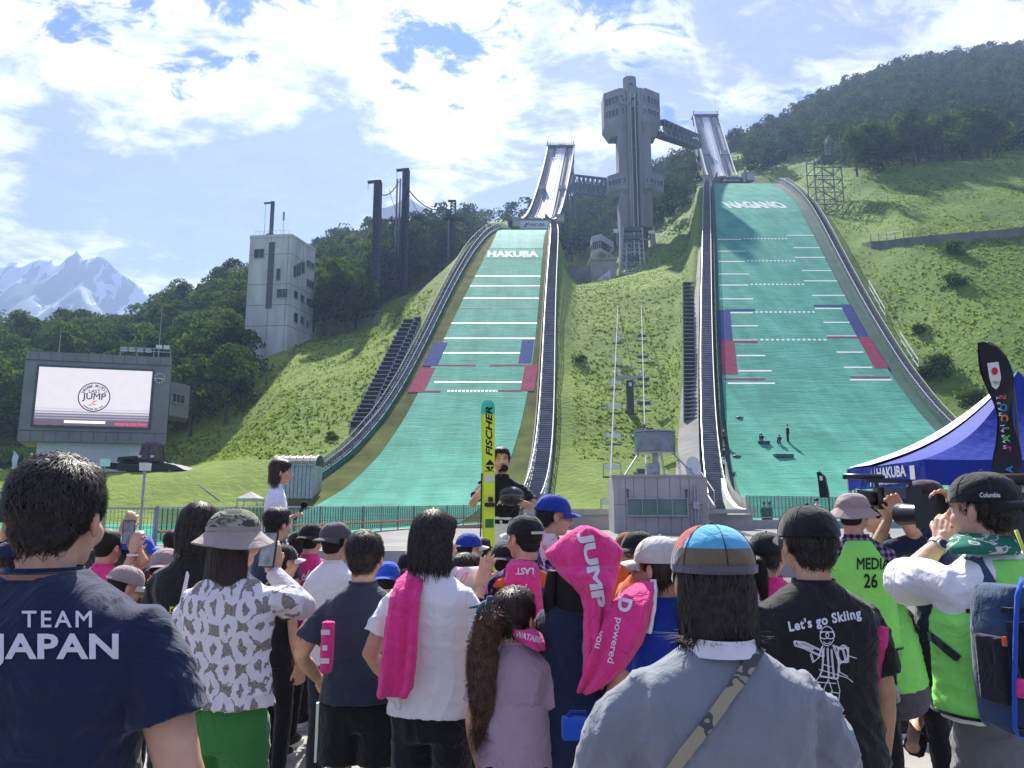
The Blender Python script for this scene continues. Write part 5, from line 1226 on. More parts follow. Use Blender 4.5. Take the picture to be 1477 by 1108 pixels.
# fences and walls round the outrun
def fence_run(pts,h,posts,label,style):
 t=thing('outrun_fence',label,'fence',(0,0,0));pts=[Vector(p)for p in pts]
 Mg=mat('fence_green_net',(.03,.20,.15),.8,alpha=.6);Mw=mat('fence_wire',(.14,.17,.16),.5,.3)
 L_=[0]
 for a,b in zip(pts,pts[1:]):L_.append(L_[-1]+(b-a).length)
 def P(s):
  for k in range(len(pts)-1):
   if s<=L_[k+1]or k==len(pts)-2:return pts[k].lerp(pts[k+1],(s-L_[k])/(L_[k+1]-L_[k]))
 n=int(L_[-1]/posts);up=Vector((0,0,1));pm=None
 for k in range(n+1):
  p=P(k*posts)
  if pm is None:q=MB();q.box((0,0,h/2),(.07,.07,h+.1));pm=q.mesh('post');pm.materials.append(M_steel)
  obj('post',pm,None,t,p)
 r=MB();S=[P(L_[-1]*k/60)for k in range(61)]
 r.tube([p+up*h for p in S],.035,6);r.build('top_rail',M_steel,t);r=MB();r.tube([p+up*.12 for p in S],.025,6);r.tube([p+up*h*.5 for p in S],.012,5);r.build('lower_rail',M_steel,t)
 w_=MB();st=.11 if style=='wire' else .22;k=0
 while k*st<L_[-1]:
  p=P(k*st);w_.bar(p+up*.1,p+up*h,.010 if style=='wire' else .03);k+=1
 for zz in np.arange(.2,h,.16 if style=='wire' else .5):w_.tube([p+up*zz for p in S[::2]],.006,4,cap=False)
 o=w_.build('wire',Mw,t);o['kind']='stuff'
 if style!='wire':
  q=MB();q.grid([[p+up*.1,p+up*h*.96]for p in S]);q.build('net',Mg,t)
 return t,P,L_[-1]
fpA=[(-23,12.8,.6),(-18,16.0,.6),(-11,24,.62)];fpB=[(-11,24,.62),(-7.6,35,.72),(-5.0,43.3,.82),(-1.6,50,.95)]
fence_run(fpA,1.12,1.5,'wire fence with grey posts along the left front of the green outrun','wire')
fence_run(fpB,1.15,1.9,'green netted fence receding behind the speakers to the foot of the HAKUBA slope','net')
q=MB();q.rings([[(x-.25,y-.1,-.1),(x+.15,y-.1,-.1),(x+.15,y,z-.01),(x-.25,y,z-.01)]for x,y,z in fpA+fpB[1:]]);tag(q.build('retaining_wall',M_conc),'low grey concrete wall under the left outrun fence','wall')
q=MB();q.tube([(x+.2,y-.3,z+.42)for x,y,z in fpB],.05,6);tag(q.build('barrier_pipe',mat('orange_pipe',(.45,.13,.05),.6)),'thin orange pipe along the foot of the green netted fence','pipe')
def right_side():
 Yw=41.;A=at(757,737,Yw);B=at(888,737,Yw);M=M_conc
 t=thing('concrete_wall','long stained concrete wall behind the navy-capped boy, left of the judge booth','wall',(0,0,0));q=MB();q.box(((A.x+B.x)/2,Yw+.4,A.z/2-.3),(B.x-A.x,.8,A.z+.2));q.build('wall',M,t);q=MB();q.box(((A.x+B.x)/2,Yw+.35,A.z-.05),(B.x-A.x+.1,1.1,.28));q.build('coping',mat('coping_concrete',(.38,.37,.35),.8,var=.15),t)
 C=at(1012,737,40);D=at(1078,737,40);t=thing('concrete_wall','stepped concrete deck edge between the judge booth and the right fence','wall',(0,0,0));q=MB();q.box(((C.x+D.x)/2,40.6,C.z/2-.3),(D.x-C.x+.5,1.2,C.z+.2));q.build('wall',M,t);q=MB();q.box(((C.x+D.x)/2,40.4,C.z-.02),(D.x-C.x+.7,1.6,.2));q.build('coping',MATS['coping_concrete'],t);q=MB();q.box(((C.x+D.x)/2,39.4,.25),(D.x-C.x+1.5,1.0,.9));q.build('step',M,t)
 Y=36.;t=thing('judge_booth','grey concrete booth with a wide window under a steel drum camera mount','booth',(0,0,0));A=at(884.5,688,Y);B=at(1012,688,Y);zt=A.z;q=MB();prism(q,[A,B,B+Vector((.25,.0,0)),B+Vector((.6,3.6,0)),A+Vector((.2,3.6,0))],-.2,zt);q.build('wall',M,t);F=Facet(A,B)
 j=MB()
 for px in(902,914,930,948,966,981,994):a,_=F.sz(px,700);F.box(j,a-.012,a+.012,0,zt,0,.008)
 for py in(728,):_,z=F.sz(900,py);F.box(j,0,F.len,z-.015,z+.015,0,.008)
 j.build('joint_line',M_conc_d,t);q=MB();F.box(q,-.06,F.len+.06,zt,zt+.1,-1,.06);q.build('coping',MATS['coping_concrete'],t)
 window(t,F,(904.5,720),(991,743),4,.05,glass=mat('green_glass',(.10,.16,.12),.1,spec=.8,scale=.5,var=.5))
 for px in(905,989.5):
  q=MB();a,z=F.sz(px,708);F.box(q,a-.02,a+.02,z-.35,z,0,.12);F.box(q,a-.06,a+.06,z,z+.06,0,.15);q.build('wall_lamp',M_dsteel,t)
 q=MB();a,z=F.sz(1002,700)
 for dx in(0,.12):
  p=F.hit(1001+dx*30,700);q.tube([(p.x,p.y-.08,0),(p.x,p.y-.08,z)],.04,6)
 F.box(q,a-.15,a+.15,F.sz(1002,734)[1],F.sz(1002,724)[1],0,.2);q.build('conduit',M_steel,t)
 Yd=37.5;c=at(944.5,640,Yd);r=29.5*Yd/FPX;zt2=at(0,624,Yd).z;zb2=at(0,653,Yd).z;t=thing('camera_mount_drum','dull steel drum on a stalk with struts on the booth roof','equipment drum',(c.x,Yd,0));Md=mat('drum_steel',(.23,.24,.24),.38,.75,var=.3,scale=1.5)
 n=10;ringp=lambda z,r_:[(r_*math.cos(2*math.pi*(k+.5)/n),r_*math.sin(2*math.pi*(k+.5)/n)*.9,z)for k in range(n)]
 q=MB();q.rings([ringp(zb2,r*.97),ringp(zb2+.06,r),ringp(zt2-.05,r),ringp(zt2,r*.97)]);q.build('drum',Md,t);q=MB();q.rings([ringp(zt2,r*1.03),ringp(zt2+.06,r*1.03)]);q.rings([ringp(zb2-.05,r*1.02),ringp(zb2,r*1.02)]);q.build('rim',M_steel,t)
 q=MB();q.tube([(0,0,zt),(0,0,zb2)],.16,10);q.box((-.15,0,zt+.35),(.62,.5,.75));q.build('stalk',M_steel,t)
 for sx in(-1,1):q=MB();q.bar((sx*r*.8,-.2,zb2),(sx*r*1.72,-1.0,zt),.07);q.build('strut',M_steel,t)
 q=MB();q.bar((.12,-r*.8,zb2),(.2,-1.3,zt),.07);q.build('strut',M_steel,t);q=MB();q.box((-.25,0,zt2+.12),(.35,.3,.2));q.box((-.5,0,zt2+.3),(.12,.12,.2));q.bar((-.5,0,zt2),(-.5,0,zt2+.3),.03);q.build('camera_head',M_dsteel,t)
 for sx in(-1,1):q=MB();q.ball((sx*r*1.04,0,zt2-.15),.06);q.build('lamp',M_white,t)
 p=at(996.5,675,37.2);t=thing('satellite_dish','small white satellite dish at the right edge of the booth roof','satellite dish',p);q=MB();Mx=Matrix.Rotation(R(25),3,'Z');n=14;rg=[]
 for k in range(4):rr=.0+.085*k*2.2;rg.append([tuple(Mx@Vector((rr*.85*math.cos(2*math.pi*j/n),-.1+.9*(k/3)**2*-.1,rr*1.0*math.sin(2*math.pi*j/n))))for j in range(n)])
 q.rings(rg,cap=False);q.build('dish',M_white,t);q=MB();q.bar((0,0,-.1),(.1,.2,zt-p.z),.05);q.bar((0,-.05,0),(-.1,-.5,-.1),.03);q.box((-.1,-.5,-.1),(.12,.1,.1));q.build('arm',M_steel,t)
 t=thing('metal_stair','short steel stair between the booth and the curved end wall','stair',(0,0,0));a=at(1016,732,44);b=at(1031,732,44);top=at(1016,692,48)
 for k in range(16):s=k/15;q=MB();z=a.z+(top.z-a.z)*s;q.box(((a.x+b.x)/2,44+4*s,z),(b.x-a.x,.3,.05));q.build('step',M_steel,t)
 q=MB()
 for x in(a.x,b.x):q.bar((x,44,a.z),(x,48,top.z),.1,.2);q.bar((x,44,a.z+.9),(x,48,top.z+.9),.05);q.bar((x,44,a.z),(x,44,a.z+.9),.05);q.bar((x,48,top.z),(x,48,top.z+.9),.05)
 q.build('stringer',M_steel,t)
 for nm,lab,m,pts in(('curved_kerb','white curved kerb sweeping round the foot of the NAGANO slope',M_white,[(1043,690),(1046,706),(1052,720),(1062,731),(1078,736)]),):
  q=MB();W=[at(px,py,52-k*2.6)for k,(px,py)in enumerate(pts)];q.rings([[p+Vector((-.15,0,-.8)),p+Vector((.15,0,-.8)),p+Vector((.15,0,0)),p+Vector((-.15,0,0))]for p in W]);tag(q.build(nm,m),lab,'kerb')
 q=MB();W0=[at(px,py,53-k*2.6)for k,(px,py)in enumerate([(1045,655),(1050,690),(1058,706),(1068,716),(1082,720)])];q.grid([[p,Vector((p.x,p.y,.7))]for p in W0]);tag(q.build('curved_wall',M_conc),'curved concrete end wall at the lower left corner of the NAGANO slope','wall')
 fp=[at(1078,750,42.),at(1120,750,42.5),at(1250,752,43.5),at(1420,752,45)]
 fence_run(fp,1.28,2.0,'grey green barred fence along the foot of the NAGANO slope','net');q=MB();q.rings([[(p.x,p.y-.3,-.1),(p.x,p.y+.3,-.1),(p.x,p.y+.3,p.z),(p.x,p.y-.3,p.z)]for p in fp]);tag(q.build('retaining_wall',M_conc),'concrete wall carrying the fence at the foot of the NAGANO slope','wall')
 q=MB();W=[at(1060,771,30),at(1110,771,32)];q.rings([[(p.x,p.y,-.1),(p.x,p.y+.3,-.1),(p.x,p.y+.3,p.z),(p.x,p.y,p.z)]for p in(at(1040,757,37),at(1110,780,30))]);tag(q.build('ramp_wall',M_conc),'low sloping concrete wall in front of the curved end wall','wall')
right_side()
for dx,lab in((-.6,'thin white pipe up the left corner of the concrete booth'),):
 p=at(893+dx,700,35.9);q=MB();q.tube([(p.x,p.y,.6),(p.x,p.y,p.z+.3)],.025,6);tag(q.build('pipe',M_steel),lab,'pipe')
def gear():
 Y=ysolve(PR,660);p=at(1130,660,Y);t=thing('mat_trolley','dark flat trolley lying on the lower NAGANO slope','trolley',p,R(8));q=MB();q.box((0,0,.25),(1.7,.7,.1));q.build('bed',M_dsteel,t);q=MB();q.box((0,-.33,.12),(1.7,.04,.28));q.build('side',M_dsteel,t);q=MB();[q.tube([(x,y,-.02),(x,y,.2)],.05,6)for x in(-.7,.7)for y in(-.3,.3)];q.build('leg',M_dsteel,t)
 Y=ysolve(PR,641);p=at(1102,640,Y);t=thing('workbench','low dark bench beside the workers on the NAGANO slope','bench',p);q=MB();q.box((0,0,.2),(1.1,.5,.12));q.build('top',M_dsteel,t);q=MB();[q.box((x,0,0),(.08,.4,.4))for x in(-.45,.45)];q.build('leg',M_dsteel,t);q=MB();q.bar((-.4,0,.4),(-.4,0,.9),.05);q.bar((-.4,0,.9),(.3,0,.5),.05);q.build('handle',M_dsteel,t)
 for px,py,lab,m in((1062,660,'dark bag with pale sheet near the left edge of the NAGANO slope',M_dsteel),(1066,604,'tiny dark bundle on the NAGANO slope above the workers',M_dsteel)):
  Y=ysolve(PR,py);p=at(px,py,Y);q=MB();q.ball((0,0,.1),(.35,.25,.16),10,6);q.ball((.3,.1,.12),(.2,.12,.1),8,5);o=q.build('bag',m,None,True);o.location=p;tag(o,lab,'bag')
gear()
# blue tent and flags on the right
def tent():
 Mb=mat('tent_blue',(.012,.030,.26),.7,var=.12,scale=2,bump=.25,bscale=6,spec=.15);Mw=mat('tent_white',(.68,.70,.74),.6,var=.08,bump=.2,bscale=5)
 t=thing('blue_canopy_tent','blue pop-up canopy tent lettered HAKUBA with a white ridge panel','tent',(0,0,0));Y0=12.5
 L=at(1229,676,Y0);zl=L.z;zb=at(0,707,Y0).z
 C=atz(1331,652,zl+.0);C=at(1331,652,10.6);C.z=zl
 C=Vector((at(1331,655,10.3).x,10.3,zl));Rr=Vector((8.4,10.3,zl));Bk=Vector((L.x,13.6,zl))
 ap=at(1468,535,12.0);Lx=Vector((L.x,Y0+1.2,zl))
 A1=Vector((L.x,L.y+.2,zl));nm=10
 def sag(a,b,s,d=.12):p=a.lerp(b,s);p.z-=d*math.sin(math.pi*s)*(b-a).length*.35;return p
 def face(a,b,apex,m,name,n=12,d=.22):
  q=MB();P=[]
  for i in range(n+1):
   s=i/n;r=[]
   for j in range(n+1):
    u=j/n;e0=sag(a,apex,s,d);e1=sag(b,apex,s,d);r.append(e0.lerp(e1,u)+Vector((0,0,-.03*math.sin(math.pi*u)*(1-s))))
   P.append(r)
  q.grid(P);return q.build(name,m,t,True)
 D=Vector((Rr.x,14.6,zl));E=Vector((A1.x*14.6/A1.y*1.03,14.6,zl))
 face(A1,C,ap,Mb,'roof_panel');face(C,Rr,ap,Mb,'roof_panel');face(Rr,D,ap,Mb,'roof_panel');face(D,E,ap,Mb,'roof_panel');face(E,A1,ap,Mb,'roof_panel')
 q=MB();P=[];n=14
 for i in range(n+1):
  s=i/n*.86;e0=sag(A1,ap,s,.22)+Vector((0,-.005,.012));e1=sag(C,ap,s,.22);P.append([e0.lerp(e1,1)*.0+e0.lerp(e1,.02)+Vector((0,-.005,.01)),e0.lerp(e1,.34+.1*s)+Vector((0,-.005,.012))])
 q.grid(P);q.build('white_ridge_panel',Mw,t,True)
 def val(a,b,name):
  q=MB();P=[[a.lerp(b,k/16)+Vector((.0,-.02,-.01)),a.lerp(b,k/16)+Vector((.01*math.sin(k*2.1),-.02+.015*math.sin(k*1.7),zb-zl))]for k in range(17)];q.grid(P);P=[[p+Vector((.012,.012,0))for p in r][::-1]for r in P];q.grid(P);return q.build(name,Mb,t,True)
 val(A1,C,'valance');val(C,Rr,'valance')
 F=Facet(A1,C);h=(zl-zb);cx=F.len*.62
 def onv(me,x,z,m,nme,d=.035):
  for v in me.vertices:v.co=Vector((F.A.x,F.A.y,0))+F.x*(x+v.co.x)+F.n*d+Vector((0,0,z+v.co.y))
  obj(nme,me,m,t)
 me=text_mesh('HAKUBA',h*.62,.006,align='LEFT');xs=[v.co.x for v in me.vertices];k=F.len*.36/(max(xs)-min(xs))
 for v in me.vertices:v.co.x*=k
 onv(me,F.len*.46,zb+h*.42,M_white,'lettering');me=text_mesh('JAPAN OLYMPIC STADIUM',h*.2,.002,align='LEFT');xs=[v.co.x for v in me.vertices];k=F.len*.36/(max(xs)-min(xs))
 for v in me.vertices:v.co.x*=k
 onv(me,F.len*.46,zb+h*.14,M_white,'lettering')
 for dx in(0,.07):
  me=bpy.data.meshes.new('emblem');x=dx*1.6;me.from_pydata([(x,0,0),(x+.035,0,0),(x+.07,h*.45,0),(x+.09,h*.85,0),(x+.05,h*.5,0)],[],[(0,1,2,3,4)]);onv(me,F.len*.36,zb+h*.1,M_white,'emblem')
 me=bpy.data.meshes.new('emblem');me.from_pydata([(0,0,0),(.13,0,0),(.13,h*.55,0),(0,h*.55,0)],[],[(0,1,2,3)]);onv(me,F.len*.87,zb+h*.25,M_white,'emblem')
 for p in(A1,C,Rr,D):
  q=MB();q.bar((p.x+(.05 if p.x<6 else-.05),p.y+.05,0),(p.x+(.05 if p.x<6 else-.05),p.y+.05,zl),.05);q.build('leg',M_steel,t)
tent()
def big_flag():
 Y=6.2;Mk=mat('banner_black',(.014,.015,.02),.55,var=.2,bump=.2,bscale=12);t=thing('feather_flag','tall black feather flag lettered TEAM JAPAN SOCIAL in front of the blue tent','flag',(0,0,0))
 Lf=[(497,1411),(510,1414),(550,1424),(600,1436),(640,1441),(670,1437),(700,1427)];Rt=[(493,1424),(500,1438),(515,1450),(550,1460),(600,1465),(650,1469),(700,1471)]
 rows=np.linspace(496,712,26);P=[]
 for i,py in enumerate(rows):
  a,b=ex(Lf,py),ex(Rt,py);r=[]
  for k in range(7):s=k/6;p=at(float(a+(b-a)*s),float(py),Y);p.y+=.04*math.sin(py*.05+s*3);r.append(p)
  P.append(r)
 P.insert(0,[at(1411+13*k/6,494.5-1.5*math.sin(k/6*3.1),Y)for k in range(7)])
 q=MB();q.grid(P);q.grid([[p+Vector((0,.02,0))for p in r][::-1]for r in P]);q.build('cloth',Mk,t,True)
 q=MB();q.tube([at(ex([(493,1420),(497,1434),(515,1450),(550,1460.5),(600,1465.5),(650,1469.5),(712,1472)],py),py,Y+.02)for py in(494,500,515,550,600,650,712)]+[Vector((at(1473,740,Y).x,Y,0))],.012,6);q.build('pole',M_dsteel,t);q=MB();pb=at(1473,740,Y);q.box((pb.x,Y,.03),(.5,.5,.06));q.build('base',M_dsteel,t)
 sh=[(1424,524),(1440,522),(1444,545),(1441,557),(1437,562),(1431,558),(1427,545)];me=bpy.data.meshes.new('shield');me.from_pydata([at(x,y,Y-.06)for x,y in sh],[],[tuple(range(len(sh)))]);obj('shield',me,M_white,t)
 me=bpy.data.meshes.new('red_disc');me.from_pydata([at(1435+4.6*math.cos(a*.4),535.5+5.6*math.sin(a*.4),Y-.066)for a in range(16)],[],[tuple(range(16))]);obj('red_disc',me,mat('print_red',(.6,.02,.02),.6),t)
 for k,c in enumerate(((.02,.1,.4),(.05,.05,.05),(.4,.02,.02),(.5,.35,.02),(.02,.25,.05))):
  q=MB();cx,cy=1434+(k%3)*3.2-(0 if k<3 else-1.6),551.5+(0 if k<3 else 2);q.tube([at(cx+1.5*math.cos(a*.7),cy+1.7*math.sin(a*.7),Y-.068)for a in range(10)],.0012,4);q.build('ring',mat('ring_%d'%k,c,.6),t)
 def vert(s,pts,hpx,cols,flip=True):
  n=len(s)
  for k,ch in enumerate(s):
   if ch==' ':continue
   u=k/(n-1);py=pts[0][1]+(pts[1][1]-pts[0][1])*u;px=pts[0][0]+(pts[1][0]-pts[0][0])*u;me=text_mesh(ch,1,.03);xs=[v.co.x for v in me.vertices];cx=(max(xs)+min(xs))/2
   for v in me.vertices:x,y=v.co.x-cx,v.co.y-.35;v.co=at(px-y*hpx,py-x*hpx*1.0*(-1),Y-.062)
   obj('lettering',me,cols[k%len(cols)],t)
 cs=[mat('print_%s'%n_,c,.6)for n_,c in(('coral',(.6,.08,.06)),('blue',(.03,.2,.6)),('orange',(.6,.2,.03)),('teal',(.04,.3,.3)),('green',(.08,.4,.08)),('magenta',(.45,.04,.2)),('yellow',(.6,.4,.03)))]
 vert('SOCIAL AC',[(1446,573),(1457,692)],14,[cs[0],cs[1],cs[2],cs[3],cs[4],cs[5],cs[1],cs[1],cs[6]]);vert('TEAM JAPAN',[(1439.5,574),(1449,645)],6.5,[M_white])
big_flag()
def small_flag():
 Y=17.;Mk=MATS['banner_black'];t=thing('feather_flag','small black feather flag standing by the fence left of the blue tent','flag',(0,0,0));L=[(681,1178),(690,1180),(720,1183)];Rr=[(680,1181),(688,1190),(720,1195)];rows=np.linspace(681,718,8)
 P=[[at(float(ex(L,py)+(ex(Rr,py)-ex(L,py))*k/3),float(py),Y)for k in range(4)]for py in rows];q=MB();q.grid(P);q.grid([[p+Vector((0,.02,0))for p in r][::-1]for r in P]);q.build('cloth',Mk,t,True);pb=at(1195,712,Y);q=MB();q.tube([(pb.x,Y,0),(pb.x,Y,pb.z),at(1190,688,Y),at(1181,680,Y)],.02,6);q.build('pole',M_dsteel,t)
 me=bpy.data.meshes.new('emblem');me.from_pydata([at(x,y,Y-.03)for x,y in((1181.5,687),(1186,686.5),(1187,692),(1184.5,694),(1182.5,692))],[],[(0,1,2,3,4)]);obj('emblem',me,M_white,t)
small_flag()
q=MB();q.box((31,20.9,.25),(78,.3,.72));tag(q.build('retaining_wall',M_conc),'low concrete wall at the front of the raised green outrun, behind the crowd','wall')
# people
PR_=random.Random(11)
def remesh(mb,voxel,smooth=3,fac=.5,shade=True):
 me=mb.mesh('tmp');o=bpy.data.objects.new('tmp',me);COL.objects.link(o)
 m=o.modifiers.new('r','REMESH');m.mode='VOXEL';m.voxel_size=voxel
 if smooth:k=o.modifiers.new('s','SMOOTH');k.iterations=smooth;k.factor=fac
 dg=bpy.context.evaluated_depsgraph_get();r=bpy.data.meshes.new_from_object(o.evaluated_get(dg))
 bpy.data.objects.remove(o);bpy.data.meshes.remove(me);r.materials.clear()
 if shade:r.polygons.foreach_set('use_smooth',[True]*len(r.polygons))
 return r
def co_of(me):a=np.empty(len(me.vertices)*3,np.float32);me.vertices.foreach_get('co',a);return a.reshape(-1,3)
def no_of(me):a=np.empty(len(me.vertices)*3,np.float32);me.vertices.foreach_get('normal',a);return a.reshape(-1,3)
def wrinkle(me,amp,seed,zlo=.8,zhi=1.4,aniso=1.0):
 """folds: warped waves, strongest at the waist and along sleeves, weak over the shoulder blades"""
 r=np.random.default_rng(seed);P=co_of(me).astype(float);N_=no_of(me).astype(float);d=np.zeros(len(P))
 for k in range(7):
  wl=r.uniform(.07,.2);th=r.uniform(-.7,.7)+(0 if r.random()<.5 else math.pi/2);ax=np.array([math.cos(th),r.uniform(-.5,.5),math.sin(th)])*2*math.pi/wl
  wx=r.normal(size=3)*9;ph=r.uniform(0,6.28);s=np.sin(P@ax+1.6*np.sin(P@wx+ph)+ph*2)
  env=.5+.5*np.sin(P@(r.normal(size=3)*7)+ph);d+=(1-np.abs(s))**2*env*(wl/.15)-.25
 t=np.clip((P[:,2]-zlo)/(zhi-zlo),0,1);m=1-.72*t*t*(np.abs(P[:,0])<.16)
 P+=N_*(d*amp*m)[:,None];me.vertices.foreach_set('co',P.astype(np.float32).ravel());me.update()
def join_meshes(ms,name):
 V=[];F=[];o=0
 for m in ms:
  a=co_of(m);V.append(a);L=np.empty(len(m.loops),np.int32);m.loops.foreach_get('vertex_index',L);ls=np.empty(len(m.polygons),np.int32);lt=np.empty(len(m.polygons),np.int32)
  m.polygons.foreach_get('loop_start',ls);m.polygons.foreach_get('loop_total',lt);F.append((L+o,lt));o+=len(a)
 V=np.concatenate(V);L=np.concatenate([f[0]for f in F]);lt=np.concatenate([f[1]for f in F])
 me=bpy.data.meshes.new(name);me.vertices.add(len(V));me.vertices.foreach_set('co',V.ravel());me.loops.add(len(L));me.loops.foreach_set('vertex_index',L)
 me.polygons.add(len(lt));me.polygons.foreach_set('loop_start',np.concatenate([[0],np.cumsum(lt)[:-1]]).astype(np.int32));me.update(calc_edges=True);me.polygons.foreach_set('use_smooth',[True]*len(lt))
 for m in ms:bpy.data.meshes.remove(m)
 return me
def cloth(name,col,**k):
 a=dict(rough=.9,var=.06,scale=6,bump=.35,bscale=260,spec=.12,sheen=.25);a.update(k);m=mat('cloth_'+name,col,**a);nt=m.node_tree
 if 'fold' not in nt.nodes:
  b=nt.nodes['Principled BSDF'];old=b.inputs['Normal'].links[0].from_node;n_=nt.nodes.new('ShaderNodeTexNoise');n_.name='fold';n_.inputs['Scale'].default_value=8;n_.inputs['Detail'].default_value=5;n_.inputs['Distortion'].default_value=1.6;tc=nt.nodes.new('ShaderNodeTexCoord');nt.links.new(tc.outputs['Object'],n_.inputs['Vector'])
  bp=nt.nodes.new('ShaderNodeBump');bp.inputs['Strength'].default_value=1. if name=='pink' else .55;bp.inputs['Distance'].default_value=.035;nt.links.new(n_.outputs['Fac'],bp.inputs['Height']);nt.links.new(bp.outputs[0],old.inputs['Normal'])
 return m
M_skin=mat('skin',(.50,.27,.175),.52,col2=(.66,.40,.28),scale=14,bump=.08,bscale=120,spec=.35,sss=.08)
M_lip=mat('lips',(.38,.13,.11),.45,var=.05);M_eyew=mat('eye_white',(.7,.68,.65),.25,var=.02);M_iris=mat('iris',(.02,.012,.01),.15,var=.02)
M_brow=mat('eyebrow',(.02,.015,.012),.8)
M_strand=mat('hair_strand',(.010,.008,.007),.5,col2=(.045,.036,.032),scale=60,spec=.35)
M_hair=mat('hair_black',(.013,.011,.010),.6,var=.4,scale=30,aniso=(1,1,.15),spec=.22,bump=.6,bscale=90)
M_hairb=mat('hair_brown',(.035,.018,.012),.42,var=.4,scale=30,aniso=(1,1,.15),spec=.45,bump=.6,bscale=90)
M_shoe=mat('shoe_black',(.015,.015,.017),.6);M_sole=mat('shoe_sole',(.6,.6,.6),.6)
M_blackp=mat('black_plastic',(.015,.015,.017),.35,var=.3,spec=.5);M_lens=mat('lens_glass',(.01,.012,.02),.05,spec=1.)
C=dict(navy=cloth('navy',(.016,.025,.062)),black=cloth('black',(.017,.017,.020)),white=cloth('white',(.80,.80,.80)),grey=cloth('grey',(.21,.235,.27)),dgrey=cloth('charcoal',(.035,.037,.045)),pink=cloth('pink',(.80,.045,.25),bscale=110,bump=.9,var=.05,scale=40),mauve=cloth('mauve',(.40,.30,.38)),slate=cloth('slate',(.034,.042,.075)),green=cloth('green',(.045,.21,.05)),lime=cloth('lime',(.27,.80,.15),spec=.25,sheen=0),sky=cloth('pale_blue',(.35,.48,.72)),pale=cloth('pale_lilac',(.74,.76,.86)),royal=cloth('royal_blue',(.015,.04,.30)),cobalt=cloth('cobalt',(.02,.09,.50)),orange=cloth('orange',(.75,.13,.03)),jeans=cloth('dark_jeans',(.014,.014,.018)),capgrey=cloth('cap_grey',(.085,.08,.085)),beige=cloth('beige',(.34,.29,.26)),hatpink=cloth('hat_dusty',(.33,.26,.25)),hatbrown=cloth('hat_brown',(.055,.035,.035)),rust=cloth('rust',(.20,.07,.03)),capwhite=cloth('cap_cream',(.55,.54,.50)),khaki=cloth('khaki',(.15,.155,.165)))
def pattern_mat(name,build):
 m=bpy.data.materials.new(name);m.use_nodes=True;nt=m.node_tree;b=nt.nodes['Principled BSDF'];b.inputs['Roughness'].default_value=.9;b.inputs['Specular IOR Level'].default_value=.1
 build(nt.nodes,nt.links,b);return m
def _m(N,L,op,a,b=None,c=None):
 m=N.new('ShaderNodeMath');m.operation=op
 for i,v in enumerate((a,b,c)):
  if v is None:continue
  if isinstance(v,(int,float)):m.inputs[i].default_value=v
  else:L.new(v,m.inputs[i])
 return m.outputs[0]
def _ogee(N,L,b):
 tc=N.new('ShaderNodeTexCoord');sp=N.new('ShaderNodeSeparateXYZ');L.new(tc.outputs['Object'],sp.inputs[0]);no=N.new('ShaderNodeTexNoise');no.inputs['Scale'].default_value=55;L.new(tc.outputs['Object'],no.inputs[0])
 lo=N.new('ShaderNodeTexNoise');lo.inputs['Scale'].default_value=14;L.new(tc.outputs['Object'],lo.inputs[0]);wp=_m(N,L,'MULTIPLY',_m(N,L,'SUBTRACT',lo.outputs['Fac'],.5),.5)
 u=_m(N,L,'ADD',_m(N,L,'MULTIPLY',sp.outputs[0],1/.105),wp);v=_m(N,L,'SUBTRACT',_m(N,L,'MULTIPLY',sp.outputs[2],1/.140),wp)
 wob=_m(N,L,'MULTIPLY',_m(N,L,'SUBTRACT',no.outputs['Fac'],.5),.30)
 def lat(o):
  a=_m(N,L,'ABSOLUTE',_m(N,L,'SUBTRACT',_m(N,L,'FRACT',_m(N,L,'ADD',u,o)),.5));c=_m(N,L,'ABSOLUTE',_m(N,L,'SUBTRACT',_m(N,L,'FRACT',_m(N,L,'ADD',v,o)),.5))
  return _m(N,L,'SQRT',_m(N,L,'ADD',_m(N,L,'MULTIPLY',_m(N,L,'MULTIPLY',a,a),1.25),_m(N,L,'MULTIPLY',c,c))),_m(N,L,'ADD',_m(N,L,'MULTIPLY',a,1.6),c)
 (d1,k1),(d2,k2)=lat(0),lat(.5);d=_m(N,L,'ADD',_m(N,L,'MINIMUM',d1,d2),_m(N,L,'MULTIPLY',wob,.8));k_=_m(N,L,'ADD',_m(N,L,'MINIMUM',k1,k2),wob)
 f=_m(N,L,'MAXIMUM',_m(N,L,'LESS_THAN',k_,.19),_m(N,L,'GREATER_THAN',d,.37));mx=N.new('ShaderNodeMix');mx.data_type='RGBA';L.new(f,mx.inputs['Factor']);mx.inputs['A'].default_value=(.74,.72,.74,1)
 n2=N.new('ShaderNodeTexNoise');n2.inputs['Scale'].default_value=160;L.new(tc.outputs['Object'],n2.inputs[0]);cr=N.new('ShaderNodeValToRGB');L.new(n2.outputs['Fac'],cr.inputs[0]);cr.color_ramp.elements[0].position=.4;cr.color_ramp.elements[1].position=.62;cr.color_ramp.elements[0].color=(.20,.175,.16,1);cr.color_ramp.elements[1].color=(.36,.33,.31,1)
 L.new(cr.outputs[0],mx.inputs['B']);L.new(mx.outputs['Result'],b.inputs['Base Color'])
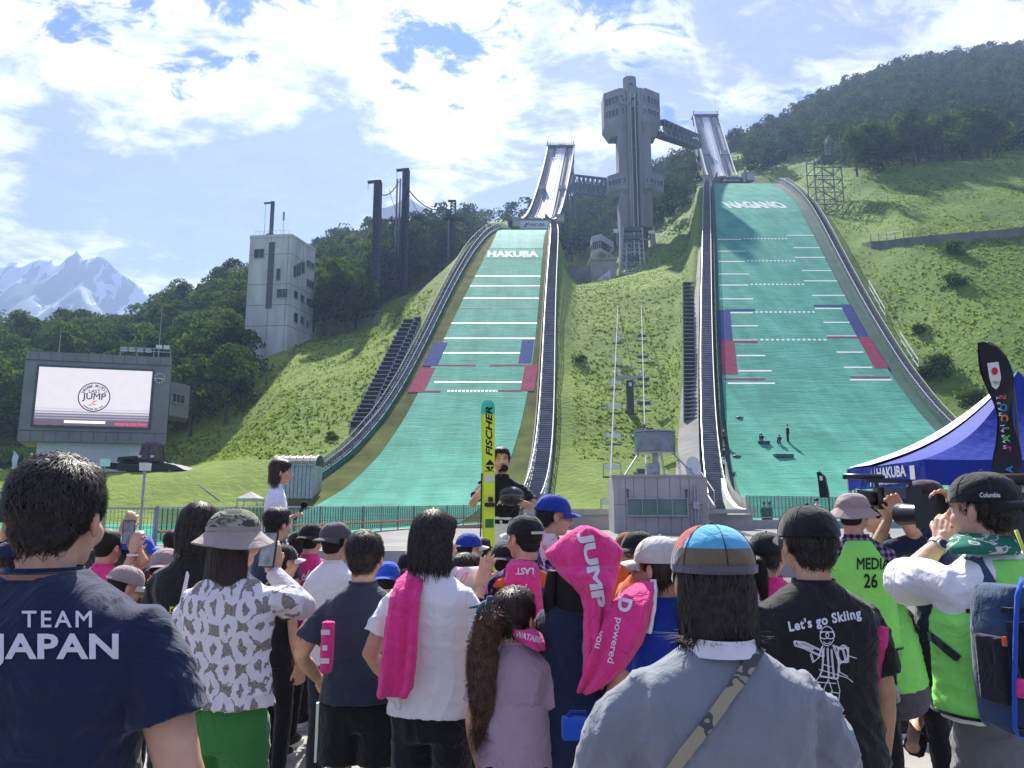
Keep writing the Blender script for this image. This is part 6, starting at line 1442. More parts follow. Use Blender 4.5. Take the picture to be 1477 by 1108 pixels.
def _ramp(scale,stops,dist=.8,const=True,sc=(1,1,1)):
 def f(N,L,b):
  tc=N.new('ShaderNodeTexCoord');mp=N.new('ShaderNodeMapping');mp.inputs['Scale'].default_value=sc;L.new(tc.outputs['Object'],mp.inputs[0]);no=N.new('ShaderNodeTexNoise');no.inputs['Scale'].default_value=scale;no.inputs['Distortion'].default_value=dist;L.new(mp.outputs[0],no.inputs[0])
  cr=N.new('ShaderNodeValToRGB');L.new(no.outputs['Fac'],cr.inputs[0]);cr.color_ramp.interpolation='CONSTANT' if const else 'LINEAR';e=cr.color_ramp.elements
  while len(e)<len(stops):e.new(.5)
  for k,(p,c)in enumerate(stops):e[k].position=p;e[k].color=(*c,1)
  L.new(cr.outputs[0],b.inputs['Base Color'])
 return f
def _plaid(N,L,b):
 tc=N.new('ShaderNodeTexCoord');cols=[]
 for d in('X','Z'):
  w_=N.new('ShaderNodeTexWave');w_.bands_direction=d;w_.inputs['Scale'].default_value=9;L.new(tc.outputs['Object'],w_.inputs[0]);cols.append(w_.outputs['Fac'])
 s=_m(N,L,'MULTIPLY',_m(N,L,'ADD',*cols),.5);cr=N.new('ShaderNodeValToRGB');L.new(s,cr.inputs[0]);cr.color_ramp.elements[0].color=(.03,.02,.05,1);cr.color_ramp.elements[1].color=(.30,.26,.36,1);cr.color_ramp.elements[0].position=.3;L.new(cr.outputs[0],b.inputs['Base Color'])
C['ogee']=pattern_mat('cloth_ogee_print',_ogee);C['camo']=pattern_mat('cloth_tiger_camo',_ramp(16,[(0,(.10,.115,.085)),(.42,(.22,.22,.17)),(.5,(.36,.34,.28)),(.58,(.07,.085,.06))],1.2,sc=(.6,1,1.6)))
C['galaxy']=pattern_mat('cloth_navy_print',_ramp(26,[(0,(.015,.02,.09)),(.45,(.05,.03,.16)),(.53,(.35,.12,.10)),(.57,(.03,.05,.2)),(.64,(.3,.3,.45))],1.5));C['plaid']=pattern_mat('cloth_plaid',_plaid)
C['towelw']=pattern_mat('cloth_towel_white',_ramp(12,[(0,(.62,.55,.60)),(.55,(.66,.2,.36)),(.62,(.62,.58,.62))],1.))
C['brownflower']=pattern_mat('cloth_dots',_ramp(60,[(0,(.03,.03,.035)),(.6,(.25,.25,.25))]))
def ell(c,rx,ryf,ryb,z,n=20,p=2.3):
 o=[]
 for k in range(n):
  a=2*math.pi*k/n;ca,sa=math.cos(a),math.sin(a);ry=ryf if sa>0 else ryb
  x=math.copysign(abs(ca)**(2/p),ca)*rx;y=math.copysign(abs(sa)**(2/p),sa)*ry;o.append((c[0]+x,c[1]+y,z))
 return o
def ik(S,W,l1,l2,pole):
 S,W=Vector(S),Vector(W);d=W-S;D=min(d.length,(l1+l2)*.995);d.normalize();W=S+d*D
 a=(l1*l1-l2*l2+D*D)/(2*D);h=math.sqrt(max(0,l1*l1-a*a));p=Vector(pole);p=(p-d*p.dot(d));p.normalize();return S+d*a+p*h,W
def hand_mb(mb,W,d,n,s,curl=.35,side=1,spread=.12):
 """palm, four unequal fingers with bent joints, thumb from the palm's side.  d = along the hand, n = palm normal"""
 d=Vector(d).normalized();n=Vector(n);n=(n-d*n.dot(d)).normalized();x=d.cross(n)*side
 M=lambda a,b,c:Vector(W)+x*(a*s)+d*(b*s)+n*(c*s)
 for k in range(4):
  a0=(-.030+.020*k);mb.tube([M(a0*.7,.0,0),M(a0,.045,0),M(a0*1.05,.088,.0)],[.015*s,.0145*s,.011*s],8)
  ln=(.032,.038,.040,.033)[k];th=curl*(1+.12*k);p=M(a0*1.05,.086,0);ang=.1;pts=[p];f=spread*(k-1.5)*.35
  for q,l in enumerate((ln,ln*.72,ln*.55)):ang+=th*(1 if q else .6);dd=d*math.cos(ang)+n*math.sin(ang)+x*f;p=p+dd.normalized()*l*s;pts.append(p)
  mb.tube(pts,[.0098*s,.0088*s,.0080*s,.0058*s],8)
 mb.tube([M(.018,.018,.004),M(.040,.045,.012),M(.056,.070,.020),M(.060,.092,.030)],[.014*s,.012*s,.010*s,.007*s],8)
 mb.tube([M(0,-.02,0),M(0,.03,0)],[.022*s,.020*s],8)
def ribbons(par,me_src,n,length,mat_,seed,width=.0016,down=(0,-.15,-1),lift=.003,jitter=.35,zr=None,segs=3,curly=0,name='hair_strands',swirl=None):
 r=np.random.default_rng(seed);P=co_of(me_src).astype(float);N_=no_of(me_src).astype(float);idx=np.arange(len(P))
 if zr is not None:idx=idx[zr(P)]
 if len(idx)==0:return None
 idx=r.choice(idx,n);bv=BVHTree.FromPolygons([tuple(v)for v in P],[tuple(p.vertices)for p in me_src.polygons]);V=[];F=[];dn=Vector(down);zlow=P[:,2].min()+.012
 for i in idx:
  p=Vector(P[i])+Vector(r.normal(size=3)*.003);nn=Vector(N_[i]);L_=length*r.uniform(.5,1.2);jd=Vector(r.normal(size=3))*jitter;w_=width*r.uniform(.6,1.3);o=len(V);pr=None
  base_d=dn if swirl is None else swirl(p)
  for q in range(segs+1):
   t=(base_d+jd);t=t-nn*t.dot(nn);t=t.normalized()if t.length>1e-4 else Vector((1,0,0));sd=t.cross(nn).normalized();ww=w_*(1-.75*q/segs);off=lift*(.3+q/segs)
   if curly:off+=curly*math.sin(q*1.9+i);p2=p+sd*curly*math.cos(q*2.1+i)
   else:p2=p
   V+=[tuple(p2+nn*off-sd*ww),tuple(p2+nn*off+sd*ww)]
   if q:F.append((o+2*q-2,o+2*q-1,o+2*q+1,o+2*q))
   p=p+t*L_/segs;h=bv.find_nearest(p)
   if p.z<zlow:nn=(nn+Vector((0,0,.0))).normalized()
   elif h[0]is not None:
    if curly==0 or q%2:p=h[0]
    nn=h[1]
 me=bpy.data.meshes.new(name);me.from_pydata(V,[],F);return obj(name,me,mat_,par,kind='stuff')
def dome_grid(c,rx,ry,rz,z0,n=60,m=18,thick=.003):
 """hat crown: squashed dome above z0"""
 rows=[]
 for i in range(m+1):
  t=i/m;th=math.pi/2*t;rows.append([(c[0]+rx*math.cos(th)**.75*math.cos(2*math.pi*j/n)if t<1 else c[0],c[1]+(ry*math.cos(th)**.75*math.sin(2*math.pi*j/n)if t<1 else 0),c[2]+z0+rz*math.sin(th))for j in range(n+1)])
 return rows
def brim_mb(mb,c,a0,a1,r0x,r0y,length,droop,z,n=18,thick=.004,curve=.018):
 """visor: a curved tongue between two bearings"""
 top=[];
 for i in range(6):
  t=i/5;r=[]
  for j in range(n+1):
   s=j/n;a=a0+(a1-a0)*s;k=math.sin(math.pi*s)**.55;e=length*t*k
   x,y=math.cos(a)*r0x,math.sin(a)*r0y;dx,dy=0,1
   am=(a0+a1)/2;dx,dy=math.cos(am),math.sin(am);lat=(s-.5)*2
   r.append(Vector((c[0]+x+dx*e,c[1]+y+dy*e,c[2]+z-droop*t*t-curve*lat*lat*(.3+t))))
  top.append(r)
 mb.grid(top);mb.grid([[p-Vector((0,0,thick))for p in r][::-1]for r in top]);mb.grid([top[-1],[p-Vector((0,0,thick))for p in top[-1]]])
ALLP=[]
def person(label,px,pyt,Y,yaw=0,stage=0.,hair='short',hat=None,hatc='black',brimc=None,shirt='white',sleeve=.42,pants='black',shorts=False,skirt=False,wide=1.0,fat=1.0,armL=None,armR=None,poleL=None,poleR=None,head_yaw=0,head_pitch=0,face=False,voxel=None,hem=.84,lod=1,hairc=None,wr=.006,seed=None,strands=0,handL=None,handR=None,legs=True,squat=False,hs_=None,loose=1.0,top_z=None,curl=.5,vest=None,headroll=0,lean=0,pantw=1.0,sh_drop=0.,vz=.86,tall=1.):
 top=at(px,pyt,Y)if top_z is None else Vector((at(px,pyt,Y).x,Y,top_z));H=top.z-stage-(.012 if hat else .0)
 if squat:H=1.72
 s=H/1.75*tall;hs=hs_ or((H/1.75)**.45);t=thing('person',label,'person',(top.x,Y,stage),R(yaw));vx=voxel or max(.0085,.0035*Y);vx=min(vx,.022);seed=seed if seed is not None else len(ALLP)*13+5
 ALLP.append(t);HC=.118*hs
 dz=-(H-(top.z-stage))if squat else 0
 hip=.93*s
 S3=lambda x,y,z:Vector((x*s*wide,y*s,z*s+dz))
 hc=Vector((0,.015*s+lean*.2,H-HC+dz));nk=S3(0,-.02,1.45)
 M=Matrix.Rotation(R(head_yaw),3,'Z')@Matrix.Rotation(R(head_pitch),3,'X')@Matrix.Rotation(R(headroll),3,'Y');h=lambda x,y,z:hc+M@(Vector((x,y,z))*hs)
 arms=[]
 for sd,tg,pole in((-1,armL,poleL),(1,armR,poleR)):
  Sh=S3(sd*.172,-.005,1.405-sh_drop);tgt=S3(*tg)if tg else S3(sd*.235,.05,.86);E,W=ik(Sh,tgt,.285*s,.255*s,pole or(sd*.5,-1,-.2));arms.append((sd,Sh,E,W))
 hm=MB()
 hm.ball(h(0,-.014,.030),.083*hs,16,12,M@Matrix.Diagonal((.93,1.14,1.05)));hm.ball(h(0,.022,-.028),.07*hs,14,10,M@Matrix.Diagonal((.88,.96,1.22)))
 hm.ball(h(0,.050,-.082),.034*hs,12,8,M@Matrix.Diagonal((1.1,1.,.85)));hm.ball(h(-.033,.055,-.035),.03*hs,10,8);hm.ball(h(.033,.055,-.035),.03*hs,10,8)
 hm.tube([h(0,.084,.012),h(0,.098,-.010),h(0,.108,-.028),h(0,.092,-.036)],[.008*hs,.010*hs,.0135*hs,.008*hs],8)
 hm.ball(h(-.012,.094,-.031),.008*hs,8,6);hm.ball(h(.012,.094,-.031),.008*hs,8,6)
 hm.tube([h(-.02,.083,-.060),h(0,.090,-.059),h(.02,.083,-.060)],[.006*hs,.008*hs,.006*hs],8);hm.tube([h(-.042,.072,.028),h(0,.084,.026),h(.042,.072,.028)],[.010*hs]*3,8)
 for sd in(-1,1):hm.ball(h(sd*.079,-.004,-.014),.017*hs,10,8,M@Matrix.Rotation(sd*.35,3,'Z')@Matrix.Diagonal((.5,1.05,1.85)))
 hm.tube([h(0,-.022,-.045),h(0,-.028,-.10),nk,S3(0,-.02,1.36)],[.056*hs,.054*hs,.060*s*fat,.085*s],14)
 head=remesh(hm,max(.0058*hs,vx*.5),2,.5)
 bm_=MB()
 bm_.rings([ell((0,-.005),.135*s*wide,.06*s*fat,.07*s*fat,z*s+dz,16)for z in(.88,1.0,1.15,1.3)]+[ell((0,-.01),.08*s*wide,.05*s,.06*s,1.42*s+dz,16)])
 for sd,Sh,E,W in arms:bm_.tube([Sh-Vector((sd*.02*s,0,.035*s)),Sh.lerp(E,.5),E,E.lerp(W,.35),W],[.034*s,.046*s*fat,.039*s*fat,.041*s*fat,.026*s],10)
 if squat:KN=[(Vector((sd*.17*s,.36*s,hip*.54)),Vector((sd*.13*s,.05*s+.1*sd,.08)))for sd in(-1,1)]
 else:KN=[(Vector((sd*.10*s,.02*s,.50*s)),Vector((sd*.11*s,-.01*s,.08*s)))for sd in(-1,1)]
 HP=[Vector((sd*.09*s,0,.92*s+dz))for sd in(-1,1)]
 if legs:
  for q,(K,A)in enumerate(KN):
   bm_.tube([HP[q],HP[q].lerp(K,.5),K,K.lerp(A,.3),A],[.082*s,.070*s,.052*s,.054*s,.034*s],10);bm_.ball(A+Vector((0,.07*s,-.045*s)),(.04*s,.12*s,.035*s),10,6)
 body=remesh(bm_,max(vx,.011),2,.5)
 ms=[head,body]
 for q,(sd,Sh,E,W)in enumerate(arms):
  hh=(handL,handR)[q];d=(W-E).normalized();n=Vector((-sd,0,0))if hh is None else Vector(hh[1]);d2=d if hh is None else Vector(hh[0]);c_=curl if hh is None or len(hh)<3 else hh[2]
  hb=MB();hand_mb(hb,W,d2,n,s**.7,c_,-sd);ms.append(remesh(hb,.0052 if Y<4.5 else .0072,1,.4))
 me=join_meshes(ms,'body');obj('body',me,M_skin,t)
 if face:
  for sd in(-1,1):
   q=MB();q.ball(h(sd*.031,.0735,.004),.0125*hs,12,8,M@Matrix.Diagonal((1.15,.8,.55)));e=q.build('eye',M_eyew,t,True);q=MB();q.ball(h(sd*.031,.0835,.004),.0052*hs,10,6,M@Matrix.Diagonal((1,.5,1)));q.build('iris',M_iris,e,True)
   q=MB();q.tube([h(sd*.017,.0855,.0105),h(sd*.031,.0865,.0125),h(sd*.046,.0755,.0095)],.0017*hs,6);q.build('eyelid',M_brow,t);q=MB();q.tube([h(sd*.014,.093,.030),h(sd*.030,.090,.0345),h(sd*.049,.076,.030)],[.0024*hs,.0032*hs,.0014*hs],6);q.build('eyebrow',M_brow,t)
  q=MB();q.tube([h(-.022,.084,-.0605),h(0,.0975,-.0585),h(.022,.084,-.0605)],[.002*hs,.0055*hs,.002*hs],8);q.build('lips',M_lip,t,True)
 HM=M_hairb if hairc=='brown' else M_hair
 hb=MB();cap_on=hat in('cap','capback','bucket','bare')
 if hair=='short' and cap_on:hb.ball(h(0,-.026,.012),.078*hs,16,12,M@Matrix.Diagonal((1.05,1.16,.8)));hb.ball(h(0,-.050,-.036),.052*hs,14,10,M@Matrix.Diagonal((1.25,.92,.9)))
 elif hair=='short':hb.ball(h(0,-.022,.040),.086*hs,16,12,M@Matrix.Diagonal((1.0,1.12,1.03)));hb.ball(h(0,-.050,-.026),.050*hs,14,10,M@Matrix.Diagonal((1.26,.90,.95)));hb.ball(h(0,.02,.082),.06*hs,12,8,M@Matrix.Diagonal((1.1,1.05,.62)));[hb.ball(h(sd*.068,.008,.03),.026*hs,8,8,M@Matrix.Diagonal((.6,1,1.5)))for sd in(-1,1)]
 elif hair in('bob','long','pony'):
  hb.ball(h(0,-.020,.018 if cap_on else .042),(.081 if cap_on else .090)*hs,16,12,M@Matrix.Diagonal((1.0,1.1,.8 if cap_on else 1.0)));dn=dict(bob=-.115,long=-.20,pony=-.05)[hair];kk=7;rg=[];cw=.017 if cap_on else 0
  for i in range(kk+1):
   z0_=.005 if cap_on else .04;z=z0_+(dn-z0_)*i/kk;wd=.092-cw*.6+(((.003 if cap_on else .010)*math.sin(i/kk*3.0)if hair=='bob' else .022*i/kk)if hair!='pony' else-.016*i/kk);ring=ell((0,-.030),wd,.055-.004*i,.082-cw*.5-(.02 if i==kk else 0)-(.004*i if hair=='pony' else 0),z,18,2.2);rg.append([h(*p)for p in ring])
  hb.rings(rg)
  if hair=='bob' and hat is None:hb.ball(h(0,.040,.070),.06*hs,12,8,M@Matrix.Diagonal((1.25,.9,.75)))
  if hair=='pony' and hat is None:hb.ball(h(0,.02,.08),.06*hs,12,8,M@Matrix.Diagonal((1.15,1.05,.65)))
 hairme=None
 if hb.v:
  hairme=remesh(hb,max(.006,vx*.6),2,.5);ho=obj('hair',hairme,HM,t)
  if strands:
   cut=(lambda P:P[:,2]<(hc.z+.03))if cap_on else(lambda P:P[:,2]>hc.z+(dict(short=-.085,bob=-.118,long=-.19,pony=-.05)[hair])*hs)
   ribbons(t,hairme,strands,(.040 if hair=='short' else .085)*hs,HM if hairc else M_strand,seed,width=.0011+.00018*Y,zr=cut,lift=.008 if hair=='short' else .004,jitter=.5 if hair=='short' else .2)
 hatm=C.get(hatc,None)or MATS.get(hatc);bc=C[brimc]if brimc else hatm
 def place(mb):
  mb.v=[tuple(h(*v))for v in mb.v];return mb
 if hat in('cap','capback'):
  q=MB();g=dome_grid((0,-.014,0),.094,.110,.100,.024);q.grid(g);q.grid([[(x*.985,-.014+(y+.014)*.985,z-.002)for x,y,z in r][::-1]for r in g]);place(q).build('cap_crown',hatm,t,True)
  a0,a1=(R(28),R(152))if hat=='cap' else(R(208),R(332));q=MB();brim_mb(q,(0,-.014,0),a0,a1,.092,.108,.072,.012,.028);place(q).build('cap_brim',bc,t,True)
  q=MB();q.ball((0,-.014,.125),.007,8,5);place(q).build('cap_button',bc,t,True)
  q=MB()
  for k in range(6):
   a=math.pi/6+k*math.pi/3;q.tube([(.095*math.cos(th)**.75*math.cos(a),-.014+.111*math.cos(th)**.75*math.sin(a),.0245+.1005*math.sin(th))for th in(0,.3,.6,.9,1.2,1.45)],.0012,5)
  place(q).build('cap_seam',hatm,t)
  sg=-1 if hat=='cap' else 1;q=MB();P=[((.030+.012)*math.cos(a)*1.0,0,.030+.034*math.sin(a))for a in np.linspace(0,math.pi,9)];yy=-.014+sg*.1115
  q.v=[(x,-.014+sg*.1135*math.sqrt(max(0,1-(x/.094)**2))*(1-.22*max(0,z-.03)/.034),z)for x,_,z in P];q.f=[tuple(range(9))];q.mi=[0];place(q).build('cap_opening',HM,t)
  q=MB();q.grid([[(.052*k/5,-.014+sg*.1125*math.sqrt(1-(.052*k/5/.094)**2)+sg*.0022,z)for k in range(-5,6)]for z in(.024,.038)]);place(q).build('cap_strap',bc,t)
 elif hat=='bucket':
  q=MB();g=dome_grid((0,-.014,0),.096,.112,.088,.034,m=12);g=[[(x,y,z)for x,y,z in r]for r in g];q.grid(g);rows=[]
  for i in range(6):
   tt=i/5;rows.append([((.096+.052*tt)*math.cos(2*math.pi*j/28),-.014+(.112+.052*tt)*math.sin(2*math.pi*j/28),.034-.052*tt**.85+.012*tt*math.sin(2*2*math.pi*j/28+seed))for j in range(29)])
  place(q).build('hat_crown',hatm,t,True);q=MB();q.grid(rows);q.grid([[(x,y,z-.004)for x,y,z in r][::-1]for r in rows]);q.grid([rows[-1],[(x,y,z-.004)for x,y,z in rows[-1]]]);place(q).build('hat_brim',bc,t,True)
  q=MB();q.grid([[(.0975*math.cos(2*math.pi*j/28),-.014+.1135*math.sin(2*math.pi*j/28),z)for j in range(29)]for z in(.036,.052)]);place(q).build('hat_band',bc,t,True)
 out=dict(t=t,s=s,h=h,hc=hc,arms=arms,dz=dz,H=H,Y=Y,hs=hs)
 if shirt:
  def top_mb(g=0.,hem_=hem,slv=sleeve,coll=True):
   q=MB();L_=loose;f=fat
   zs=[(hem_,.183*L_,.118,.128),((hem_+1.02)/2,.178*L_,.114,.126),(1.06,.170*L_,.110,.120),(1.18,.176,.112,.120),(1.30,.190,.114,.126),(1.375,.196,.100,.116),(1.425,.168,.080,.098),(1.462,.118,.066,.084),(1.488,.080,.056,.072),(1.503,.064,.052,.066)]
   q.rings([ell((0,-.012*s),(a+g)*s*wide,(b_+g)*s*f,(c_+g)*s*f,z*s+dz,24,2.5)for z,a,b_,c_ in zs])
   for sd,Sh,E,W in arms:
    pts=[Sh-Vector((sd*.085*s,0,.018*s)),Sh-Vector((sd*.012*s,0,.022*s)),Sh.lerp(E,.3),Sh.lerp(E,.5)];rr=[.050*s,.060*s*f,.064*s*f,.066*s*f*L_]
    if slv>1:pts+=[E,E.lerp(W,.5),E.lerp(W,min(1,slv-1+.02))];rr+=[.060*s*f,.056*s,.044*s]
    elif slv>.5:pts+=[Sh.lerp(E,slv)];rr+=[.072*s*f*L_]
    else:pts[-1]=Sh.lerp(E,slv+.12);rr[-1]=.070*s*f*L_
    rr=[x+g*s for x in rr];q.tube(pts,rr,14)
   return q
  q=top_mb(slv=sleeve*1.45 if sleeve<=.6 else sleeve);me=remesh(q,vx*.85,5,.5);wrinkle(me,wr*s,seed,hem*s+dz,1.4*s+dz);me.update();sm=C[shirt]if isinstance(shirt,str)else shirt;so_=obj('shirt',me,sm,t);out['shirt']=so_
  q=MB();q.rings([ell((0,-.014*s),(.072-.0*k)*s,.056*s,.070*s,(1.494+.014*k)*s+dz,20,2.1)for k in(0,1)],cap=False);q.build('collar',sm,t,True)
  if vest:
   q=MB();zs=[(vz,.192,.126,.136),(max(1.0,vz+.06),.188,.122,.134),(1.15,.186,.120,.130),(1.28,.180,.124,.136),(1.36,.165,.106,.126),(1.42,.125,.088,.108),(1.475,.088,.064,.084)]
   q.rings([ell((0,-.012*s),a*s*wide*(loose*1.01 if z<1.3 else 1),b_*s*fat*1.03,c_*s*fat*1.03,z*s+dz,24,2.7)for z,a,b_,c_ in zs]);me=remesh(q,vx*.85,2,.5);wrinkle(me,wr*s*.9,seed+3,.8*s+dz,1.4*s+dz);P=co_of(me);vo=obj('vest',me,C[vest],t);out['vest']=vo
   q=MB();q.rings([ell((0,-.012*s),(.1935*loose*1.01)*s*wide,.132*s*fat,.142*s*fat,z*s+dz,24,2.7)for z in(vz+.002,vz+.012)],cap=False);q.build('vest_hem',C['black'],t,True)
 if legs and pants:
  q=MB();q.rings([ell((0,0),a*s*pantw,b_*s*fat,b_*s*fat,z*s+dz,20,2.4)for z,a,b_ in((.80,.165,.105),(.9,.170,.112),(1.0,.155,.105),(max(1.01,hem+.03),.148,.10))])
  for k,(K,A)in enumerate(KN):
   hp=HP[k];
   if shorts:q.tube([hp,hp.lerp(K,.35),hp.lerp(K,.66)],[.098*s*pantw,.100*s*pantw,.102*s*pantw],14)
   else:q.tube([hp,hp.lerp(K,.5),K,K.lerp(A,.5),A+Vector((0,0,.0))],[.096*s*pantw,.090*s*pantw,.074*s*pantw,.070*s*pantw,.060*s*pantw],14)
  if skirt:q.rings([ell((0,0),a*s,b_*s,b_*s,z*s,20,2.1)for z,a,b_ in((.50,.24,.19),(.75,.20,.15),(.95,.165,.12))])
  me=remesh(q,max(vx,.012),3,.5);wrinkle(me,.005*s,seed+9,5,6);obj('shorts' if shorts else 'trousers',me,C[pants],t)
 if legs:
  for k,(K,A)in enumerate(KN):
   q=MB();q.rings([[(A.x+x*s,A.y+y*s,z)for x,y in((-.042,-.08),(.042,-.08),(.05,.08),(.035,.17),(-.035,.17),(-.05,.08))]for z in(0.0,.028)]);sh=MB();sh.rings([ell((A.x,A.y+.045*s),w_*s,f_*s,b_*s,z*s,14,2.4)for z,w_,f_,b_ in((.02,.048,.125,.12),(.06,.045,.11,.12),(.10,.038,.02,.085))])
   o=sh.build('shoe',M_shoe,t,True);q.build('sole',M_sole,o)
 return out
def bvh_local(o):me=o.data;return BVHTree.FromPolygons([v.co[:]for v in me.vertices],[tuple(p.vertices)for p in me.polygons])
def stick(p,target,me,cx,cz,m,name='print',off=.0035,dirn=(0,1,0),rot=0,sub=.014,bend=0.):
 """lay a flat figure (x right, y up) against the back of a garment and follow its folds"""
 bm=bmesh.new();bm.from_mesh(me);bmesh.ops.triangulate(bm,faces=bm.faces)
 for k in range(3):
  ed=[e for e in bm.edges if e.calc_length()>sub]
  if not ed:break
  bmesh.ops.subdivide_edges(bm,edges=ed,cuts=1);bmesh.ops.triangulate(bm,faces=[f for f in bm.faces if len(f.verts)>3])
 bv=target if isinstance(target,BVHTree)else bvh_local(target);d=Vector(dirn).normalized();xr=d.cross(Vector((0,0,1))).normalized();c,s_=math.cos(rot),math.sin(rot);up=xr.cross(d).normalized();kill=[]
 for v in bm.verts:
  x,y=v.co.x,v.co.y;y+=bend*x*x;x,y=x*c-y*s_,x*s_+y*c;P=xr*x+up*y+Vector(cx)if isinstance(cx,(Vector,tuple))else Vector((cx+x,0,cz+y));hit=bv.ray_cast(P-d*1.2,d)
  if hit[0]is None or hit[3]>1.6:kill.append(v);v.co=P;continue
  v.co=hit[0]-d*off
 bmesh.ops.delete(bm,geom=kill,context='VERTS');m2=bpy.data.meshes.new(name);bm.to_mesh(m2);bm.free();bpy.data.meshes.remove(me);return obj(name,m2,m,p['t']if isinstance(p,dict)else p)
def fit(me,w_=None,h_=None):
 x=[v.co.x for v in me.vertices];y=[v.co.y for v in me.vertices];W,Hh=max(x)-min(x),max(y)-min(y);kx=w_/W if w_ else h_/Hh;ky=h_/Hh if h_ else kx;cx,cy=(max(x)+min(x))/2,(max(y)+min(y))/2
 for v in me.vertices:v.co=((v.co.x-cx)*kx,(v.co.y-cy)*ky,0)
 return me
def line_me(paths,w_):
 """flat strokes along 2-D polylines"""
 V=[];F=[]
 for P in paths:
  for a,b in zip(P,P[1:]):
   a=Vector((a[0],a[1],0));b=Vector((b[0],b[1],0));d=(b-a)
   if d.length<1e-6:continue
   d.normalize();n=Vector((-d.y,d.x,0))*w_/2;o=len(V);V+=[a-n-d*w_*.3,b-n+d*w_*.3,b+n+d*w_*.3,a+n-d*w_*.3];F.append((o,o+1,o+2,o+3))
 me=bpy.data.meshes.new('lines');me.from_pydata([tuple(v)for v in V],[],F);return me
M_pw=mat('print_white',(.70,.70,.74),.7,var=.03);M_pb=mat('print_black',(.012,.012,.014),.7)
def local(p,px,py,Y):
 w_=at(px,py,Y);t=p['t'];v=w_-t.location;a=-t.rotation_euler.z;return Vector((v.x*math.cos(a)-v.y*math.sin(a),v.x*math.sin(a)+v.y*math.cos(a),v.z))
def drape(rows,Y,name,label,cat,m,par=None,fold=.010,seed=1,n=34,thick=None,group=None,yoff=None):
 """cloth hanging in space: rows (py, left px, right px, depth, Y shift)"""
 q=MB();rng_=random.Random(seed);ph=[rng_.uniform(0,6.28)for _ in range(4)];pr=np.array([[r[0],r[1],r[2],r[3],r[4]if len(r)>4 else 0]for r in rows],float);ys=np.linspace(pr[0,0],pr[-1,0],max(12,int((pr[-1,0]-pr[0,0])/3)));rings=[]
 for py in ys:
  xl,xr,dp,sh=[np.interp(py,pr[:,0],pr[:,k])for k in(1,2,3,4)];f=[];bk=[];t_=(py-ys[0])/(ys[-1]-ys[0])
  for k in range(n):
   u=k/(n-1);bul=math.sin(math.pi*u)**.6;pxx=xl+(xr-xl)*u;wv=fold*(math.sin(u*9+ph[0]+t_*1.5)+.6*math.sin(u*17+ph[1]-t_*2))*(.4+t_)
   a=at(float(pxx),float(py),Y+sh);yy=-dp*.5*bul+wv;f.append(a+Vector((0,yy-.006,0)));bk.append(a+Vector((0,yy+.008,0)))
  rings.append(f+bk[::-1])
 q.rings(rings);me=q.mesh(name,True);wrinkle(me,.0022,seed,-9,-8);o=obj(name,me,m,par)
 if par is None and label:tag(o,label,cat,group)
 return o
def cast(o_t,bv,me,px,py,m,name,off=.004,sub=.014,Yq=2.,rot=0,bend=0):
 """print a flat figure drawn in photo pixels onto the cloth whose surface bv holds, as seen from where the picture was taken"""
 c,sn=math.cos(rot),math.sin(rot);subp=max(1.2,sub*FPX/Yq);bm=bmesh.new();bm.from_mesh(me);bmesh.ops.triangulate(bm,faces=bm.faces)
 for k in range(4):
  ed=[e for e in bm.edges if e.calc_length()>subp]
  if not ed:break
  bmesh.ops.subdivide_edges(bm,edges=ed,cuts=1);bmesh.ops.triangulate(bm,faces=[f for f in bm.faces if len(f.verts)>3])
 loc=Vector(o_t.location);Rz=Matrix.Rotation(-o_t.rotation_euler.z,3,'Z');O=Rz@(Vector(CAM)-loc);kill=[]
 for v in bm.verts:
  x,y=v.co.x,v.co.y;y+=bend*x*x;x,y=x*c-y*sn,x*sn+y*c;d=(Rz@ray(px+x,py-y)).normalized();hit=bv.ray_cast(O,d)
  if hit[0]is None or(hit[0]-O).length>Yq*1.35:kill.append(v);continue
  v.co=hit[0]-d*off
 bmesh.ops.delete(bm,geom=kill,context='VERTS');m2=bpy.data.meshes.new(name);bm.to_mesh(m2);bm.free();bpy.data.meshes.remove(me);return obj(name,m2,m,o_t)
def put(p,bv,s,px,py,wpx,hpx_,Yb,m=M_pw,off=.02,dirn=None,name='print_lettering',rot=0,bend=0.,sp=1.,shear=0):
 mm=text_mesh(s,1,off,space=sp,shear=shear)if isinstance(s,str)else s;fit(mm,wpx,hpx_);return cast(p['t'],bv,mm,px,py,m,name,Yq=Yb,rot=rot,bend=bend)
def onto(o,s,px,py,wpx,hpx_,Y,rot=0,m=M_pw,off=.03,name='lettering',bend=0):
 me=fit(text_mesh(s,1,off)if isinstance(s,str)else s,wpx,hpx_);return cast(o,bvh_local(o),me,px,py,m,name,Yq=Y,rot=rot,bend=bend)
# the crowd, one by one
def LW(hpx,pyt,Y,yaw,px,py,Yw,stage=0.,wide=1.,s=None):
 top=at(hpx,pyt,Y);s=s or(top.z-stage)/1.75;w_=at(px,py,Yw)-Vector((top.x,Y,stage));a=-R(yaw)
 return((w_.x*math.cos(a)-w_.y*math.sin(a))/s/wide,(w_.x*math.sin(a)+w_.y*math.cos(a))/s,w_.z/s)
q=MB();q.box((-.9,7.2,.22),(5.6,1.8,.44));tag(q.build('stage',mat('stage_deck',(.10,.10,.11),.7)),'low dark stage the two speakers stand on, behind the crowd','stage')
p1=person('broad man with short black hair in navy shirt lettered TEAM JAPAN, nearest on the left',88,664,1.56,yaw=-2,hair='short',shirt='navy',sleeve=.47,wide=1.20,fat=1.12,pants='black',strands=5200,armR=(.30,.04,.86),armL=(-.30,.05,.88),hs_=.97,voxel=.0085,wr=.004,loose=1.06,tall=1.018)
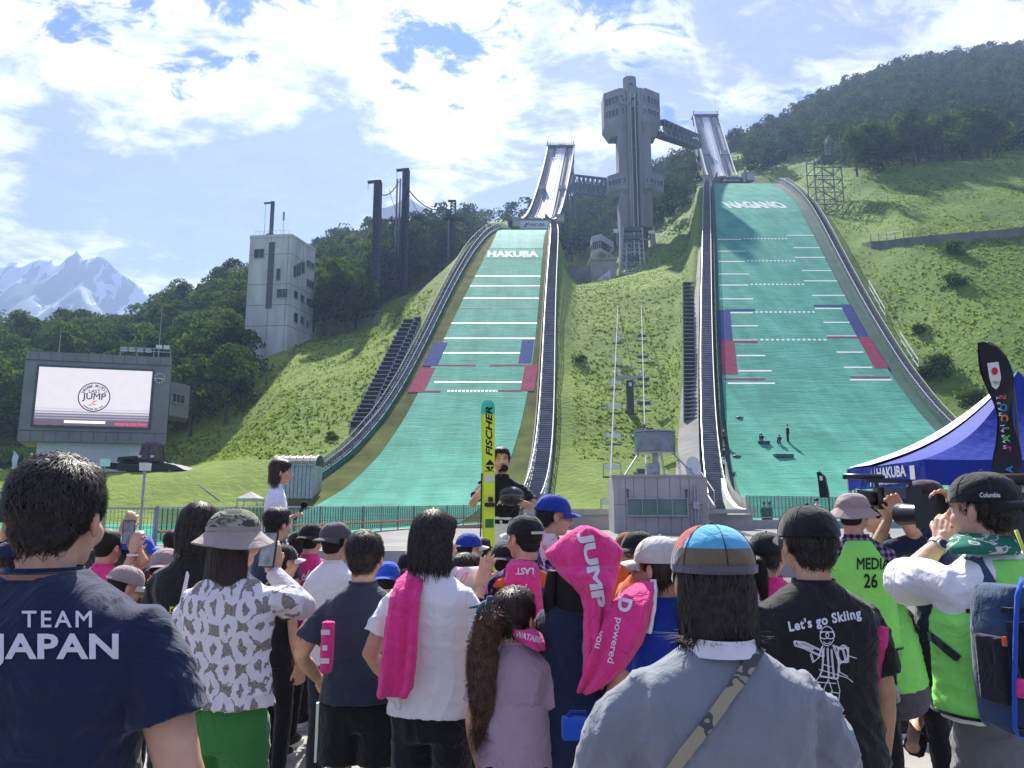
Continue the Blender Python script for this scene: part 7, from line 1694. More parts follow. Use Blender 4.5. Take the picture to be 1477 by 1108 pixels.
s_=p1['s'];sb=bvh_local(p1['shirt'])
put(p1,sb,'TEAM',82,893,101,24,1.41,off=.014,sp=1.25);put(p1,sb,'JAPAN',79,938,184,48,1.41,off=.03,sp=1.04)
q=MB();q.rings([ell((0,-.016*s_),.080*s_,.06*s_,.078*s_,(1.487+.010*k)*s_,24,2.1)for k in(0,1)],cap=False);q.build('collar_tape',cloth('tape',(.28,.16,.12)),p1['t'],True)
Y3=3.0;arm=LW(343,731,Y3,-8,396,822,Y3+.33)
p3=person('woman in camouflage bucket hat, patterned blouse and green trousers lifting a phone',341,731,Y3,yaw=-8,hair='long',hat='bucket',hatc='camo',brimc='beige',shirt='ogee',sleeve=.62,pants='green',wide=1.02,loose=1.14,hem=.97,strands=2200,hairc='brown',armR=arm,poleR=(1,-.2,-.8),armL=(-.12,.26,1.16),handR=((-.1,.15,1),(-.6,.5,.1),.25),pantw=1.12,wr=.007,head_yaw=-22)
q=MB();E,W=p3['arms'][1][2],p3['arms'][1][3];S=p3['arms'][1][1];q.tube([S.lerp(E,.6),E,E.lerp(W,.5),W],[.060,.056,.046,.036],14);obj('undersleeve',remesh(q,.01,2),C['grey']if 0 else cloth('undersleeve',(.50,.48,.52)),p3['t'])
ph=at(387,793,Y3+.30);t=thing('smartphone','dark smartphone held up by the woman in the camouflage bucket hat','phone',ph,R(6))
q=MB();q.box((0,0,0),(.074,.009,.148));q.build('case',M_blackp,t);q=MB();q.box((0,-.0052,0),(.066,.002,.138));q.build('screen',mat('phone_screen',(.10,.11,.13),.12,var=.9,scale=22,spec=.6,col2=(.30,.34,.36)),t);t.rotation_euler=(R(-10),0,R(-14))
p2=person('person with black chin-length hair in black tee printed with a white ski jumper',288,727,3.7,yaw=6,hair='bob',shirt='black',sleeve=.5,pants='black',strands=1500,armL=(-.1,.25,1.1),armR=(.1,.25,1.1));sb=bvh_local(p2['shirt'])
me=bpy.data.meshes.new('jumper');me.from_pydata([(x,-y,0)for x,y in((9,0),(12,1),(14,6),(12,14),(10,24),(9,33),(4,44),(0,52),(-8,54),(-16,56),(-10,50),(-4,46),(-1,36),(2,24),(5,14),(7,6))],[],[tuple(range(16))]);put(p2,sb,me,261,852,24,56,3.55,name='print_jumper');put(p2,sb,'M-WATABE',266,893,40,7,3.55,off=.02);put(p2,sb,'akito',258,901,24,6,3.55,mat('print_gold',(.6,.5,.1),.6));
me=line_me([[(0,0),(10,0),(10,8),(18,8)],[(0,-4),(14,-4)],[(12,4),(24,4)],[(4,6),(8,10),(4,10),(4,2)]],1.6);put(p2,sb,me,254,881,26,12,3.55,MATS['print_gold'],name='print_band')
p4=person('woman speaker with brown bob in pale top holding a microphone, on the stage',404,663,7.0,yaw=-78,stage=.44,hair='bob',shirt='pale',sleeve=.42,pants='capgrey',face=True,hairc='brown',strands=700,armR=(.0,.13,1.19),poleR=(.4,-.3,-1),armL=(-.22,.08,.85),wide=.86,fat=.9,voxel=.011,handR=((0,.6,.4),(0,.3,-1),1.2))
def mic(p,side,tip,label,Yt=None):
 W=p['arms'][side][3];tt=thing('microphone',label,'microphone',p['t'].matrix_world@Vector((0,0,0))if 0 else p['t'].location.copy(),p['t'].rotation_euler.z);a=W+Vector((0,.06,.03));b=Vector(tip)
 q=MB();q.tube([a-(b-a)*.7,a,b],[.012,.013,.017],10);q.build('handle',M_blackp,tt,True);q=MB();q.ball(b+(b-a).normalized()*.02,.034,12,8);q.build('foam_head',mat('mic_foam',(.012,.012,.013),.95),tt,True)
W=p4['arms'][1][3];mic(p4,1,W+Vector((.01,.10,.10)),'black microphone in the hand of the woman speaker')
M_neon=mat('ski_neon',(.68,.92,.04),.4,var=.03,spec=.5);M_teal=mat('ski_teal',(.05,.62,.35),.35,spec=.5)
Y5=7.0;a5=LW(724,646,Y5,180,706,694,Y5-.16,.44);b5=LW(724,646,Y5,180,745,722,Y5-.22,.44)
p5=person('ski jumper in black tee and white trousers speaking into a microphone beside tall neon skis',723,646,Y5,yaw=180,stage=.44,hair='short',shirt='black',sleeve=.46,pants='white',face=True,strands=700,armR=a5,poleR=(.8,-.2,-1),armL=b5,poleL=(-1,-.1,-.8),wide=.98,fat=.92,voxel=.0105,handR=((-.3,.3,.9),(-.7,.4,.1),1.1),handL=((.9,.4,.1),(0,-.6,.5),.5),head_yaw=4,hem=1.10)
W=p5['arms'][1][3];mic(p5,1,p5['h'](-.01,.115,-.085),'black microphone held by the ski jumper')
hl=at(738,716,Y5-.28);t=thing('ski_helmet','black helmet cradled in the arm of the ski jumper','helmet',hl);q=MB();q.ball((0,0,0),(.115,.10,.085),18,12);q.build('shell',M_blackp,t,True);q=MB();q.tube([(-.09,-.08,-.01),(0,-.115,.0),(.09,-.08,-.01)],.022,8);q.build('goggles',M_lens,t,True);q=MB();q.tube([(-.06,-.05,-.08),(-.05,-.08,-.16),(.0,-.08,-.14),(.04,-.05,-.07)],.008,6);q.build('strap',C['black'],t)
q=MB();put(p5,bvh_local(p5['shirt']),line_me([[(0,0),(4,10),(3,2),(9,11)],[(6,0),(10,8)]],1.2),723,724,14,11,Y5-.1,dirn=(0,-1,0),name='print_emblem')
def skis():
 for k,(x0,lab,Ys)in enumerate(((704.5,'tall neon yellow ski lettered FISCHER standing in front of its twin',Y5-.42),(704.0,'second neon ski, mostly hidden behind the lettered one',Y5-.37))):
  t=thing('ski',lab,'ski',(at(x0,700,Ys).x,Ys,0));s=Ys/FPX;w_=14.6*s*1.12;zt=at(0,576-k*0,Ys).z-k*.0;zb=.44
  rows=[(zb,.42,0),(zb+.3,.5,0),(zb+1.0,.46,0),(zb+1.7,.50,0),(zt-.13,.54,0),(zt-.07,.52,.006),(zt-.03,.44,.02),(zt-.005,.22,.035)];q=MB();dx=-.014*k;tilt=.010
  def rg(z,f,dy):x=dx+(zt-z)*tilt;return[(x-w_*f,dy,z),(x+w_*f,dy,z),(x+w_*f,dy+.012,z),(x-w_*f,dy+.012,z)]
  q.rings([rg(*r)for r in rows[:5]]);q.build('base',M_neon,t);q=MB();q.rings([rg(*r)for r in rows[4:]]);q.build('tip',M_teal,t)
  if k:
   q=MB();q.bar((dx-w_*.5,0,zb+.9),(dx-w_*.52+.01,0,zb+1.5),.012);q.build('binding',M_blackp,t);continue
  me=fit(text_mesh('FISCHER',1,.025,shear=.25),72*s,9.5*s);cz=at(0,622,Ys).z
  for v in me.vertices:x,y=v.co.x,v.co.y;z=cz+x;v.co=(dx+(zt-z)*tilt-y,-.004,z)
  obj('lettering',me,M_pb,t);c=at(0,671,Ys).z;q=MB()
  for pts in(((-.045,c),(0,c+.05),(0,c)),((0,c),(0,c+.05),(.045,c)),((-.045,c-.012),(.0,c-.012),(0,c-.055)),((.045,c-.012),(0,c-.055),(.012,c-.012))):o=len(q.v);q.v+=[(x*.9+.012,-.004,z)for x,z in pts];q.f.append((o,o+1,o+2));q.mi.append(0)
  q.build('emblem',M_pb,t);me=fit(text_mesh('FISCHER',1,.025,shear=.25),46*s,9*s);cz=at(0,812,Ys).z
  for v in me.vertices:x,y=v.co.x,v.co.y;z=cz+x;v.co=(dx+(zt-z)*tilt-y,-.004,z)
  obj('lettering',me,M_pb,t)
  for py,hh,m,wf in((690,9,M_white,.40),(679.5,.8,M_pb,.45),(728,5,M_pb,.42),(755,12,mat('ski_green',(.03,.2,.06),.5),.36)):z=at(0,py,Ys).z;q=MB();q.box((dx+(zt-z)*tilt,-.003,z),(w_*2*wf,.004,hh*s));q.build('sticker',m,t)
  q=MB();z=at(0,729,Ys).z;q.box((.02,-.03,z),(.07,.05,.03));q.box((.02,-.02,z+.05),(.04,.03,.04));q.build('binding',M_blackp,t)
skis()
p6=person('child in navy cap and blue shirt at the far left, looking right',19,779,4.7,yaw=-40,hair='pony',hat='cap',hatc='navy',shirt='royal',sleeve=.45,strands=300,face=True)
p6b=person('photographer at the far left edge raising a dark camera',30,758,5.6,yaw=-15,hair='short',shirt='dgrey',sleeve=1.6,armL=LW(30,758,5.6,-15,6,762,5.3),armR=LW(30,758,5.6,-15,18,756,5.3),poleL=(-1,0,-1),poleR=(.6,0,-1),handL=((.2,.3,1),(.8,.3,0),.6),handR=((-.1,.3,1),(-.8,.3,0),.6))
def camera_thing(px,py,Y,label,sc=1.,yaw=0,mic_=False,lens=(0,1,0)):
 p=at(px,py,Y);t=thing('camera',label,'camera',p,R(yaw));q=MB();q.box((0,0,0),(.15*sc,.08*sc,.11*sc));q.box((0,0,.065*sc),(.06*sc,.07*sc,.03*sc));q.box((.055*sc,-.01,.0),(.035*sc,.095*sc,.11*sc));q.build('body',M_blackp,t);q=MB();q.tube([(0,.04*sc,0),(0,.09*sc,0),(0,.16*sc,0),(0,.20*sc,0)],[.038*sc,.040*sc,.045*sc,.048*sc],18);q.build('lens',M_blackp,t,True);q=MB();q.tube([(0,.199*sc,0),(0,.204*sc,0)],.042*sc,18);q.build('lens_glass',M_lens,t,True);return t
camera_thing(10,742,5.25,'dark camera raised by the photographer at the far left edge')
p7=person('person in pink shirt with raised arm behind the big man, right of his ear',156,764,4.9,yaw=-15,hair='short',shirt='pink',sleeve=.45,armR=LW(156,764,4.9,-15,178,768,4.75),poleR=(.6,.2,-1),handR=((.35,.2,1),(-.5,.6,0),.4))
p7b=person('child in bright blue cap and pale blue shirt lifting a phone, facing right',200,769,5.0,yaw=-55,hair='short',hat='cap',hatc='cobalt',shirt='sky',sleeve=.45,face=True,armR=LW(200,769,5.0,-55,192,792,4.7),armL=LW(200,769,5.0,-55,196,800,4.75),poleR=(.3,-.4,-1),handR=((.0,.1,1),(-.5,.6,0),.5),handL=((.0,.1,1),(.5,.6,0),.5))
ph=at(185.5,768,4.72);t=thing('smartphone','dark phone held up by the child in the bright blue cap','phone',ph,R(10));q=MB();q.box((0,0,0),(.07,.009,.145));q.build('case',M_blackp,t);q=MB();q.box((0,-.005,0),(.062,.002,.135));q.build('screen',MATS['phone_screen'],t)
W=p7b['arms'][1][3];q=MB();q.rings([[(W.x+.033*math.cos(a),W.y+.033*math.sin(a),W.z-.03+k*.012)for a in np.linspace(0,6.28,13)[:-1]]for k in(0,1)]);q.build('wristband',C['white'],p7b['t'])
p7c=person('child in white cap with pink shirt looking down, below the phone',181,815,4.2,yaw=-50,head_pitch=-18,hair='short',hat='cap',hatc='hatpink',brimc='capwhite',shirt='pink',sleeve=.45,face=True)
p7d=person('girl in grey beige cap with pink ribbon on her ponytail',240,789,4.6,yaw=10,hair='pony',hat='capback',hatc='hatpink',shirt='dgrey',sleeve=.5,strands=300)
def tail(p,pts,r,n,m=M_hair,strands=500,curly=0.,seed=4,name='ponytail',length=.12,vox=.008,w_=.0016):
 q=MB();q.tube([Vector(a)for a in pts],r,12);me=remesh(q,vox,2);o=obj(name,me,m,p['t']);ribbons(p['t'],me,strands,length,m,seed,width=w_,lift=.006,jitter=.35,curly=curly,segs=5);return o
h=p7d['h'];tail(p7d,[h(0,-.11,0),h(-.06,-.15,-.03),h(-.09,-.14,-.10),h(-.10,-.12,-.20)],[.02,.035,.032,.01],0,M_hairb,250);q=MB()
for k in(-1,1):q.hull8([h(-.06,-.17,-.02),h(-.06+.05*k,-.19,-.05),h(-.06+.07*k,-.18,-.16),h(-.06+.02*k,-.17,-.10)],[h(-.06,-.18,-.02),h(-.06+.05*k,-.20,-.05),h(-.06+.07*k,-.19,-.16),h(-.06+.02*k,-.18,-.10)])
q.build('ribbon',C['pink'],p7d['t'])
p7e=person('dark-haired child far back near the fence, left of the black bob',251,765,6.4,hair='short',shirt='slate')
p8=person('dark-haired boy facing right behind the raised phone',400,733,5.4,yaw=-38,hair='short',shirt='navy',sleeve=.45,pants='navy',shorts=True,face=True,strands=900,armR=(.22,.22,1.0))
p8b=person('child in black cap with white brim looking right, just right of the phone',408,784,4.9,yaw=-45,hair='pony',hat='cap',hatc='black',brimc='capwhite',shirt='black',sleeve=.5,face=True)
p8c=person('child in black cap mostly hidden left of the pink shirt',432,764,6.2,yaw=-10,hair='short',hat='cap',hatc='black',shirt='navy')
p9=person('person in black cap and bright pink shirt lettered LAST, black trousers',450,753,5.6,yaw=-14,hair='short',hat='capback',hatc='black',shirt='pink',sleeve=.45,pants='black',armL=(-.30,.08,1.0),armR=(.15,.25,1.05),loose=1.1);sb=bvh_local(p9['shirt'])
put(p9,sb,'LAST',424,830,20,7,5.4,rot=R(78),off=.02);put(p9,sb,'C',414,826,11,14,5.4,off=.05);put(p9,sb,line_me([[(0,0),(6,8),(10,4),(16,12),(12,2),(20,6)],[(4,2),(14,3)]],2.),441,831,17,18,5.4,name='print_signature')
h=p9['h'];q=MB();q.bar(h(.02,-.13,.02),h(-.02,-.16,-.13),.012);q.build('cap_tie',C['black'],p9['t'])
p10=person('person in grey baseball cap worn backward and white polo, dark trousers',485,751,4.6,yaw=-30,hair='short',hat='capback',hatc='capgrey',shirt='white',sleeve=.5,pants='dgrey',armL=(-.16,.22,1.05),armR=(.2,.2,1.0),loose=1.05)
p11=person('boy with short black hair in slate tee and black shorts with white side stripe',527,768,3.45,yaw=-4,hair='short',shirt='slate',sleeve=.52,pants='black',shorts=True,strands=2600,armL=(-.26,.13,1.0),armR=(.08,.24,1.08),loose=1.12,hem=.93,pantw=1.12,wide=.98,wr=.005)
s=p11['s'];
for sd in(-1,1):
 q=MB();q.rings([[(sd*x*s,y*s,z*s)for x,y in((.200,-.065),(.208,-.03),(.196,-.03),(.188,-.065))]for z in(.66,.74,.84,.93)]);q.build('side_stripe',C['white']if sd<0 else C['capgrey'],p11['t'])
def towel_roll(px0,py0,px1,py1,Y,wpx,label):
 a,b=at(px0,py0,Y),at(px1,py1,Y);r=wpx*.5*Y/FPX;t=thing('rolled_towel',label,'towel',(a+b)/2);c=(a+b)/2;q=MB();n=10;d=(b-a)
 q.tube([a-c,(a-c)*.5,(b-c)*.5,b-c],[r*.95,r,r*1.05,r*.9],18);me=remesh(q,.006,2);wrinkle(me,.004,7,-9,-8);obj('roll',me,C['pink'],t);return t,c,r
t,c,r=towel_roll(474,896,470,970,3.22,19,'rolled pink towel with white print under the arm of the boy in black shorts')
for k,(x,z,w_)in enumerate(((0,.06,.035),(.0,.0,.02),(.002,-.05,.035))):
 q=MB();q.box((x-.003,-r-.001,z),(w_,.004,.02));q.build('print_block',M_pw,t)
p12=person('child in royal blue cap seen between the slate tee and the pink towel',559,808,5.0,yaw=0,hair='short',hat='capback',hatc='cobalt',shirt='capgrey');p12b=person('dark-haired child behind, left of the white tee shoulder',592,796,5.2,hair='bob',shirt='white')
p13=person('young person with black bob in plain white tee, pink towel over one shoulder',627,739,3.15,yaw=-16,hair='bob',shirt='white',sleeve=.5,pants='black',strands=2800,armL=(-.22,.12,.98),armR=(.12,.25,1.08),loose=1.14,hem=.90,wr=.008,head_yaw=-14,wide=.97)
drape([(824,588,612,.10,.06),(836,573,612,.07,-.03),(860,563,606,.05,-.09),(900,556,603,.04,-.12),(950,549,601,.04,-.13),(990,545,596,.04,-.13),(1004,543,588,.03,-.13)],3.12,'towel','plain pink towel hanging down the back of the person in the white tee','towel',C['pink'],fold=.012,seed=3)
drape([(1003,556,580,.02,-.11),(1012,566,580,.02,-.11),(1022,572,578,.015,-.11)],3.14,'towel_lining','white lining corner showing at the lower end of the plain pink towel','towel',C['white'],fold=.004,seed=5)
p14=person('child in navy blue cap with white brim behind the white tee, facing right',676,768,5.6,yaw=-60,hair='short',hat='cap',hatc='royal',brimc='capwhite',shirt='navy',face=True);p14b=person('dark-haired child beside the navy blue cap, left of the skis',694,776,5.9,yaw=-30,hair='short',shirt='navy')
p14c=person('dark-haired child with pink towel on shoulders clapping, left of the ponytail girl',672,799,3.9,yaw=-55,hair='short',shirt='black',sleeve=1.5,armL=LW(672,799,3.9,-55,694,842,3.75),armR=LW(672,799,3.9,-55,692,846,3.72),poleL=(0,-.3,-1),poleR=(.4,-.3,-1),handL=((.1,.3,1),(1,0,0),.1),handR=((.1,.3,1),(-1,0,0),.1),strands=500)
drape([(817,655,690,.16,0),(826,648,700,.2,0),(840,646,703,.18,0),(856,668,704,.12,0)],3.86,'towel','pink and white towel round the shoulders of the clapping child','towel',C['towelw'],fold=.012,seed=8)
p15b=person('child in black cap half hidden behind the skis',727,781,5.0,yaw=-10,hair='short',hat='capback',hatc='black',shirt='black')
p15=person('boy in black cap worn sideways with orange and navy patterned shirt',756,741,4.0,yaw=14,hair='short',hat='cap',hatc='black',brimc='capwhite',head_yaw=30,shirt='galaxy',sleeve=.5,pants='black',armL=(-.1,.25,1.1),armR=(.1,.25,1.1),loose=1.06)
q=MB();sd=p15;s=p15['s'];q.rings([ell((0,-.014*s),a*s,b*s,c_*s,z*s,22,2.4)for z,a,b,c_ in((1.36,.205,.11,.124),(1.40,.185,.10,.112),(1.435,.145,.085,.10),(1.470,.09,.062,.078))]);obj('orange_yoke',remesh(q,.012,2),C['orange'],p15['t'])
o=drape([(806,738,768,.12,.02),(816,730,776,.10,-.06),(840,728,780,.05,-.11),(870,729,783,.04,-.13),(892,733,784,.03,-.13)],3.98,'towel','pink towel lettered LAST over the left shoulder of the boy in black cap','towel',C['pink'],fold=.010,seed=12)
onto(o,'LAST',757,824,26,10,3.85,R(180));onto(o,line_me([[(0,0),(5,8),(9,2),(13,9)]],1.6),752,848,18,12,3.85)
M_curly=mat('hair_curly',(.13,.066,.040),.45,var=.5,scale=40,spec=.5,bump=.8,bscale=70)
p16=person('girl with long curly brown ponytail in mauve dress with scalloped hem',744,850,2.95,yaw=-8,head_yaw=-28,hair='short',hairc='brown',shirt='mauve',sleeve=.5,pants='black',strands=2600,armR=(.24,.08,.85),armL=(-.22,.10,.9),loose=1.08,hem=1.08,wr=.006,wide=.9)
h,s=p16['h'],p16['s'];tl=tail(p16,[h(0,-.09,.03),h(-.03,-.14,.01),h(-.05,-.16,-.08),h(-.06,-.16,-.2),h(-.06,-.15,-.31),h(-.08,-.13,-.43)],[.024,.034,.038,.036,.028,.008],0,M_curly,5200,.020,6,length=.16,vox=.007,w_=.0014)
q=MB();q.tube([h(-.055+.012*math.cos(a),-.13+.045*math.cos(a),.02+.05*math.sin(a))for a in np.linspace(0,6.28,13)],.012,8);q.bar(h(-.05,-.15,.06),h(-.12,-.16,.05),.03,.01);q.bar(h(-.04,-.15,.05),h(-.01,-.17,.10),.02,.01);q.build('hair_tie',cloth('tie_blue',(.06,.10,.16)),p16['t'],True)
q=MB();n=40;zs=[(1.27,.150,.100),(1.22,.174,.122),(1.14,.186,.134),(1.05,.194,.140),(.97,.202,.146)];rg=[[(x*s*.93,y*s,(z-(.028*abs(math.sin(k*math.pi*9/n))if z<.98 else 0))*s)for k,(x,y,_)in enumerate(ell((0,-.012),a,b,b,z,n,2.3))]for z,a,b in zs];q.rings(rg,cap=False);me=q.mesh('skirt',True);obj('dress_skirt',me,C['mauve'],p16['t'])
o=drape([(905,736,768,.14,.0),(915,738,782,.12,-.02),(928,752,786,.08,-.05),(937,770,786,.05,-.05)],2.92,'towel','pink towel with white lettering behind the neck of the ponytail girl','towel',C['pink'],fold=.006,seed=15);onto(o,'WATABE',762,919,38,9,2.85,R(-14))
p17=person('boy in royal navy cap facing right with pink and white towel round his neck',796,712,4.5,yaw=-82,hair='short',hat='cap',hatc='royal',shirt='galaxy',sleeve=.45,face=True,strands=300,head_pitch=-6,armR=(.1,.25,1.05))
o=drape([(770,778,800,.14,0),(785,776,808,.16,-.02),(810,782,808,.10,-.05),(830,786,804,.06,-.05)],4.42,'towel','pale pink towel round the neck of the boy in the navy cap','towel',C['towelw'],fold=.01,seed=17)
Y18=2.95;p18=person('person in navy tee with a pink towel over the head, lettered JUMP',838,772,Y18,yaw=-22,hair='long',shirt='navy',sleeve=.62,pants='navy',loose=1.16,hem=.74,wr=.007,armR=LW(838,772,Y18,-22,850,985,Y18+.2),armL=(-.2,.2,1.0),wide=.98,pantw=1.05)
o=drape([(759,838,846,.08,0),(764,828,861,.16,0),(774,813,878,.16,0),(785,799,890,.16,0),(794,789,897,.16,0),(800,786,898,.16,0),(804,788,896,.16,-.0),(815,797,892,.16,-.0),(826,806,890,.21,-.03),(842,822,886,.17,-.06),(858,838,882,.12,-.08),(880,843,880,.06,-.10),(930,842,879,.045,-.12),(975,842,874,.04,-.12),(990,846,868,.03,-.12)],Y18-.085,'towel','pink towel worn as a hood, hanging down lettered JUMP','towel',C['pink'],fold=.018,seed=21)
onto(o,'JUMP',853,822,112,24,Y18-.1,R(-80),off=.05)
q=MB();h=p18['h'];q.tube([h(-.10,-.05,-.02),h(-.115,-.06,-.12),h(-.11,-.05,-.24),h(-.10,-.04,-.33)],[.03,.034,.028,.01],10);obj('side_hair',remesh(q,.009,2),M_hair,p18['t'])
p19b=person('person in rust brown cap behind the glasses girl',905,766,5.2,yaw=-20,hair='short',hat='cap',hatc='rust',shirt='orange')
p19=person('girl in black cap and round glasses turned left, orange shirt',921,764,4.2,yaw=118,hair='long',hat='cap',hatc='black',shirt='orange',sleeve=.5,face=True,strands=700,head_yaw=6)
h=p19['h'];q=MB()
for sd in(-1,1):q.tube([h(sd*.033+.026*math.cos(a),.095,.002+.024*math.sin(a))for a in np.linspace(0,6.28,15)],.0022,5);q.bar(h(sd*.058,.093,.006),h(sd*.08,.01,.006),.003)
q.bar(h(-.008,.098,.006),h(.008,.098,.006),.003);q.build('glasses',M_blackp,p19['t'])
Y20=2.9;p20=person('woman in cream mesh cap, brown hair tied, navy shirt with pink towel lettered powered',950,771,Y20,yaw=24,head_yaw=28,hair='pony',hat='cap',hatc='capwhite',hairc='brown',shirt='royal',sleeve=.5,pants='black',strands=900,wide=1.0,armL=(-.24,.12,1.0))
h=p20['h'];tail(p20,[h(0,-.10,-.01),h(-.03,-.15,-.05),h(-.05,-.15,-.14),h(-.05,-.12,-.22)],[.02,.03,.028,.01],0,M_hairb,400)
o=drape([(838,922,944,.12,.0),(850,903,948,.14,-.04),(870,880,946,.12,-.10),(900,868,938,.08,-.14),(930,856,925,.06,-.16),(960,845,906,.05,-.17),(985,836,880,.05,-.17),(998,832,858,.04,-.17)],Y20-.02,'towel','pink towel lettered powered over the left shoulder of the woman in the cream cap','towel',C['pink'],fold=.010,seed=24)
onto(o,'powered',886,924,66,13,Y20-.15,R(-102),off=.01);onto(o,'you',862,922,26,10,Y20-.15,R(-102),off=.01);onto(o,'D',901,873,20,20,Y20-.1,R(-102),off=.05)
drape([(836,938,946,.03,-.0),(850,938,947,.03,-.05),(880,936,945,.03,-.09),(912,930,939,.02,-.10)],Y20-.05,'towel_edge','white edge of the towel at the neck of the woman in the cream cap','towel',C['white'],fold=.004,seed=27)
t=thing('blue_bag','royal blue bag corner below the hooded person','bag',at(832,1050,2.7));q=MB();q.box((0,0,0),(.10,.06,.07));me=remesh(q,.008,4);obj('body',me,C['cobalt'],t);q=MB();q.tube([(-.04,0,.02),(-.02,0,.05),(.03,0,.05),(.04,0,.02)],.007,6);q.build('strap',C['royal'],t)
p22=person('girl in black cap with dark ponytail and pink shirt, left of the skiing tee',1107,766,3.9,yaw=-14,hair='pony',hat='cap',hatc='black',head_yaw=-30,shirt='pink',sleeve=.5,strands=500);h=p22['h'];tail(p22,[h(0,-.10,.0),h(.02,-.16,-.03),h(.03,-.16,-.12),h(.03,-.13,-.22)],[.02,.034,.032,.01],0,M_hair,350)
put(p22,bvh_local(p22['shirt']),'LL',1093,862,12,16,3.75,off=.04)
Y23=2.5;p23=person("man in black cap and black tee lettered Let's go Skiing with a skier drawing",1163,726,Y23,yaw=3,hair='short',hat='cap',hatc='black',shirt='black',sleeve=.52,pants='capgrey',strands=1500,wide=1.10,fat=1.04,armR=(.245,.12,.88),armL=(-.24,.15,.9),loose=1.08,hem=.90,wr=.006,head_yaw=6)
sb=bvh_local(p23['shirt']);put(p23,sb,"Let's go Skiing",1190,896,106,20,Y23-.13,off=.035,rot=R(11),sp=1.12)
sk=[]
def circ(cx,cy,rx,ry,a0=0,a1=6.3,n=14):return[(cx+rx*math.cos(a0+(a1-a0)*k/n),cy+ry*math.sin(a0+(a1-a0)*k/n))for k in range(n+1)]
sk+=[circ(52,118,11,14),circ(48,119,7,5),circ(57,119,7,5),circ(52,110,5,3,3.2,6.2),[(41,124),(63,124)],[(0,110),(16,108),(34,100),(44,96),(46,88),(34,92),(16,100),(2,104),(0,110)],[(6,107),(30,98)],[(44,103),(38,86),(30,80),(26,92)],[(60,104),(76,98),(80,84),(70,76)],[(46,100),(44,70),(40,60),(68,56),(70,80),(62,102)],[(52,100),(54,60)],[(58,98),(62,58)],circ(76,92,8,12),[(68,100),(84,100),(84,80),(68,80)],[(84,90),(98,86)],[(70,84),(72,66),(84,60)],[(40,60),(30,48),(28,34),(38,20),(34,8),(50,6),(52,14),(46,30),(48,44),(54,56)],[(54,56),(60,40),(58,22),(56,8),(74,6),(78,12),(70,24),(72,40),(68,56)],[(32,46),(46,42)],[(30,34),(44,30)],[(58,38),(70,36)],[(30,10),(54,4)],[(52,6),(80,4)],[(36,52),(66,50)],[(44,78),(58,74)],[(34,30),(42,26)],[(40,70),(84,58),(92,52)]]
sk+=[[(x+1.6,y+1.2)for x,y in P]for P in sk[5:14]]
put(p23,sb,line_me(sk,1.3),1190,968,92,130,Y23-.13,name='print_skier')
t,c,r=towel_roll(1270,902,1266,936,Y23-.04,24,'folded pink towel tucked under the arm of the man in the skiing tee');drape([(930,1252,1276,.04,0),(960,1253,1268,.03,0),(986,1256,1264,.02,0)],Y23-.03,'towel_end','pink towel end hanging below the folded towel on the right','towel',C['pink'],seed=31)
Y24=4.6;p24=person('man in dusty pink bucket hat and lime vest lettered MEDIA 26 over plaid shirt',1230,709,Y24,yaw=-16,hair='short',hat='bucket',hatc='hatpink',shirt='plaid',sleeve=.7,pants='jeans',vest='lime',armL=(-.05,.3,1.2),armR=(.1,.28,1.15),wide=1.05,head_yaw=-30,face=True);vb=bvh_local(p24['vest']);put(p24,vb,'MEDIA',1260,813,48,17,Y24-.15,M_pb,off=.02);put(p24,vb,'26',1256,838,20,21,Y24-.15,M_pb,off=.02)
p27=person('dark-haired man looking left between bucket hat and video camera',1264,726,6.0,yaw=95,hair='short',shirt='black',face=True)
Y26=4.7;p26=person('camera operator in brown bucket hat and navy shirt filming to the left',1332,690,Y26,yaw=48,hair='short',hat='bucket',hatc='hatbrown',shirt='navy',sleeve=.5,pants='jeans',face=True,armL=LW(1332,690,Y26,48,1282,742,Y26+.05),armR=LW(1332,690,Y26,48,1298,742,Y26-.2),poleL=(-.4,0,-1),poleR=(.5,-.2,-1),handL=((0,.3,1),(1,0,0),.7),handR=((0,.3,1),(-1,0,0),.7),voxel=.014)
c=at(1291,719,Y26-.05);t=thing('video_camera','black shoulder video camera with top handle pointing left','video camera',c,R(80));q=MB();q.box((0,0,0),(.10,.22,.13));q.box((0,-.10,.02),(.09,.08,.10));q.build('body',M_blackp,t);q=MB();q.tube([(0,.10,0),(0,.17,0),(0,.22,0)],[.045,.05,.06],16);q.build('lens',M_blackp,t,True);q=MB();q.bar((0,-.10,.10),(0,.16,.11),.025);q.bar((0,-.09,.05),(0,-.09,.11),.022);q.bar((0,.1,.05),(0,.1,.11),.022);q.build('handle',M_blackp,t);q=MB();q.tube([(.03,.05,.13),(.03,.28,.135)],.018,10);q.build('microphone_tube',M_blackp,t,True);q=MB();q.box((-.07,.02,.03),(.02,.12,.07));q.build('viewfinder',M_lens,t)
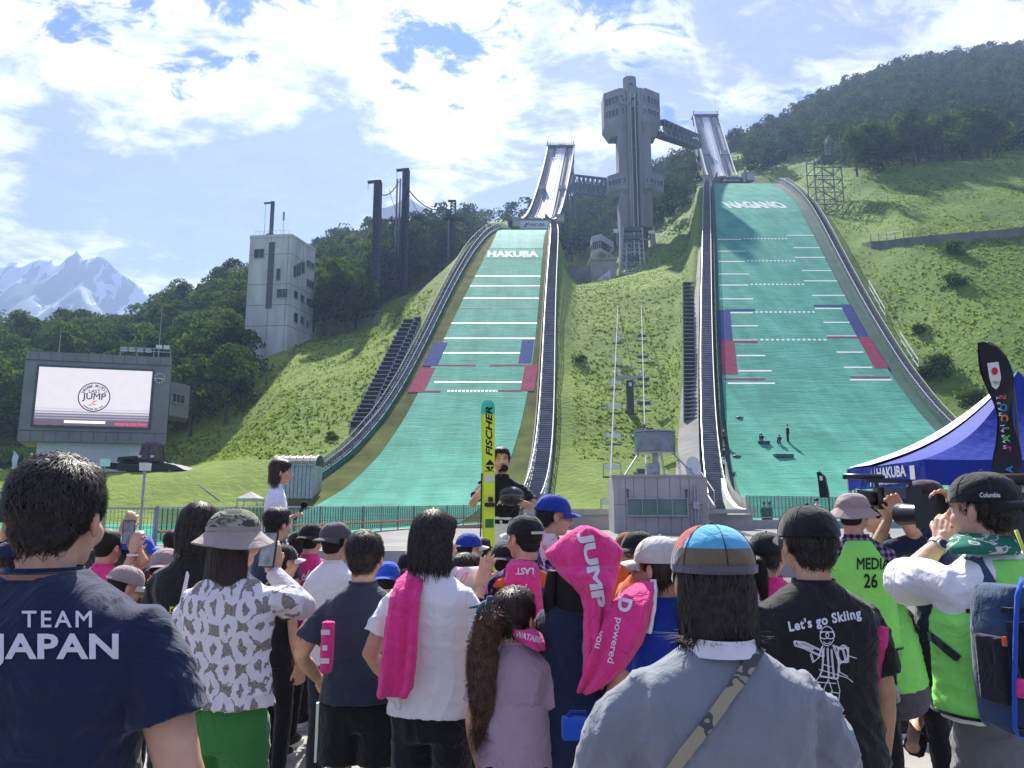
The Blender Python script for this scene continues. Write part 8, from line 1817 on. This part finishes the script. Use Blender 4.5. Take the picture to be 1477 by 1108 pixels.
def squatter():
 Y=4.7;t=thing('person','person squatting in lime vest marked 5, dark trousers, in front of the media man','person',(at(1296,1000,Y).x,Y,0),R(-12));P=lambda px,py,dy=0:(lambda v:Vector((v.x*math.cos(R(12))-v.y*math.sin(R(12)),v.x*math.sin(R(12))+v.y*math.cos(R(12)),v.z)))(at(px,py,Y+dy)-Vector(t.location))
 q=MB();q.tube([P(1258,850,.15),P(1268,880,.1),P(1282,930,.0),P(1298,985,-.03)],[.10,.155,.165,.15],16);q.tube([P(1252,838,.3),P(1258,870,.2)],[.05,.055],10);q.ball(P(1250,815,.38),.10,14,10)
 for a,b,c_,d in((P(1250,880,.2),P(1240,935,.35),P(1236,925,.55),0),(P(1298,890,.1),P(1322,940,.2),P(1318,960,.45),0)):q.tube([a,b,c_],[.05,.042,.03],10)
 for hp,kn,an in((P(1285,1000,0),P(1262,985,.45),P(1275,1062,.25)),(P(1308,1000,0),P(1335,985,.42),P(1316,1080,.0))):q.tube([hp,kn,an],[.09,.06,.04],10)
 me=remesh(q,.012,2);ms=[me];W=P(1236,925,.55);hb=MB();hand_mb(hb,W,(0,1,0),(1,0,0),1);ms.append(remesh(hb,.006,1));obj('body',join_meshes(ms,'body'),M_skin,t)
 q=MB();q.tube([P(1256,862,.16),P(1266,885,.1),P(1280,930,.0),P(1292,978,-.03),P(1296,992,-.03)],[.12,.175,.185,.178,.175],18);me=remesh(q,.012,2);wrinkle(me,.006,5,5,6);v=obj('vest',me,C['lime'],t)
 q=MB();q.tube([P(1290,975,-.02),P(1296,1002,-.02),P(1298,1012,0)],[.172,.178,.16],18);obj('shirt',remesh(q,.012,2),C['capgrey'],t);q=MB()
 for sd,a,b in((-1,P(1252,882,.2),P(1242,925,.33)),(1,P(1300,888,.1),P(1316,925,.17))):q.tube([a,b],[.07,.07],12)
 obj('sleeve',remesh(q,.012,2),C['capgrey'],t)
 q=MB();q.tube([P(1290,1000,0),P(1304,1018,.0)],[.16,.15],16)
 for hp,kn,an in((P(1285,1003,0),P(1258,990,.45),P(1280,1062,.28)),(P(1312,1003,0),P(1345,990,.42),P(1318,1082,.02))):q.tube([hp,kn,an],[.115,.085,.065],14)
 me=remesh(q,.012,2);wrinkle(me,.006,8,5,6);obj('trousers',me,C['jeans'],t)
 for a in(P(1280,1072,.28),P(1318,1094,.02)):q=MB();q.ball(Vector((a.x,a.y+.08,.055)),(.05,.14,.055),14,8);q.build('shoe',M_shoe,t,True)
 bv=bvh_local(v);mm=fit(text_mesh('5',1,.03),15*Y/FPX,22*Y/FPX);stick(t,bv,mm,P(1288,925,-.8),0,M_pb,'print_lettering',.004,(0,1,0));mm=fit(text_mesh('M',1,.03),13*Y/FPX,15*Y/FPX);stick(t,bv,mm,P(1284,898,-.8),0,M_pb,'print_lettering',.004,(0,1,0))
 b=at(1288,999,Y-.22);bt=thing('water_bottle','clear water bottle with white cap at the hip of the squatting person','bottle',b,0);q=MB();q.tube([(0,0,-.05),(.0,0,-.045),(0,0,.03),(0,0,.055),(0,0,.062)],[.028,.032,.032,.014,.013],14);q.build('body',mat('bottle_plastic',(.6,.65,.68),.1,trans=.7,var=.02),bt,True);q=MB();q.tube([(0,0,.062),(0,0,.085)],.016,12);q.build('cap',M_white,bt);bt.rotation_euler=(R(10),R(-15),0)
squatter()
Y28=2.55;aL=LW(1410,678,Y28,16,1352,775,Y28+.30);aR=LW(1410,678,Y28,16,1372,745,Y28+.42)
p28=person('press photographer in black cap worn backward, lime vest and white tee with blue backpack',1414,678,Y28,yaw=16,hair='short',hat='capback',hatc='black',shirt='white',sleeve=.98,vest='lime',pants='khaki',strands=900,wide=1.12,fat=1.08,head_yaw=22,face=True,armL=aL,poleL=(-1,-.5,-.55),armR=aR,poleR=(1,-.2,-.8),handL=((.5,.2,1),(1,.4,0),.7),handR=((-.2,.3,1),(-1,.4,0),.7),loose=1.12,pantw=1.08,hem=.98,vz=1.0,voxel=.0085,wr=.0035)
h,s=p28['h'],p28['s'];hb=[c for c in p28['t'].children if c.name.startswith('cap_crown')][0];put(p28,bvh_local(hb),'Columbia',1428,714,30,7,Y28,name='cap_lettering')
S_,E_,W_=p28['arms'][0][1:];q=MB();ax=(W_-E_).normalized();u=ax.orthogonal().normalized();v_=ax.cross(u);c0=W_-ax*.045
q.rings([[c0+ax*k*.016+(u*math.cos(a)+v_*math.sin(a))*.034 for a in np.linspace(0,6.28,17)[:-1]]for k in(0,1)]);q.build('watch_strap',M_steel,p28['t']);q=MB();dd=Vector((-.2,-.9,.2)).normalized();q.tube([c0+ax*.008+dd*.026,c0+ax*.008+dd*.042],.020,14);q.build('watch_case',M_steel,p28['t']);q=MB();q.tube([c0+ax*.008+dd*.0421,c0+ax*.008+dd*.043],.016,14);q.build('watch_dial',M_lens,p28['t'])
o=drape([(768,1384,1440,.16,.06),(776,1372,1458,.16,.0),(788,1366,1470,.16,-.04),(798,1372,1468,.12,-.06)],Y28-.0,'neck_towel','green and white striped towel round the neck of the press photographer','towel',pattern_mat('cloth_green_stripe',_ramp(14,[(0,(.03,.16,.11)),(.55,(.5,.52,.48)),(.6,(.05,.2,.15))],.6,sc=(1,1,2))),fold=.006,seed=33)
put(p28,bvh_local(p28['vest']),'M',1408,865,30,38,Y28-.15,M_pb,off=.03)
def backpack():
 Y=Y28-.24;t=thing('backpack','blue and black camera backpack with blue hose on the press photographer','backpack',at(1452,950,Y),R(14));s=Y/FPX;Mb=cloth('backpack_blue',(.035,.065,.13),spec=.2);Mk=cloth('backpack_black',(.012,.014,.022),spec=.2)
 q=MB();q.rings([ell((0,0),w_*s,.07,.09,z*s,24,3.4)for z,w_ in((-92,28),(-80,37),(-20,40),(40,37),(85,30),(100,18))]);obj('body',remesh(q,.009,4),Mb,t)
 for z,w_,h_,m,nm,d in((20,60,70,Mk,'front_pocket',.125),(-55,64,48,Mb,'lower_pocket',.12)):
  q=MB();q.box((0,-.06,z*s),(w_*s,d,h_*s));obj(nm,remesh(q,.009,7),m,t)
 for z in(52,-22,-84,70):q=MB();q.box((0,-.095 if abs(z)<60 else-.082,z*s),(70*s,.03,7*s));q.build('strap',Mk,t)
 q=MB();q.box((-36*s,-.03,-10*s),(14*s,.10,90*s));obj('side_pocket',remesh(q,.009,6),Mk,t)
 for x in(-14,12):q=MB();q.box((x*s,-.128,20*s),(6*s,.008,70*s));q.build('webbing',Mk,t)
 q=MB();q.box((-18*s,-.135,-2*s),(5*s,.01,14*s));q.box((-40*s,-.08,30*s),(4*s,.01,12*s));q.build('zip_pull',C['orange'],t)
 q=MB();hp=[(-10,112),(-30,90),(-40,40),(-42,-20),(-40,-78),(-30,-92)];q.tube([(x*s,-.10-.02*math.sin(k),z*s)for k,(x,z)in enumerate(hp)],.0065,8);q.build('hose',C['cobalt'],t,True)
 for k in range(3):q=MB();q.tube([((6+(20+3*k)*math.cos(a))*s,-.14-.006*k,(62+(42+3*k)*math.sin(a))*s)for a in np.linspace(1.2,5.2,14)],.006,8);q.build('hose',mat('hose_blue',(.02,.12,.6),.4),t,True)
 q=MB();q.tube([(-12*s,-.10,175*s),(-4*s,-.11,140*s),(8*s,-.12,105*s)],.005,8);q.build('cord',mat('cord_yellow',(.6,.75,.1),.5),t,True)
 q=MB();q.box((-36*s,-.11,-26*s),(12*s,.03,24*s));obj('charm',remesh(q,.006,4),C['pink'],t);q=MB();q.bar((-36*s,-.11,-14*s),(-34*s,-.1,2*s),.005);q.build('charm_cord',M_blackp,t)
backpack()
for nm,pts,w_ in(('shoulder_strap',[(1392,782),(1412,822),(1436,866),(1446,890)],24),('sling_strap',[(1336,912),(1360,930),(1384,950)],9)):
 Pp=[Vector((x,-y))for x,y in pts];V=[];F=[]
 for k,a in enumerate(Pp):
  d=(Pp[min(k+1,len(Pp)-1)]-Pp[max(k-1,0)]).normalized();n=Vector((-d.y,d.x))*w_/2;V+=[(a.x-n.x,a.y-n.y,0),(a.x+n.x,a.y+n.y,0)]
  if k:F.append((2*k-2,2*k-1,2*k+1,2*k))
 me=bpy.data.meshes.new(nm);me.from_pydata(V,[],F);cx=(max(v[0]for v in V)+min(v[0]for v in V))/2;cy=-(max(v[1]for v in V)+min(v[1]for v in V))/2;Wp=max(v[0]for v in V)-min(v[0]for v in V);Hp=max(v[1]for v in V)-min(v[1]for v in V)
 o=put(p28,bvh_local(p28['vest']),me,cx,cy,Wp,Hp,Y28-.15,MATS['cloth_backpack_blue']if nm[0:2]=='sh' else MATS['cloth_backpack_black'],name=nm)
 so2=o.modifiers.new('thick','SOLIDIFY');so2.thickness=.010;so2.offset=-1
camera_thing(1352,742,Y28+.48,'large black camera held to the eye of the press photographer',.95,16)
c=at(1520,742,2.9);t=thing('television_camera','professional television camera with white-ringed lens cut by the right frame edge','video camera',c,R(70));q=MB();q.box((0,0,-.02),(.14,.30,.20));q.box((0,-.05,.10),(.05,.22,.03));q.build('body',M_blackp,t);q=MB();q.tube([(0,.14,0),(0,.24,0),(0,.26,0)],[.05,.06,.075],18);q.build('lens',M_blackp,t,True);q=MB();q.box((0,.02,.045),(.145,.26,.016));q.build('pale_strip',M_steel,t);q=MB();q.tube([(.0,.05,.13),(0,.26,.135)],.022,12);q.build('microphone_tube',mat('mic_fur',(.05,.04,.04),.95),t,True);q=MB();q.bar((0,0,-.1),(0,0,-1.35),.05);q.build('support',M_blackp,t)
Y21=1.62;p21=person('person in multicoloured cap and loose grey long-sleeved top with a camouflage shoulder strap',1026,752,Y21,yaw=2,hair='bob',hat='cap',hatc='black',brimc='capgrey',shirt='grey',sleeve=1.95,pants='dgrey',strands=4200,wide=1.07,fat=1.1,armL=(-.20,.22,.96),armR=(.22,.22,.96),poleL=(-1.1,-.5,-.5),poleR=(.8,-.5,-.6),loose=1.18,voxel=.0085,wr=.007,hem=.80,hs_=.91)
cr=[c for c in p21['t'].children if c.name.startswith('cap_crown')][0];cr.data.materials.clear();cols=[cloth('cap_sky',(.10,.42,.62)),cloth('cap_olive',(.17,.13,.085)),cloth('cap_redpanel',(.38,.07,.06)),cloth('cap_violet',(.12,.11,.15))]
for m in cols:cr.data.materials.append(m)
hc=p21['hc']
for pg in cr.data.polygons:
 c=pg.center-hc;az=math.atan2(c.y+.014,c.x)
 hi=c.z>.066
 pg.material_index=(2 if az<-2.62 or az>2.6 else 0)if hi else(3 if az>1.2 or az<-2.75 else 1)
for c in p21['t'].children:
 if c.name.startswith(('cap_strap',)):c.data.materials.clear();c.data.materials.append(cols[3])
h=p21['h'];q=MB();q.grid([[h(.0955*math.cos(a),-.014+.1125*math.sin(a),z)for a in np.linspace(math.pi,2*math.pi,25)]for z in(.020,.036)]);q.build('cap_band',cols[3],p21['t'],True)
s=p21['s'];q=MB();q.rings([ell((0,-.022*s),a*s,.07*s,.092*s,z*s,24,2.1)for a,z in((.084,1.475),(.074,1.512))],cap=False);obj('undershirt_collar',q.mesh('undershirt_collar',True),C['pale'],p21['t'])
def band_on(p,part,pts,w_,Yb,m,name='strap',thick=.006):
 Pp=[Vector((x,-y))for x,y in pts];V=[];F=[]
 for k,a in enumerate(Pp):
  d=(Pp[min(k+1,len(Pp)-1)]-Pp[max(k-1,0)]).normalized();n=Vector((-d.y,d.x))*w_/2;V+=[(a.x-n.x,a.y-n.y,0),(a.x+n.x,a.y+n.y,0)]
  if k:F.append((2*k-2,2*k-1,2*k+1,2*k))
 me=bpy.data.meshes.new(name);me.from_pydata(V,[],F);xs=[v[0]for v in V];ys=[v[1]for v in V]
 o=put(p,bvh_local(part),me,(max(xs)+min(xs))/2,-(max(ys)+min(ys))/2,max(xs)-min(xs),max(ys)-min(ys),Yb,m,name=name);k=o.modifiers.new('thick','SOLIDIFY');k.thickness=thick;k.offset=-1;return o
M_strap=pattern_mat('strap_camouflage',_ramp(11,[(0,(.34,.31,.22)),(.50,(.08,.09,.10)),(.56,(.30,.27,.20))],1.0))
band_on(p21,p21['shirt'],[(1094,936),(1060,990),(1020,1045),(985,1090),(965,1120)],19,Y21-.13,M_strap)
def far_person(label,px,py_feet,P_,H=1.7,top='dgrey',bot='black',pose='stand',Y=None,hatc=None):
 if P_ is not None:Y=ysolve(P_,py_feet);b=at(px,py_feet,Y)
 else:b=at(px,py_feet,Y);b.z=ground(b.x,Y)if Y>21 else b.z
 t=thing('person',label,'person',b,PR_.uniform(-1,1));s=H/1.75;q=MB();k=.55 if pose=='crouch' else 1
 q.ball((0,.05 if k<1 else 0,1.62*s*(k+.02)),(.085,.095,.115),10,8);q.tube([(0,0,.9*s*k),(0,0,1.2*s*k),(0,0,1.42*s*k),(0,0,1.52*s*k)],[.14,.15,.13,.05],10)
 for sd in(-1,1):q.tube([(sd*.16,0,1.40*s*k),(sd*.22,.05,1.15*s*k),(sd*.16,.25 if pose!='stand' else .08,.98*s*k)],[.05,.042,.03],8);q.tube([(sd*.08,0,.9*s*k),(sd*.11,.03 if k==1 else .3,.48*s*(1 if k==1 else .9)),(sd*.1,0,.05)],[.08,.06,.045],8);q.ball((sd*.1,.06,.04),(.05,.12,.045),8,6)
 obj('body',remesh(q,.022,1),M_skin,t);q=MB();q.tube([(0,0,.88*s*k),(0,0,1.2*s*k),(0,0,1.40*s*k),(0,0,1.48*s*k)],[.17,.175,.16,.07],12)
 for sd in(-1,1):q.tube([(sd*.15,0,1.40*s*k),(sd*.21,.04,1.2*s*k)],[.07,.065],8)
 obj('shirt',remesh(q,.025,2),C[top],t);q=MB()
 for sd in(-1,1):q.tube([(sd*.08,0,.95*s*k),(sd*.11,.03 if k==1 else .3,.48*s*(1 if k==1 else .9)),(sd*.1,0,.1)],[.11,.085,.07],8)
 obj('trousers',remesh(q,.025,2),C[bot],t);q=MB();q.ball((0,(.05 if k<1 else 0)-.01,1.655*s*(k+.02)),(.097,.107,.095),10,8);q.build('hat' if hatc else 'hair',C[hatc]if hatc else M_hair,t,True)
far_person('dark-clothed worker bending at the left end of the bench on the NAGANO slope',1099,640,PR,top='black',pose='crouch');far_person('crouching worker in the middle of the three on the NAGANO slope',1125,642,PR,top='black',pose='crouch');far_person('worker in black standing at the right of the three on the NAGANO slope',1137,639,PR,H=1.8,top='black')
far_person('worker leaning on the railing at the left edge of the NAGANO slope, upper one',1045,643,PR,top='capgrey',bot='black');far_person('worker in dark shirt at the left edge of the NAGANO slope, middle one',1045,672,PR,top='dgrey');far_person('person in white cap at the left edge of the NAGANO slope, lowest one',1043,680,PR,top='white',hatc='white',H=1.2)
far_person('tiny figure in white hat standing beside the flags by the screen building',43,684,None,Y=66,top='capgrey',hatc='white');far_person('tiny figure in pale shirt beside the small black flag by the fence',1179,742,None,Y=38,top='sky')
far_person('tiny dark-haired head above the right fence, left one',1103,748,None,Y=46,top='black');far_person('tiny dark-haired head above the right fence, right one',1111,748,None,Y=46,top='black')
